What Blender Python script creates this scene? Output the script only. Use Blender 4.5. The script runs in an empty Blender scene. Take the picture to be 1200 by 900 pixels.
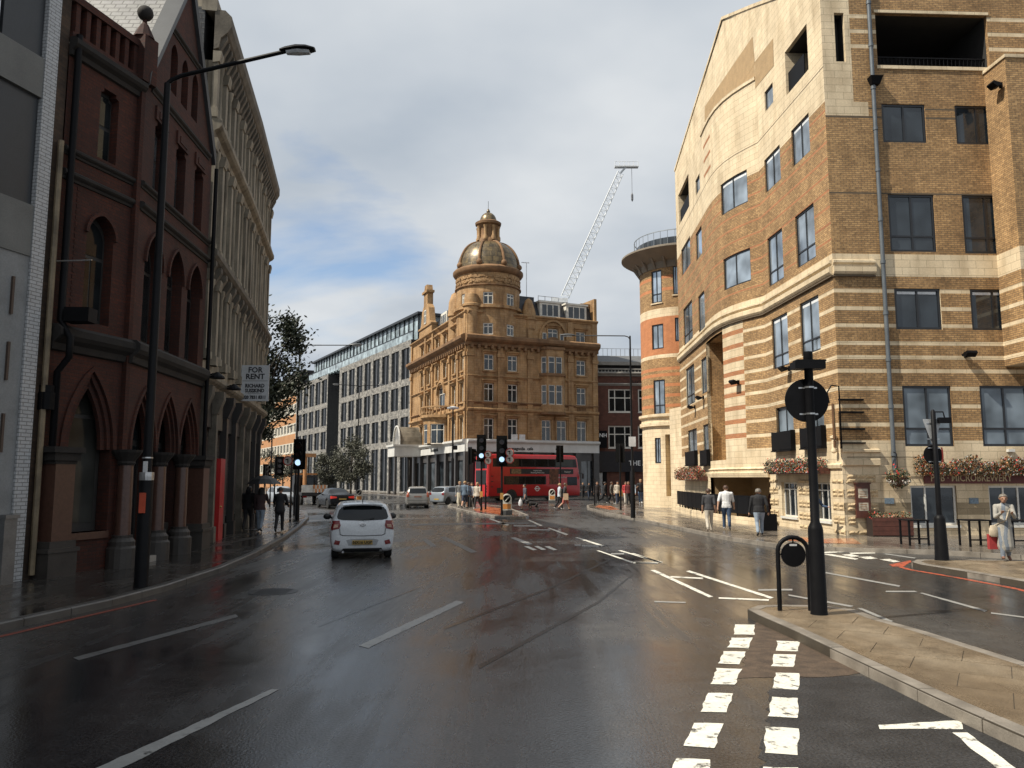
import bpy, bmesh, math, random
from math import sin, cos, tan, pi, radians, atan2, sqrt, hypot
from mathutils import Vector, Matrix, geometry
from mathutils.bvhtree import BVHTree
random.seed(11)
S = bpy.context.scene
COL = S.collection
# ------------------------------------------------------------------ camera
CAMH = 2.1
FPX = 940.0
PITCH = math.atan((561 - 450) / FPX)
SP, CP = sin(PITCH), cos(PITCH)
cam = bpy.data.cameras.new('Camera')
cam.sensor_width = 36
cam.lens = FPX / 1200 * 36
cam.clip_start = .1
cam.clip_end = 3000
camo = bpy.data.objects.new('Camera', cam)
COL.objects.link(camo)
camo.location = (0, 0, CAMH)
camo.rotation_euler = (pi / 2 + PITCH, 0, 0)
S.camera = camo
S.render.resolution_x = 1024
S.render.resolution_y = 768
# ------------------------------------------------------------------ light
SUN = Vector((-.76, -.31, 1.0)).normalized()          # towards the sun
S.view_settings.view_transform = 'Standard'
S.view_settings.look = 'None'
S.view_settings.gamma = 1
S.view_settings.exposure = .35
S.view_settings.use_curve_mapping = False
W = bpy.data.worlds.new('World')
S.world = W
W.use_nodes = True
wn, wl = W.node_tree.nodes, W.node_tree.links
wn.clear()
def WN(t, **k):
    n = wn.new(t)
    for a, b in k.items():
        setattr(n, a, b)
    return n
sky = WN('ShaderNodeTexSky', sky_type='NISHITA', sun_disc=False)
sky.sun_elevation = math.asin(SUN.z)
sky.sun_rotation = atan2(SUN.x, SUN.y)
sky.air_density, sky.dust_density = 1.0, .6
tc = WN('ShaderNodeTexCoord')
sep = WN('ShaderNodeSeparateXYZ')
wl.new(tc.outputs['Generated'], sep.inputs[0])
dz = WN('ShaderNodeMath', operation='ADD'); dz.inputs[1].default_value = .22
wl.new(sep.outputs[2], dz.inputs[0])
dzm = WN('ShaderNodeMath', operation='MAXIMUM'); dzm.inputs[1].default_value = .06
wl.new(dz.outputs[0], dzm.inputs[0])
dv = []
for i in range(2):
    m = WN('ShaderNodeMath', operation='DIVIDE')
    wl.new(sep.outputs[i], m.inputs[0]); wl.new(dzm.outputs[0], m.inputs[1]); dv.append(m)
cb = WN('ShaderNodeCombineXYZ')
wl.new(dv[0].outputs[0], cb.inputs[0]); wl.new(dv[1].outputs[0], cb.inputs[1])
CLOUD_OFF = (3.1, 1.75, 0)
mp = WN('ShaderNodeMapping'); mp.inputs['Location'].default_value = CLOUD_OFF
wl.new(cb.outputs[0], mp.inputs[0])
n1 = WN('ShaderNodeTexNoise'); n1.inputs['Scale'].default_value = .95; n1.inputs['Detail'].default_value = 7
n1.inputs['Roughness'].default_value = .52; n1.inputs['Distortion'].default_value = .25
wl.new(mp.outputs[0], n1.inputs['Vector'])
r1 = WN('ShaderNodeValToRGB')
r1.color_ramp.elements[0].position = .285; r1.color_ramp.elements[0].color = (.08, .08, .08, 1)
r1.color_ramp.elements[1].position = .385; r1.color_ramp.elements[1].color = (1, 1, 1, 1)
wl.new(n1.outputs['Fac'], r1.inputs[0])
n2 = WN('ShaderNodeTexNoise'); n2.inputs['Scale'].default_value = 1.1; n2.inputs['Detail'].default_value = 5
n2.inputs['Roughness'].default_value = .5
mp2 = WN('ShaderNodeMapping'); mp2.inputs['Location'].default_value = (7.3, 2.2, 1)
wl.new(cb.outputs[0], mp2.inputs[0]); wl.new(mp2.outputs[0], n2.inputs['Vector'])
r2 = WN('ShaderNodeValToRGB')
r2.color_ramp.elements[0].position = .32; r2.color_ramp.elements[0].color = (.37, .43, .505, 1)
r2.color_ramp.elements[1].position = .66; r2.color_ramp.elements[1].color = (.70, .725, .745, 1)
wl.new(n2.outputs['Fac'], r2.inputs[0])
SKY_STR = .12
sc = WN('ShaderNodeVectorMath', operation='SCALE'); sc.inputs['Scale'].default_value = .86 / SKY_STR
wl.new(r2.outputs[0], sc.inputs[0])
mx = WN('ShaderNodeMix', data_type='RGBA')
wl.new(r1.outputs[0], mx.inputs[0]); wl.new(sky.outputs[0], mx.inputs[6]); wl.new(sc.outputs[0], mx.inputs[7])
bg = WN('ShaderNodeBackground'); bg.inputs[1].default_value = SKY_STR
wo = WN('ShaderNodeOutputWorld')
wl.new(mx.outputs[2], bg.inputs[0]); wl.new(bg.outputs[0], wo.inputs[0])
sl = bpy.data.lights.new('Sun', 'SUN')
sl.energy = 5.0
sl.angle = radians(.55)
sl.color = (1, .93, .80)
slo = bpy.data.objects.new('Sun', sl)
COL.objects.link(slo)
slo.rotation_euler = SUN.to_track_quat('Z', 'Y').to_euler()
slo.location = (0, 0, 60)

# ------------------------------------------------------------------ pixels of the photo -> places
def ray(x, y):
    u, v = (x - 600) / FPX, (450 - y) / FPX
    return Vector((u, CP - v * SP, SP + v * CP))
def G(x, y, z=0.0):
    """point on the level z seen at a photo pixel"""
    r = ray(x, y)
    k = (z - CAMH) / r.z
    return Vector((r.x * k, r.y * k, z))
def PY(x, y, Y):
    r = ray(x, y)
    return Vector((r.x * Y / r.y, Y, CAMH + r.z * Y / r.y))

# ------------------------------------------------------------------ materials
MATS = {}
def nt_new(name):
    m = bpy.data.materials.new(name)
    m.use_nodes = True
    n = m.node_tree.nodes
    return m, n, m.node_tree.links, n['Principled BSDF']
def mat(name, col, rough=.7, metal=0, var=.18, ns=2.5, bump=0., bs=30, spec=.5, brick=None, fine=.10,
        emit=0, stain=0., stcol=(.25, .22, .18), stscale=(.5, .5, .12), coat=0, trans=0):
    """procedural paint: base colour broken by two noises, optional brick courses (in metres of the UV), bump"""
    if name in MATS:
        return MATS[name]
    m, n, l, b = nt_new(name)
    geo = n.new('ShaderNodeNewGeometry')
    uvn = n.new('ShaderNodeUVMap')
    a = n.new('ShaderNodeTexNoise'); a.inputs['Scale'].default_value = ns; a.inputs['Detail'].default_value = 4
    l.new(geo.outputs['Position'], a.inputs['Vector'])
    f = n.new('ShaderNodeTexNoise'); f.inputs['Scale'].default_value = bs; f.inputs['Detail'].default_value = 3
    l.new(geo.outputs['Position'], f.inputs['Vector'])
    def mixv(src, fac_node, out, amt):
        mr = n.new('ShaderNodeMapRange')
        mr.inputs[1].default_value = .3; mr.inputs[2].default_value = .7
        mr.inputs[3].default_value = 1 - amt; mr.inputs[4].default_value = 1 + amt
        l.new(fac_node.outputs[out], mr.inputs[0])
        v = n.new('ShaderNodeVectorMath'); v.operation = 'SCALE'
        if isinstance(src, tuple):
            v.inputs[0].default_value = src
        else:
            l.new(src, v.inputs[0])
        l.new(mr.outputs[0], v.inputs['Scale'])
        return v.outputs[0]
    src = tuple(col)
    hb = None
    if brick:
        bw, bh, mort, mcol, c2 = brick
        t = n.new('ShaderNodeTexBrick')
        t.inputs['Scale'].default_value = 1
        t.inputs['Brick Width'].default_value = bw
        t.inputs['Row Height'].default_value = bh
        t.inputs['Mortar Size'].default_value = mort
        t.inputs['Mortar Smooth'].default_value = .1
        t.inputs['Bias'].default_value = 0
        t.inputs['Color1'].default_value = (*col, 1)
        t.inputs['Color2'].default_value = (*c2, 1)
        t.inputs['Mortar'].default_value = (*mcol, 1)
        l.new(uvn.outputs[0], t.inputs['Vector'])
        src = t.outputs['Color']
        hb = t.outputs['Fac']
    o = mixv(src, a, 'Fac', var)
    o = mixv(o, f, 'Fac', fine)
    if stain:
        mpn = n.new('ShaderNodeMapping'); mpn.inputs['Scale'].default_value = stscale
        l.new(geo.outputs['Position'], mpn.inputs[0])
        sn = n.new('ShaderNodeTexNoise'); sn.inputs['Scale'].default_value = 2.2; sn.inputs['Detail'].default_value = 5
        l.new(mpn.outputs[0], sn.inputs['Vector'])
        mr = n.new('ShaderNodeMapRange')
        mr.inputs[1].default_value = .46; mr.inputs[2].default_value = .72
        mr.inputs[3].default_value = 0; mr.inputs[4].default_value = stain
        l.new(sn.outputs['Fac'], mr.inputs[0])
        mm = n.new('ShaderNodeMix'); mm.data_type = 'RGBA'; mm.blend_type = 'MULTIPLY'
        l.new(mr.outputs[0], mm.inputs[0]); l.new(o, mm.inputs[6]); mm.inputs[7].default_value = (*stcol, 1)
        o = mm.outputs[2]
    l.new(o, b.inputs['Base Color'])
    b.inputs['Roughness'].default_value = rough
    b.inputs['Metallic'].default_value = metal
    b.inputs['Specular IOR Level'].default_value = spec
    b.inputs['Coat Weight'].default_value = coat
    b.inputs['Coat Roughness'].default_value = .05
    if trans:
        b.inputs['Transmission Weight'].default_value = trans
    if emit:
        b.inputs['Emission Color'].default_value = (*col, 1)
        b.inputs['Emission Strength'].default_value = emit
    if bump or hb:
        bp = n.new('ShaderNodeBump')
        bp.inputs['Strength'].default_value = max(bump, .35 if hb else 0)
        bp.inputs['Distance'].default_value = .012
        if hb:
            ad = n.new('ShaderNodeMath'); ad.operation = 'SUBTRACT'
            l.new(f.outputs['Fac'], ad.inputs[0]); l.new(hb, ad.inputs[1])
            l.new(ad.outputs[0], bp.inputs['Height'])
        else:
            l.new(f.outputs['Fac'], bp.inputs['Height'])
        l.new(bp.outputs[0], b.inputs['Normal'])
    MATS[name] = m
    return m
def glass(name, col=(.018, .022, .027), rough=.04, spec=.8, wav=.04, ior=1.5, metal=0):
    if name in MATS:
        return MATS[name]
    m, n, l, b = nt_new(name)
    geo = n.new('ShaderNodeNewGeometry')
    a = n.new('ShaderNodeTexNoise'); a.inputs['Scale'].default_value = .9; a.inputs['Detail'].default_value = 2
    l.new(geo.outputs['Position'], a.inputs['Vector'])
    mr = n.new('ShaderNodeMapRange'); mr.inputs[3].default_value = .45; mr.inputs[4].default_value = 1.7
    mr.inputs[1].default_value = .3; mr.inputs[2].default_value = .7
    l.new(a.outputs['Fac'], mr.inputs[0])
    v = n.new('ShaderNodeVectorMath'); v.operation = 'SCALE'; v.inputs[0].default_value = col
    l.new(mr.outputs[0], v.inputs['Scale']); l.new(v.outputs[0], b.inputs['Base Color'])
    b.inputs['Roughness'].default_value = rough
    b.inputs['Specular IOR Level'].default_value = spec
    b.inputs['IOR'].default_value = ior
    b.inputs['Metallic'].default_value = metal
    bp = n.new('ShaderNodeBump'); bp.inputs['Strength'].default_value = wav; bp.inputs['Distance'].default_value = .05
    l.new(a.outputs['Fac'], bp.inputs['Height']); l.new(bp.outputs[0], b.inputs['Normal'])
    MATS[name] = m
    return m

# ------------------------------------------------------------------ mesh builder
class MB:
    def __init__(s):
        s.v, s.f, s.m, s.uv = [], [], [], []
    def vs(s, pts):
        k = len(s.v)
        s.v += [tuple(p) for p in pts]
        return list(range(k, k + len(pts)))
    def face(s, idx, mi=0, uv=None):
        s.f.append(tuple(idx)); s.m.append(mi); s.uv.append(uv)
    def poly(s, pts, mi=0, uv=None):
        s.face(s.vs(pts), mi, uv); return s
    def hexa(s, p, mi=0):
        """8 corners: 4 of the bottom ring, 4 of the top ring"""
        i = s.vs(p)
        for q in ((3, 2, 1, 0), (4, 5, 6, 7), (0, 1, 5, 4), (1, 2, 6, 5), (2, 3, 7, 6), (3, 0, 4, 7)):
            s.face([i[k] for k in q], mi)
        return s
    def box(s, x0, x1, y0, y1, z0, z1, mi=0):
        return s.hexa([(x0, y0, z0), (x1, y0, z0), (x1, y1, z0), (x0, y1, z0),
                       (x0, y0, z1), (x1, y0, z1), (x1, y1, z1), (x0, y1, z1)], mi)
    def rings(s, rs, mi=0, closed=True, caps=True, mis=None):
        ids = [s.vs(r) for r in rs]
        n = len(rs[0])
        for a in range(len(ids) - 1):
            for k in range(n if closed else n - 1):
                j = (k + 1) % n
                s.face((ids[a][k], ids[a][j], ids[a + 1][j], ids[a + 1][k]), mis[a] if mis else mi)
        if caps:
            s.face(ids[0][::-1], mis[0] if mis else mi); s.face(ids[-1], mis[-1] if mis else mi)
        return s
    def tube(s, path, r, n=10, mi=0, caps=True, sx=1):
        """round bar along a path; r number or list"""
        pts = [Vector(p) for p in path]
        rs = r if isinstance(r, (list, tuple)) else [r] * len(pts)
        out = []
        up = Vector((0, 0, 1))
        prev = None
        for i, p in enumerate(pts):
            d = (pts[min(i + 1, len(pts) - 1)] - pts[max(i - 1, 0)]).normalized()
            if prev is None:
                a = d.cross(up)
                if a.length < .01:
                    a = d.cross(Vector((0, 1, 0)))
                a.normalize()
            else:
                a = (prev - d * prev.dot(d)).normalized()
            prev = a
            b = d.cross(a)
            out.append([p + (a * cos(2 * pi * k / n) * sx + b * sin(2 * pi * k / n)) * rs[i] for k in range(n)])
        return s.rings(out, mi, True, caps)
    def lathe(s, prof, n=20, c=(0, 0, 0), mi=0, a0=0, caps=True, mis=None):
        """profile [(r, z), ...] turned about a vertical axis"""
        return s.rings([[(c[0] + r * cos(a0 + 2 * pi * k / n), c[1] + r * sin(a0 + 2 * pi * k / n), c[2] + z)
                         for k in range(n)] for r, z in prof], mi, True, caps, mis)
    def prism(s, pts, z0, z1, mi=0):
        b = s.vs([(p[0], p[1], z0) for p in pts]); t = s.vs([(p[0], p[1], z1) for p in pts])
        n = len(pts)
        s.face(t, mi); s.face(b[::-1], mi)
        for k in range(n):
            j = (k + 1) % n
            s.face((b[k], b[j], t[j], t[k]), mi)
        return s
    def sphere(s, c, r, n=12, m=8, mi=0, sc=(1, 1, 1)):
        rs = []
        for i in range(m + 1):
            a = -pi / 2 + pi * i / m
            q = max(cos(a), .02) * r
            rs.append([(c[0] + q * cos(2 * pi * k / n) * sc[0], c[1] + q * sin(2 * pi * k / n) * sc[1],
                        c[2] + r * sin(a) * sc[2]) for k in range(n)])
        return s.rings(rs, mi)
    def mesh(s, name, mats, smooth=False):
        me = bpy.data.meshes.new(name)
        me.from_pydata(s.v, [], s.f)
        for mm in (mats if isinstance(mats, (list, tuple)) else [mats]):
            me.materials.append(mm)
        me.polygons.foreach_set('material_index', s.m)
        uvl = me.uv_layers.new(name='UVMap')
        data = uvl.data
        for p, uv in zip(me.polygons, s.uv):
            if uv:
                for li, q in zip(p.loop_indices, uv):
                    data[li].uv = q
            else:
                nn = p.normal
                if abs(nn.z) > .7:
                    for li in p.loop_indices:
                        co = me.vertices[me.loops[li].vertex_index].co
                        data[li].uv = (co.x, co.y)
                else:
                    h = hypot(nn.x, nn.y) or 1
                    tx, ty = -nn.y / h, nn.x / h
                    for li in p.loop_indices:
                        co = me.vertices[me.loops[li].vertex_index].co
                        data[li].uv = (co.x * tx + co.y * ty, co.z)
        if smooth:
            me.polygons.foreach_set('use_smooth', [True] * len(me.polygons))
            if smooth != 'all':
                me.set_sharp_from_angle(angle=radians(40))
        return me
    def build(s, name, mats, parent=None, smooth=False, loc=None, rz=0, **tags):
        o = bpy.data.objects.new(name, s.mesh(name, mats, smooth))
        COL.objects.link(o)
        if loc is not None:
            o.location = loc
        o.rotation_euler.z = rz
        if parent:
            o.parent = parent
        for k, v in tags.items():
            if v is not None:
                o[k] = v
        return o
def empty(name, loc=(0, 0, 0), rz=0, parent=None, **tags):
    o = bpy.data.objects.new(name, None)
    COL.objects.link(o)
    o.location = loc
    o.rotation_euler.z = rz
    o.empty_display_size = .2
    if parent:
        o.parent = parent
    for k, v in tags.items():
        if v is not None:
            o[k] = v
    return o
def thing(name, label, category, loc=(0, 0, 0), rz=0, group=None):
    return empty(name, loc, rz, None, label=label, category=category, group=group)
def place(me, name, parent=None, loc=(0, 0, 0), rot=(0, 0, 0), scale=None, **tags):
    o = bpy.data.objects.new(name, me)
    COL.objects.link(o)
    o.location = loc
    o.rotation_euler = rot
    if scale:
        o.scale = scale
    if parent:
        o.parent = parent
    for k, v in tags.items():
        if v is not None:
            o[k] = v
    return o
def copy_tree(o, parent=None):
    c = o.copy()
    COL.objects.link(c)
    c.parent = parent
    for ch in list(o.children):
        copy_tree(ch, c)
    return c

# ------------------------------------------------------------------ facades: (t along the wall, z up, d outwards)
class Fac:
    def __init__(s, pts, sign=None):
        s.p = [Vector((p[0], p[1])) for p in pts]
        s.T = [0.0]
        for a, b in zip(s.p, s.p[1:]):
            s.T.append(s.T[-1] + (b - a).length)
        s.L = s.T[-1]
        s.d = [(b - a).normalized() for a, b in zip(s.p, s.p[1:])]
        if sign is None:
            m = (s.p[0] + s.p[1]) / 2
            n = Vector((s.d[0].y, -s.d[0].x))
            sign = 1 if n.dot(-m) > 0 else -1
        s.sg = sign
        s.n = [Vector((d.y, -d.x)) * sign for d in s.d]
    def P(s, t, z, d=0.0):
        i = 0
        while i < len(s.d) - 1 and t > s.T[i + 1] - 1e-6:
            i += 1
        q = s.p[i] + s.d[i] * (t - s.T[i])
        nn = s.n[i]
        if i > 0 and abs(t - s.T[i]) < 1e-5:
            a = s.n[i - 1] + s.n[i]
            if a.length > .2:
                a.normalize()
                nn = a / max(.3, a.dot(s.n[i]))
        q = q + nn * d
        return Vector((q.x, q.y, z))
    def nrm(s, t):
        i = 0
        while i < len(s.d) - 1 and t > s.T[i + 1] - 1e-6:
            i += 1
        return s.n[i]
    def tx(s, x, y=450):
        r = ray(x, y)
        best = None
        for i, (a, d) in enumerate(zip(s.p, s.d)):
            det = d.x * -r.y + r.x * d.y
            if abs(det) < 1e-9:
                continue
            # a + d*q = r*k
            q = (-a.x * -r.y - r.x * a.y) / det
            k = (d.x * -a.y + a.x * d.y) / det
            L = s.T[i + 1] - s.T[i]
            lo = -6 if i == 0 else -1e-6
            hi = L + (6 if i == len(s.d) - 1 else 1e-6)
            if lo <= q <= hi and k > 0 and (best is None or k < best[1]):
                best = (s.T[i] + q, k)
        return best
    def px(s, x, y):
        t, k = s.tx(x, y)
        return t, CAMH + ray(x, y).z * k
    def rect(s, x0, x1, y0, y1):
        """photo rectangle -> opening (t0, t1, z0, z1)"""
        c = (x0 + x1) / 2
        ym = (y0 + y1) / 2
        a, b = s.tx(x0, ym)[0], s.tx(x1, ym)[0]
        return min(a, b), max(a, b), s.px(c, y1)[1], s.px(c, y0)[1]
    def cuts(s, t0, t1):
        return [t0] + [t for t in s.T if t0 + 1e-4 < t < t1 - 1e-4] + [t1]
    def prof(s, mb, t0, t1, pr, mi=0):
        """sweep a (d, z) outline along the wall"""
        rs = [[s.P(t, z, d) for d, z in pr] for t in s.cuts(t0, t1)]
        return mb.rings(rs, mi)
    def fbox(s, mb, t0, t1, z0, z1, d0, d1, mi=0):
        return s.prof(mb, t0, t1, [(d0, z0), (d1, z0), (d1, z1), (d0, z1)], mi)
    def wall(s, mb, t0, t1, z0, z1, holes=(), matf=None, rows=(), depth=.18, rmi=None, extra=(), step=None):
        ts = set(s.cuts(t0, t1)) | set(extra)
        zs = {z0, z1} | {z for z in rows if z0 < z < z1}
        for h in holes:
            for t in h[:2]:
                if t0 < t < t1:
                    ts.add(t)
            for z in h[2:4]:
                if z0 < z < z1:
                    zs.add(z)
        ts, zs = sorted(ts), sorted(zs)
        def dedupe(a):
            o = [a[0]]
            for q in a[1:]:
                if q - o[-1] > 1e-4:
                    o.append(q)
            return o
        ts, zs = dedupe(ts), dedupe(zs)
        for a, b in zip(ts, ts[1:]):
            for c, d in zip(zs, zs[1:]):
                tm, zm = (a + b) / 2, (c + d) / 2
                if any(h[0] < tm < h[1] and h[2] < zm < h[3] for h in holes):
                    continue
                mi = matf(tm, zm) if matf else 0
                mb.poly([s.P(a, c), s.P(b, c), s.P(b, d), s.P(a, d)], mi, [(a, c), (b, c), (b, d), (a, d)])
        for h in holes:
            dp = h[4] if len(h) > 4 else depth
            tt = s.cuts(h[0], h[1])
            mid = (h[0] + h[1]) / 2
            for t, z in ((h[0], 0), (h[1], 0)):
                mi = rmi if rmi is not None else (matf(t + (.05 if t == h[1] else -.05), (h[2] + h[3]) / 2) if matf else 0)
                mb.poly([s.P(t, h[2]), s.P(t, h[3]), s.P(t, h[3], -dp), s.P(t, h[2], -dp)], mi,
                        [(0, h[2]), (0, h[3]), (dp, h[3]), (dp, h[2])])
            for z in h[2:4]:
                mi = rmi if rmi is not None else (matf(mid, z + (.05 if z == h[3] else -.05)) if matf else 0)
                for a, b in zip(tt, tt[1:]):
                    mb.poly([s.P(a, z), s.P(b, z), s.P(b, z, -dp), s.P(a, z, -dp)], mi,
                            [(a, 0), (b, 0), (b, dp), (a, dp)])
        return mb
    def shape(s, mb, outer, holes=(), d=0, depth=.2, mi=0, rmi=None):
        """flat piece of wall with openings of any outline, in (t, z)"""
        loops = [outer] + list(holes)
        flat = [q for lp in loops for q in lp]
        tri = geometry.tessellate_polygon([[Vector((t, z, 0)) for t, z in lp] for lp in loops])
        ids = mb.vs([s.P(t, z, d) for t, z in flat])
        for a, b, c in tri:
            mb.face((ids[a], ids[b], ids[c]), mi, [flat[a], flat[b], flat[c]])
        for lp in holes:
            n = len(lp)
            for k in range(n):
                a, b = lp[k], lp[(k + 1) % n]
                mb.poly([s.P(*a, d), s.P(*b, d), s.P(*b, d - depth), s.P(*a, d - depth)], mi if rmi is None else rmi)
        return mb
def window(fac, h, parent, fm, gm, d=-.10, fw=.06, mv=(.5,), th=(), fd=.06, sill=None, blind=None, panes=True, name='window'):
    """frame with mullions (fractions of the width) and transoms (fractions of the height); panes as its children"""
    a, b, c, e = h[:4]
    mb = MB()
    def bx(t0, t1, z0, z1, d0, d1):
        fac.fbox(mb, t0, t1, z0, z1, d0, d1)
    bx(a, a + fw, c, e, d - fd, d); bx(b - fw, b, c, e, d - fd, d)
    bx(a + fw, b - fw, c, c + fw, d - fd, d - .002); bx(a + fw, b - fw, e - fw, e, d - fd, d - .002)
    tv = [a + fw] + [a + (b - a) * q for q in mv] + [b - fw]
    zv = [c + fw] + [c + (e - c) * q for q in th] + [e - fw]
    for q in mv:
        t = a + (b - a) * q
        bx(t - fw * .42, t + fw * .42, c + fw, e - fw, d - fd, d - .004)
    for q in th:
        z = c + (e - c) * q
        bx(a + fw, b - fw, z - fw * .42, z + fw * .42, d - fd, d - .006)
    o = mb.build(name, fm, parent)
    if panes == 'one':
        g = MB()
        fac.prof(g, a + fw * .5, b - fw * .5, [(d - .05, c + .02), (d - .035, c + .02), (d - .035, e - .02), (d - .05, e - .02)])
        g.build('pane', gm, o)
    elif panes:
        for i in range(len(tv) - 1):
            for j in range(len(zv) - 1):
                g = MB()
                fac.fbox(g, tv[i], tv[i + 1], zv[j], zv[j + 1], d - .05, d - .035)
                g.build('pane', gm, o)
    if blind:
        z1 = e - fw
        for i in range(len(tv) - 1):
            g = MB()
            fac.fbox(g, tv[i] + .05, tv[i + 1] - .05, z1 - blind, z1 - .02, d - .034, d - .030)
            g.build('blind', mat('blind', (.62, .64, .66), .8), o)
    if sill:
        g = MB()
        fac.fbox(g, a - .06, b + .06, c - .09, c - .002, d - .05, .07)
        g.build('sill', sill, o)
    return o
def gothic(t0, t1, zs, za, n=8):
    """pointed arch from (t0, zs) over the apex to (t1, zs)"""
    w, r = t1 - t0, za - zs
    R = (w * w / 4 + r * r) / w
    aa = math.asin(min(1, r / R))
    L = [(t0 + R - R * cos(aa * k / n), zs + R * sin(aa * k / n)) for k in range(n + 1)]
    return L + [(t1 - (t - t0), z) for t, z in L[-2::-1]]
def round_arch(t0, t1, zs, za, n=8):
    c, w, r = (t0 + t1) / 2, (t1 - t0) / 2, za - zs
    return [(c - w * cos(pi * k / (2 * n)), zs + r * sin(pi * k / (2 * n))) for k in range(2 * n + 1)]
def text(name, body, size, parent, m, loc, rot, ext=.008, align='CENTER', bold=0, sx=1.0):
    cu = bpy.data.curves.new(name, 'FONT')
    cu.body = body
    cu.size = size
    cu.extrude = ext
    cu.align_x = align
    cu.align_y = 'CENTER'
    cu.offset = bold
    cu.resolution_u = 2
    tmp = bpy.data.objects.new(name, cu)
    COL.objects.link(tmp)
    bpy.context.view_layer.update()
    me = bpy.data.meshes.new_from_object(tmp.evaluated_get(bpy.context.evaluated_depsgraph_get()))
    bpy.data.objects.remove(tmp)
    me.materials.clear()
    me.materials.append(m)
    o = place(me, name, parent, loc, rot)
    o.scale = (sx, 1, 1)
    return o
def clip(poly, x0, x1, y0, y1):
    def cut(pts, ax, val, keep):
        out = []
        for i in range(len(pts)):
            a, b = pts[i], pts[(i + 1) % len(pts)]
            ia, ib = keep(a[ax], val), keep(b[ax], val)
            if ia:
                out.append(a)
            if ia != ib:
                k = (val - a[ax]) / (b[ax] - a[ax])
                out.append((a[0] + (b[0] - a[0]) * k, a[1] + (b[1] - a[1]) * k))
        return out
    ge, le = (lambda a, b: a >= b), (lambda a, b: a <= b)
    for ax, v, kp in ((0, x0, ge), (0, x1, le), (1, y0, ge), (1, y1, le)):
        if len(poly) < 3:
            return []
        poly = cut(poly, ax, v, kp)
    return poly if len(poly) > 2 else []
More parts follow.
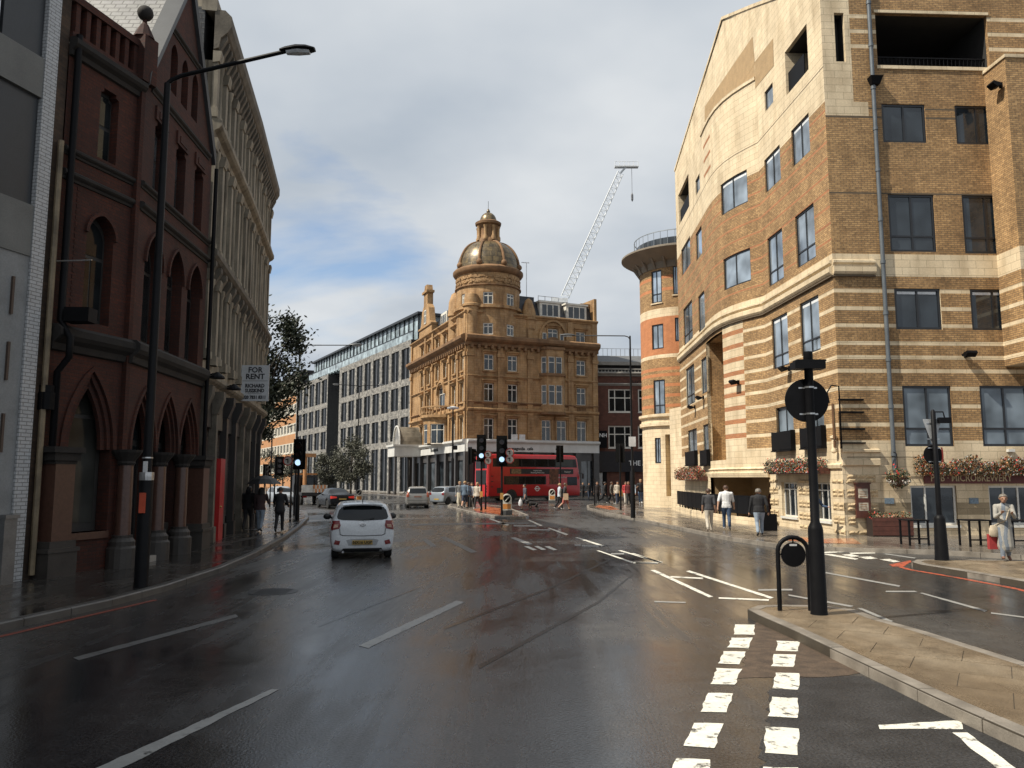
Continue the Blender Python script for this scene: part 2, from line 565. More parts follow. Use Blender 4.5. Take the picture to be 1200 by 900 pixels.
# ------------------------------------------------------------------ road
def wet_mat(name, dark, light, r0, r1, bump=.25, scale=.16, brick=None, gb=90):
    m, n, l, b = nt_new(name)
    geo = n.new('ShaderNodeNewGeometry')
    mpn = n.new('ShaderNodeMapping'); mpn.inputs['Scale'].default_value = (1.0, .55, 1)
    mpn.inputs['Rotation'].default_value = (0, 0, -.25)
    l.new(geo.outputs['Position'], mpn.inputs[0])
    a = n.new('ShaderNodeTexNoise'); a.inputs['Scale'].default_value = scale; a.inputs['Detail'].default_value = 6
    a.inputs['Roughness'].default_value = .62; a.inputs['Distortion'].default_value = .6
    l.new(mpn.outputs[0], a.inputs['Vector'])
    g = n.new('ShaderNodeTexNoise'); g.inputs['Scale'].default_value = gb; g.inputs['Detail'].default_value = 3
    l.new(geo.outputs['Position'], g.inputs['Vector'])
    g2 = n.new('ShaderNodeTexNoise'); g2.inputs['Scale'].default_value = 3.5; g2.inputs['Detail'].default_value = 4
    l.new(geo.outputs['Position'], g2.inputs['Vector'])
    mr = n.new('ShaderNodeMapRange'); mr.inputs[1].default_value = .40; mr.inputs[2].default_value = .60
    l.new(a.outputs['Fac'], mr.inputs[0])          # 0 wet film .. 1 drying
    mixc = n.new('ShaderNodeMix'); mixc.data_type = 'RGBA'
    l.new(mr.outputs[0], mixc.inputs[0])
    if brick:
        t = n.new('ShaderNodeTexBrick')
        uvn = n.new('ShaderNodeUVMap')
        t.inputs['Scale'].default_value = 1
        t.inputs['Brick Width'].default_value = brick[0]; t.inputs['Row Height'].default_value = brick[1]
        t.inputs['Mortar Size'].default_value = .012; t.inputs['Bias'].default_value = 0
        t.inputs['Color1'].default_value = (*dark, 1); t.inputs['Color2'].default_value = (*light, 1)
        t.inputs['Mortar'].default_value = (.02, .018, .016, 1)
        l.new(uvn.outputs[0], t.inputs['Vector'])
        l.new(t.outputs['Color'], mixc.inputs[6])
    else:
        mixc.inputs[6].default_value = (*dark, 1)
    mixc.inputs[7].default_value = (*light, 1)
    v = n.new('ShaderNodeMapRange'); v.inputs[1].default_value = .25; v.inputs[2].default_value = .75
    v.inputs[3].default_value = .1; v.inputs[4].default_value = 2.3
    l.new(g.outputs['Fac'], v.inputs[0])
    v2 = n.new('ShaderNodeMapRange'); v2.inputs[1].default_value = .3; v2.inputs[2].default_value = .7
    v2.inputs[3].default_value = .8; v2.inputs[4].default_value = 1.2
    l.new(g2.outputs['Fac'], v2.inputs[0])
    mu = n.new('ShaderNodeMath'); mu.operation = 'MULTIPLY'
    l.new(v.outputs[0], mu.inputs[0]); l.new(v2.outputs[0], mu.inputs[1])
    s = n.new('ShaderNodeVectorMath'); s.operation = 'SCALE'
    l.new(mixc.outputs[2], s.inputs[0]); l.new(mu.outputs[0], s.inputs['Scale'])
    l.new(s.outputs[0], b.inputs['Base Color'])
    mps = n.new('ShaderNodeMapping'); mps.inputs['Scale'].default_value = (2.4, .2, 1); mps.inputs['Rotation'].default_value = (0, 0, -.22)
    l.new(geo.outputs['Position'], mps.inputs[0])
    stn = n.new('ShaderNodeTexNoise'); stn.inputs['Scale'].default_value = 1; stn.inputs['Detail'].default_value = 6; stn.inputs['Roughness'].default_value = .65; stn.inputs['Distortion'].default_value = .8
    l.new(mps.outputs[0], stn.inputs['Vector'])
    stm = n.new('ShaderNodeMapRange'); stm.inputs[1].default_value = .32; stm.inputs[2].default_value = .68; stm.inputs[3].default_value = -.10; stm.inputs[4].default_value = .12
    l.new(stn.outputs['Fac'], stm.inputs[0])
    rr = n.new('ShaderNodeMapRange'); rr.inputs[3].default_value = r0; rr.inputs[4].default_value = r1
    l.new(mr.outputs[0], rr.inputs[0])
    ad = n.new('ShaderNodeMath'); ad.operation = 'MULTIPLY_ADD'; ad.inputs[1].default_value = .10; 
    l.new(g2.outputs['Fac'], ad.inputs[0]); l.new(rr.outputs[0], ad.inputs[2])
    ad2 = n.new('ShaderNodeMath'); ad2.operation = 'ADD'; l.new(ad.outputs[0], ad2.inputs[0]); l.new(stm.outputs[0], ad2.inputs[1])
    cl_ = n.new('ShaderNodeMath'); cl_.operation = 'MAXIMUM'; cl_.inputs[1].default_value = .04; l.new(ad2.outputs[0], cl_.inputs[0])
    l.new(cl_.outputs[0], b.inputs['Roughness'])
    bs = n.new('ShaderNodeMapRange'); bs.inputs[3].default_value = bump * .25; bs.inputs[4].default_value = bump
    l.new(mr.outputs[0], bs.inputs[0])
    bp = n.new('ShaderNodeBump'); bp.inputs['Distance'].default_value = .006
    l.new(bs.outputs[0], bp.inputs['Strength']); l.new(g.outputs['Fac'], bp.inputs['Height'])
    l.new(bp.outputs[0], b.inputs['Normal'])
    b.inputs['Specular IOR Level'].default_value = .5
    MATS[name] = m
    return m
M_ROAD = wet_mat('wet_asphalt', (.020, .020, .021), (.046, .044, .042), .06, .31, .8, gb=42)
M_PAVE = wet_mat('wet_paving', (.10, .085, .07), (.13, .11, .09), .05, .22, .10, .5, (.9, .6))
M_SLABL = wet_mat('wet_slab_grey', (.026, .024, .022), (.042, .038, .034), .06, .24, .12, .7)
M_SLABI = wet_mat('damp_slab_buff', (.115, .085, .055), (.165, .128, .085), .22, .50, .15, .8)
M_KERB = mat('kerb_granite', (.22, .195, .165), .45, var=.25, ns=3, bs=60, bump=.3, stain=.6, stscale=(1, 1, 1))
M_JOINT = mat('joint_dark', (.05, .04, .028), .7)
M_TACT = wet_mat('tactile_red', (.25, .075, .03), (.34, .11, .045), .08, .3, .2, .6, (.4, .4))
def paint(name, col, worn, asphalt=(.045, .043, .04), rough=.45):
    m = mat(name, col, rough, var=.08, bs=25, bump=.15)
    n, l = m.node_tree.nodes, m.node_tree.links
    b = n['Principled BSDF']
    src = b.inputs['Base Color'].links[0].from_socket
    geo = n.new('ShaderNodeNewGeometry')
    a = n.new('ShaderNodeTexNoise'); a.inputs['Scale'].default_value = 7; a.inputs['Detail'].default_value = 8
    a.inputs['Roughness'].default_value = .7
    l.new(geo.outputs['Position'], a.inputs['Vector'])
    mr = n.new('ShaderNodeMapRange'); mr.inputs[1].default_value = worn - .05; mr.inputs[2].default_value = worn + .05
    mr.inputs[3].default_value = 1; mr.inputs[4].default_value = 0
    l.new(a.outputs['Fac'], mr.inputs[0])
    mm = n.new('ShaderNodeMix'); mm.data_type = 'RGBA'
    l.new(mr.outputs[0], mm.inputs[0]); mm.inputs[6].default_value = (*asphalt, 1); l.new(src, mm.inputs[7])
    l.new(mm.outputs[2], b.inputs['Base Color'])
    return m
M_WHITE = paint('road_paint_white', (.70, .675, .59), .585)
M_WORN = paint('road_paint_worn', (.27, .265, .25), .62)
M_FAINT = paint('road_paint_faint', (.11, .108, .104), .58)
M_RED = paint('road_paint_red', (.42, .085, .04), .56)
M_DARKSEAM = mat('tar_seam', (.012, .012, .012), .25, var=.3)
rm = MB()
rm.poly([(-900, -40, 0), (900, -40, 0), (900, 2200, 0), (-900, 2200, 0)])
ROAD = rm.build('road', M_ROAD, kind='structure')
def road_patch(name, pts, m, z=.004):
    b = MB(); b.poly([(p[0], p[1], z) for p in pts]); return b.build(name, m, ROAD)
def zpoly(off, k, pts):
    return [G(off[0] + x / k, off[1] + y / k) for x, y in pts]
A4 = ((740, 640), 2.609)
blocks = [
 [(317,240),(378,241),(375,272),(314,270)], [(306,281),(369,281),(356,313),(294,310)], [(283,322),(351,323),(332,362),(266,359)],
 [(262,374),(337,376),(316,425),(243,422)], [(235,449),(313,452),(291,510),(210,507)], [(190,541),(278,544),(258,619),(162,613)],
 [(140,650),(242,655),(225,735),(105,735)], [(446,290),(516,292),(508,323),(443,321)], [(437,331),(503,333),(497,371),(428,367)],
 [(440,387),(514,389),(511,440),(432,435)], [(427,462),(509,466),(507,527),(420,522)], [(412,553),(510,558),(509,641),(404,633)],
 [(400,676),(508,680),(505,770),(392,770)], [(753,549),(1000,533),(1015,560),(760,560)], [(980,571),(1028,571),(1230,725),(1170,725)]]
def ragged(pts, amp=.012):
    out = []
    n = len(pts)
    for i in range(n):
        a, b = Vector(pts[i]), Vector(pts[(i + 1) % n])
        k = max(1, int((b - a).length / .12))
        for j in range(k):
            q = a.lerp(b, j / k)
            out.append((q.x + random.uniform(-amp, amp), q.y + random.uniform(-amp, amp)))
    return out
for p in blocks:
    road_patch('road_marking', ragged(zpoly(*A4, p)), M_WHITE)
lines4 = [[(57,74),(72,73),(250,155),(236,157)], [(166,77),(178,75),(436,158),(424,161)], [(119,92),(218,97),(218,101),(119,96)],
 [(267,157),(420,163),(420,168),(267,161)], [(0,22),(8,22),(94,50),(85,52)], [(5,49),(80,49),(80,53),(5,53)]]
worn4 = [[(388,132),(492,131),(492,136),(388,137)], [(480,148),(679,183),(672,187),(480,152)], [(585,78),(822,121),(818,125),(585,82)],
 [(778,137),(865,137),(876,141),(778,141)], [(880,144),(890,143),(1088,197),(1080,201)], [(1100,203),(1200,216),(1200,220),(1100,207)],
 [(690,190),(705,190),(800,230),(790,233)]]
A5 = ((560, 590), 3.53)
lines5 = [[(490,195),(502,195),(645,243),(635,246)], [(580,195),(592,194),(765,243),(755,247)], [(402,141),(412,140),(522,174),(512,178)],
 [(288,102),(297,101),(375,128),(365,132)], [(205,69),(214,68),(268,91),(258,94)], [(190,178),(210,177),(245,192),(228,194)],
 [(232,177),(250,176),(283,191),(265,193)], [(275,178),(295,177),(330,192),(312,194)], [(45,64),(55,63),(130,88),(120,92)]]
worn5 = [[(550,206),(605,206),(605,211),(550,211)], [(652,243),(743,246),(743,251),(652,248)], [(148,90),(240,91),(240,96),(148,95)],
 [(210,106),(300,107),(300,112),(210,111)], [(400,170),(425,170),(425,175),(400,175)], [(430,173),(500,174),(500,179),(430,178)],
 [(132,142),(155,140),(228,168),(205,171)], [(730,404),(860,408),(860,413),(730,409)]]
A6 = ((930, 620), 4.444)
lines6 = [[(150,120),(262,113),(275,119),(160,127)], [(150,132),(190,130),(340,155),(318,160)], [(250,134),(300,131),(345,142),(300,145)],
 [(335,146),(400,143),(440,155),(382,157)], [(445,158),(500,156),(555,170),(520,173)], [(290,124),(425,121),(425,127),(300,130)]]
worn6 = [[(465,121),(740,129),(740,134),(465,126)], [(480,128),(640,150),(628,154),(470,131)]]
for A, ls, m in ((A4, lines4, M_WHITE), (A4, worn4, M_WORN), (A5, lines5, M_WHITE), (A5, worn5, M_WORN), (A6, lines6, M_WHITE), (A6, worn6, M_WORN)):
    for p in ls:
        road_patch('road_marking', ragged(zpoly(*A, p), .006), m)
A1 = ((0, 0), 1)
for p, m in (([(328,808),(318,808),(112,901),(88,914),(70,922),(98,922),(140,902)], M_WORN), ([(86,771),(92,774),(280,723),(276,720)], M_FAINT),
             ([(420,757),(431,760),(544,706),(535,704)], M_WORN), ([(494,632),(500,631),(512,640),(505,641)], M_FAINT),
             ([(516,630),(522,629),(560,647),(552,648)], M_FAINT), ([(480,614),(620,612),(620,614),(480,616)], M_FAINT)):
    road_patch('road_marking', ragged(zpoly(*A1, p), .01), m)
road_patch('asphalt_patch', ragged(zpoly(*A4, [(380,232),(440,248),(560,310),(715,385),(640,396),(520,400),(330,405),(350,330)]), .05),
           mat('brown_grit', (.075, .050, .032), .75, var=.35, ns=6, bs=80, fine=.4, bump=.7), .0025)
road_patch('asphalt_patch', ragged(zpoly(*A1, [(905,795),(1010,792),(1200,872),(1290,905),(1290,960),(885,960)]), .05),
           mat('damp_patch', (.024, .024, .025), .42, var=.45, ns=2.2, bs=42, fine=.7, bump=1.0), .0020)
for a in ([(372,733),(486,690),(487,691),(373,735)], [(520,735),(640,690),(715,655),(716,656),(641,692),(521,738)], [(560,780),(700,705),(742,672),(743,673),(702,707),(562,784)]):
    road_patch('road_seam', zpoly(*A1, a), M_DARKSEAM, .003)
# manhole cover
mc = G(320, 693.5)
b = MB(); b.lathe([(.46, 0), (.46, .006), (.40, .006), (.40, .003), (.05, .003)], 28)
for k in range(7):
    b.box(-.3, .3, -.32 + k * .1, -.29 + k * .1, .003, .007)
b.build('manhole_cover', mat('cast_iron', (.03, .03, .032), .4, .6), ROAD, loc=mc)

# ------------------------------------------------------------------ pavements, kerbs, islands
def kerb_line(pts, parent, inward, w=.16, h=.125, step=.92, m=M_KERB, gap=.012):
    """separate kerb stones along a line of plan points"""
    f = Fac(pts, 1)
    n = max(1, int(f.L / step))
    for k in range(n):
        a, e = f.L * k / n + gap / 2, f.L * (k + 1) / n - gap / 2
        mb = MB()
        j = random.uniform(-.004, .004)
        o, i = -.0 + j, w * inward
        ts = f.cuts(a, e)
        rs = []
        for t in ts:
            rs.append([f.P(t, -.02, o), f.P(t, h - .02, o), f.P(t, h + j, o + .02 * inward), f.P(t, h + j, i), f.P(t, -.02, i)])
        mb.rings(rs)
        mb.build('kerb_stone', m, parent)
def slabs(poly, parent, m, w, d, z0, z1, ang, origin, lim=None):
    ca, sa = cos(ang), sin(ang)
    loc = [((p[0] - origin[0]) * ca + (p[1] - origin[1]) * sa, -(p[0] - origin[0]) * sa + (p[1] - origin[1]) * ca) for p in poly]
    x0, x1 = min(p[0] for p in loc), max(p[0] for p in loc)
    y0, y1 = min(p[1] for p in loc), max(p[1] for p in loc)
    j = 0
    y = y0
    g = .004
    while y < y1:
        x = x0 - (w / 2 if j % 2 else 0)
        while x < x1:
            c = clip(loc, x + g, x + w - g, y + g, y + d - g)
            if c:
                ar = abs(sum(c[i][0] * c[(i + 1) % len(c)][1] - c[(i + 1) % len(c)][0] * c[i][1] for i in range(len(c)))) / 2
                wp = [(origin[0] + px * ca - py * sa, origin[1] + px * sa + py * ca) for px, py in c]
                cx, cy = sum(p[0] for p in wp) / len(wp), sum(p[1] for p in wp) / len(wp)
                if ar > .02 and (lim is None or lim(cx, cy)):
                    zt = z1 + random.uniform(-.002, .002)
                    MB().prism(wp, z0, zt).build('paving_slab', m, parent)
            x += w
        y += d
        j += 1
KT = .125
LK = [(-9.2, -2), (-8.5, 3), (-7.75, 8)] + [tuple(G(x, y, KT)[:2]) for x, y in
      ((0, 730), (60, 717), (130, 702), (195, 685), (260, 664), (300, 647), (335, 628), (352, 616), (362, 606), (360, 600), (346, 596), (318, 594.5))]
LP = LK + [(-24, LK[-1][1] + 1), (-24, -2)]
lp = MB(); lp.prism([(x - .1, y) for x, y in LP], -.05, .115)
PAVE_L = lp.build('pavement_left', M_SLABL, kind='structure')
kerb_line(LK, PAVE_L, -1, m=mat('kerb_dark', (.075, .07, .064), .4, var=.3, ns=3, bs=60, bump=.3))
def inset(line, d):
    f = Fac(line, 1)
    return [tuple(f.P(t, 0, d)[:2]) for t in f.T]
slabs(inset(LK, -.17) + [(-24, LK[-1][1]), (-24, -2)], PAVE_L, M_SLABL, .9, .6, .10, .120, radians(94), (-8, 10),
      lambda x, y: 8 < y < 26 and x > -12.2)
RK = [tuple(G(x, y, KT)[:2]) for x, y in ((722, 589.2), (700, 589.8), (690, 592), (691, 595), (712, 600), (740, 605.5), (800, 617.5), (860, 629.5), (914, 637), (960, 640.5),
                                           (1020, 642), (1100, 644.5), (1200, 650), (1300, 656))]
RP = RK + [(40, 22), (40, 74), (RK[0][0], 74)]
rp = MB(); rp.prism(RP, -.05, .116)
PAVE_R = rp.build('pavement_right', M_PAVE, kind='structure')
kerb_line(RK, PAVE_R, 1)
def kerb_strip(line, d0, d1, m, z=.004, name='road_line', t0=0, t1=None):
    f = Fac(line, 1)
    ts = f.cuts(t0, f.L if t1 is None else t1)
    for a, c in zip(ts, ts[1:]):
        b = MB()
        b.poly([f.P(a, z, d0), f.P(c, z, d0), f.P(c, z, d1), f.P(a, z, d1)])
        b.build(name, m, ROAD)
kerb_strip(RK[3:11], -.42, -.30, M_RED)
kerb_strip(LK[2:6], .22, .32, mat('red_line_dull', (.22, .05, .03), .5), t1=6.5)
# near island with the black sign post
IN = [tuple(G(x, y, KT)[:2]) for x, y in ((876, 713.5), (887, 709.5), (915, 708.5), (960, 709), (1003, 714), (1030, 724), (1081, 738), (1200, 775), (1320, 812))] + [(6.1, 4.5), (6.6, 0), (6.6, -8)]
IS = [(4.2, -8), (4.05, 0)] + [tuple(G(x, y, KT)[:2]) for x, y in ((1390, 960), (1290, 905), (1200, 862), (1100, 818), (1010, 776), (925, 736), (888, 720), (876, 713.5))]
IL = IS + IN[1:]
im = MB(); im.prism(IL, -.05, .119)
ISL = im.build('traffic_island', M_JOINT, kind='structure')
kerb_line(IS[:-1] + [IS[-1]], ISL, 1, .17)
kerb_line(IN, ISL, 1, .17)
inner = inset(IL, .175)
slabs(inner, ISL, M_SLABI, .92, .62, .09, .124, radians(-31), IS[-1])
# far right island (woman with the phone)
FI = [tuple(G(x, y, KT)[:2]) for x, y in ((1300, 702), (1200, 681), (1130, 669), (1078, 661), (1068, 658), (1074, 655.5), (1100, 655), (1200, 656.5), (1300, 660))]
fm = MB(); fm.prism(FI, -.05, .118)
FISL = fm.build('traffic_island', M_JOINT, kind='structure')
kerb_line(FI, FISL, 1, .2, m=M_KERB)
slabs(inset(FI, .21), FISL, M_SLABI, .7, .7, .09, .123, radians(-20), FI[3])
kerb_strip(FI[:5], -.34, -.2, M_RED)
road_patch('road_marking', ragged([G(1042, 662)[:2], G(1060, 658)[:2], G(1068, 656.5)[:2], G(1066, 660)[:2], G(1058, 664)[:2], G(1046, 664)[:2]], .02), M_RED)
# island with the signals
MI = [tuple(G(x, y, KT)[:2]) for x, y in ((620, 603.5), (612, 605.2), (598, 605.6), (580, 604.6), (558, 601), (540, 597), (524, 592.5), (527, 590.5), (560, 590.5), (592, 593), (606, 598))]
mm_ = MB(); mm_.prism(MI, -.05, .113)
MISL = mm_.build('traffic_island', M_PAVE, kind='structure')
kerb_line(MI + [MI[0]], MISL, 1, .2, m=M_KERB)
b = MB(); b.poly([(*G(x, y, .12)[:2], .119) for x, y in ((553, 597.5), (585, 603), (602, 603), (594, 597), (570, 593.5))][::-1])
b.build('tactile_paving', M_TACT, MISL)
b = MB(); b.poly([(*G(x, y, .12)[:2], .121) for x, y in ((697, 594), (715, 597.5), (726, 597), (716, 593), (702, 592))])
b.build('tactile_paving', M_TACT, PAVE_R)
b = MB(); b.poly([(*G(x, y, .12)[:2], .121) for x, y in ((918, 633), (965, 636.5), (1010, 637.5), (1000, 631), (960, 631), (925, 628))])
b.build('tactile_paving', M_TACT, PAVE_R)
# ------------------------------------------------------------------ striped yellow brick building with the pub
M_STOCK = mat('stock_brick', (.43, .262, .115), .85, var=.2, ns=.8, bs=9, fine=.25, brick=(.225, .075, .011, (.17, .115, .065), (.28, .162, .068)), stain=.55, stcol=(.5, .44, .36))
M_STONE = mat('bath_stone', (.68, .56, .385), .8, var=.12, ns=.9, bs=20, fine=.08, brick=(.62, .28, .008, (.36, .29, .19), (.62, .50, .335)), stain=.5, stcol=(.5, .45, .38), stscale=(.8, .8, .2))
M_REDB = mat('red_band_brick', (.40, .155, .06), .85, var=.15, ns=1.2, brick=(.225, .075, .010, (.33, .2, .11), (.33, .12, .05)))
M_TAN = mat('tan_brick', (.40, .265, .135), .85, var=.1, brick=(.225, .075, .010, (.36, .26, .15), (.36, .24, .12)))
M_FRAME = mat('black_frame', (.014, .015, .018), .35, var=.1)
M_GLASS = glass('window_glass', (.020, .026, .032))
M_GLASSL = glass('sky_window_glass', (.30, .35, .40), .03, .9, .03, 1.8, .55)
M_GLASSM = glass('frosted_window_glass', (.13, .16, .19), .25, .5)
M_WFRAME = mat('white_frame', (.62, .61, .57), .45, var=.08)
M_BLACK = mat('black_paint', (.005, .005, .006), .55, var=.15, spec=.12)
M_RUSTIC = mat('rock_faced_stone', (.50, .38, .23), .9, var=.25, ns=5, bs=25, fine=.3, bump=.9)
M_WOODB = mat('dark_red_wood', (.085, .028, .018), .5, var=.25, ns=6)
R_E, R_C, R_K = (27, 29.25), (11.72, 28.6), (11.35, 35.5)
bay = [(11.35, 35.5), (11.02, 36.15), (10.68, 36.9), (10.42, 37.7), (10.26, 38.6), (10.2, 39.6), (10.22, 40.7), (10.28, 41.8)]
R_F = (10.68, 50.6)
RB = thing('brick_building', 'large yellow brick building with cream stone stripes, curved bay and pub on its ground floor', 'building', (12, 29, 0))
RB.location = (0, 0, 0)
rf = Fac([R_E, R_C])
rl = Fac([R_C, R_K] + bay[1:] + [R_F])
tC, tK, tB1, tF = 0, rl.T[1], rl.T[len(bay)], rl.L
# levels from the photograph
zc0 = rl.px(972, 325)[1]; zc1 = rl.px(972, 299)[1]                 # big string course
zs0 = rf.px(1000, 516)[1]                                            # top of stone base
stripe_y = (340.6, 361.2, 381.4, 402, 418.4, 434.4, 455, 475.6, 497.4)
stz = [rf.px(1000, y)[1] for y in stripe_y]
zst = 16.15
red_z = [zc1 + .55 + .62 * k for k in range(10)]
tPier0, tPier1 = rl.tx(873.5, 470)[0], rl.tx(849, 470)[0]
def mat_left(t, z):
    if z < zs0: return 1
    if zc0 <= z <= zc1: return 1
    if z < zc0:
        if tPier0 < t < tPier1:                   # stone pier of the bay with red courses
            return 2 if any(abs(z - q - .06) < .105 for q in stz) else 1
        return 1 if any(abs(z - q) < .07 for q in stz) else 0
    if z < zst:
        return 2 if any(abs(z - q) < .045 for q in red_z) else 0
    return 1
rows_left = [zs0, zc0, zc1, zst]
for q in stz: rows_left += [q - .07, q + .07, q + .06 - .105, q + .06 + .105]
for q in red_z: rows_left += [q - .045, q + .045]
WL = [  # x0, x1, y0, y1 in the photo, transom fractions
 (927.5, 949, 141.5, 187.5, ()), (896, 914.7, 177.7, 219, ()), (932.5, 955, 244.6, 309, (.28,)), (900, 917.7, 272.5, 331.7, (.28,)),
 (938, 960.5, 350, 414, (.25,)), (905, 923.7, 369.5, 430.5, (.25,)), (896, 906, 101.7, 126, 'n'),
 (798.5, 809, 284, 317, ()), (815.5, 822.5, 268.5, 302, 'n'), (801, 811.5, 356, 401, (.25,)), (818.5, 826, 343, 391, 'n'),
 (804, 814, 429, 474, (.25,)), (821.8, 828.5, 419, 461, 'n'), (806.7, 817, 503, 545, ()), (824.5, 831.5, 497, 545, 'n'),
 (815, 820, 207, 226, 'n'), (844.7, 876, 206, 244, ()), (848, 879.7, 296, 334, ())]
zbay0 = 2.15
holes_main, wins = [], []
for x0, x1, y0, y1, th in WL:
    h = rl.rect(x0, x1, y0, y1)
    holes_main.append(h); wins.append((h, th))
fr = []
for x0, x1 in ((910, 930), (944, 966)):
    h = rl.rect(x0, x1, 470, 526)
    h = (h[0], h[1], 3.28, 5.12)
    holes_main.append(h); fr.append(h)
log1 = rl.rect(920, 947, 43, 98); log2 = rl.rect(795, 807.5, 215, 254)
niche = rl.rect(828, 848.5, 401, 536); niche = (rl.tx(849, 470)[0], rl.tx(829, 470)[0], 3.0, zc0 - .22)
gw = [rl.rect(916.7, 934.7, 572.7, 618), rl.rect(954, 974, 570, 619.3)]
gw = [(a, b, .55, 1.95) for a, b, _, _ in gw]
TOPR = 20.6
mb = MB()
rl.wall(mb, tC, tF, zs0, TOPR, holes_main + [log1 + (1.4,), log2 + (1.4,), niche + (1.6,)], mat_left, rows_left, .11, extra=(tPier0,))
for h in (log1, log2, niche):
    dpt = 1.6 if h is niche else 1.4
    for a, c in zip(rl.cuts(h[0], h[1]), rl.cuts(h[0], h[1])[1:]):
        mb.poly([rl.P(a, h[2], -dpt), rl.P(c, h[2], -dpt), rl.P(c, h[3], -dpt), rl.P(a, h[3], -dpt)], 1)
mb.build('wall', [M_STOCK, M_STONE, M_REDB], RB)
# stone base of the side wall (bay oversails the entrance)
mb = MB()
rl.wall(mb, tC, tK, 0, zs0, gw + [h for h in fr], lambda t, z: 0, (), .16)
rl.wall(mb, tB1, tF, 0, zs0, [w[0] for w in wins[13:15]], lambda t, z: 0, (), .16)
rl.wall(mb, tK, tB1, zbay0, zs0, [niche], lambda t, z: 0)
bl = [rl.P(t, zbay0) for t in rl.cuts(tK, tB1)]
mb.poly(bl + [Vector((12.4, 41.8, zbay0)), Vector((12.4, 35.5, zbay0))])
mb.build('wall', M_STONE, RB, label='cream stone ground floor wall')
b = MB(); b.box(12.4, 12.6, 35.0, 42.4, 0, zbay0 - .01); b.box(11.5, 12.4, 35.45, 35.65, 0, zbay0 - .01); b.box(10.5, 12.4, 41.9, 42.1, 0, zbay0 - .01)
b.build('recess_wall', M_TAN, RB)
b = MB()
arch = round_arch(36.6, 39.4, .5, 1.75)
b.rings([[(12.37, y, z) for y, z in arch], [(12.39, y, z) for y, z in arch]])
b.build('arched_opening', mat('deep_red_brick', (.07, .016, .012), .9), RB)
# upper gable wall: flat, behind the bay parapet
ap = (10.95, 39.9)
up = Fac([R_C, R_K, (10.68, 50.6)])
zpts = [(0, 21.0), (up.T[1], 24.3), (up.T[1] + 4.5, 26.4), (up.L, 22.2)]
mb = MB()
o = [(0, TOPR), (up.T[1], TOPR), (up.L, TOPR)]
ids = []
def gable_strip(f, t0, t1, za0, za1, d=0.):
    n = 6
    for k in range(n):
        a, c = t0 + (t1 - t0) * k / n, t0 + (t1 - t0) * (k + 1) / n
        A, Cc = za0 + (za1 - za0) * k / n, za0 + (za1 - za0) * (k + 1) / n
        mb.poly([f.P(a, TOPR, d), f.P(c, TOPR, d), f.P(c, Cc, d), f.P(a, A, d)], 0, [(a, TOPR), (c, TOPR), (c, Cc), (a, A)])
for (t0, z0), (t1, z1) in zip(zpts, zpts[1:]):
    gable_strip(up, t0, t1, z0, z1)
tk = up.T[1]
mb.build('gable_wall', M_STONE, RB)
b = MB()          # raised ramp of tan brick above the bay parapet
up.shape(b, [up.px(x, y) for x, y in ((826, 150), (826, 125), (882, 43), (884.5, 73), (906, 45), (907, 77), (885.5, 103), (860, 113), (836, 131))], (), .012)
b.build('brick_panel', M_TAN, RB)
b = MB()
for (t0, z0), (t1, z1) in zip(zpts, zpts[1:]):
    rs = [[up.P(t, z - .12, .05), up.P(t, z + .04, .05), up.P(t, z + .04, -.4), up.P(t, z - .12, -.4)] for t, z in ((t0, z0), (t1, z1))]
    b.rings(rs)
b.build('coping', M_STONE, RB)
b = MB()
rl.fbox(b, tK, tB1, TOPR - .02, TOPR + .14, -.3, .06)
b.build('parapet_coping', M_STONE, RB)
b = MB(); b.poly([rl.P(t, TOPR - .02) for t in rl.cuts(tK, tB1)] + [Vector((11.2, 41.8, TOPR - .02))])
b.build('bay_roof', M_STONE, RB)
b = MB()
for k, q in enumerate((18.0, 18.8, 19.6)):
    rl.fbox(b, tB1 - 2.2, tB1 - .6, q, q + .16, 0, .006)
b.build('red_course', M_REDB, RB)
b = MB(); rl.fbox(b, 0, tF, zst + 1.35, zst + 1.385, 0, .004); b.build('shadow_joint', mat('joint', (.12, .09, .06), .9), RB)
# body behind
b = MB()
b.prism([(12.2, 29.2), (27, 29.85), (27, 50), (12.8, 52), (12.8, 42), (13.2, 41), (13.2, 36.5), (12.5, 35.5)], 0, 15.0)
b.build('core', M_TAN, RB)
b = MB(); b.poly([(11.75, 28.7, 20.8), (11.4, 35.5, 24.0), (27, 37, 26), (27, 29.4, 21.9)]); b.poly([(11.4, 35.5, 24.0), (11.1, 39.9, 26.2), (27, 41, 26.2), (27, 37, 26)])
b.poly([(11.1, 39.9, 26.2), (10.75, 50.5, 22), (27, 51, 22), (27, 41, 26.2)]); b.poly([(10.8, 50.55, 0), (27, 51, 0), (27, 51, 22), (10.8, 50.55, 22)])
b.build('roof', mat('slate_dark', (.05, .05, .055), .7), RB)
# string courses
def course(f, t0, t1, parent, m=M_STONE):
    b = MB()
    f.prof(b, t0, t1, [(0, zc0), (.10, zc0 + .03), (.16, zc0 + .12), (.16, zc0 + .30), (.05, zc0 + .33), (.05, zc0 + .40), (.13, zc0 + .46), (.13, zc0 + .54), (0, zc0 + .60)])
    b.build('string_course', m, parent)
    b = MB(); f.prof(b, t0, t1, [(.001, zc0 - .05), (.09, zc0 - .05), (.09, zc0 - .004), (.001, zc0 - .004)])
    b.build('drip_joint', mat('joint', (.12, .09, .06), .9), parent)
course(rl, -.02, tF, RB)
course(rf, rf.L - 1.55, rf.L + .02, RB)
b = MB()
rl.prof(b, tK, tB1, [(0, zbay0), (.10, zbay0 + .02), (.14, zbay0 + .22), (.06, zbay0 + .26), (.06, zbay0 + .34), (.12, zbay0 + .40), (0, zbay0 + .48)])
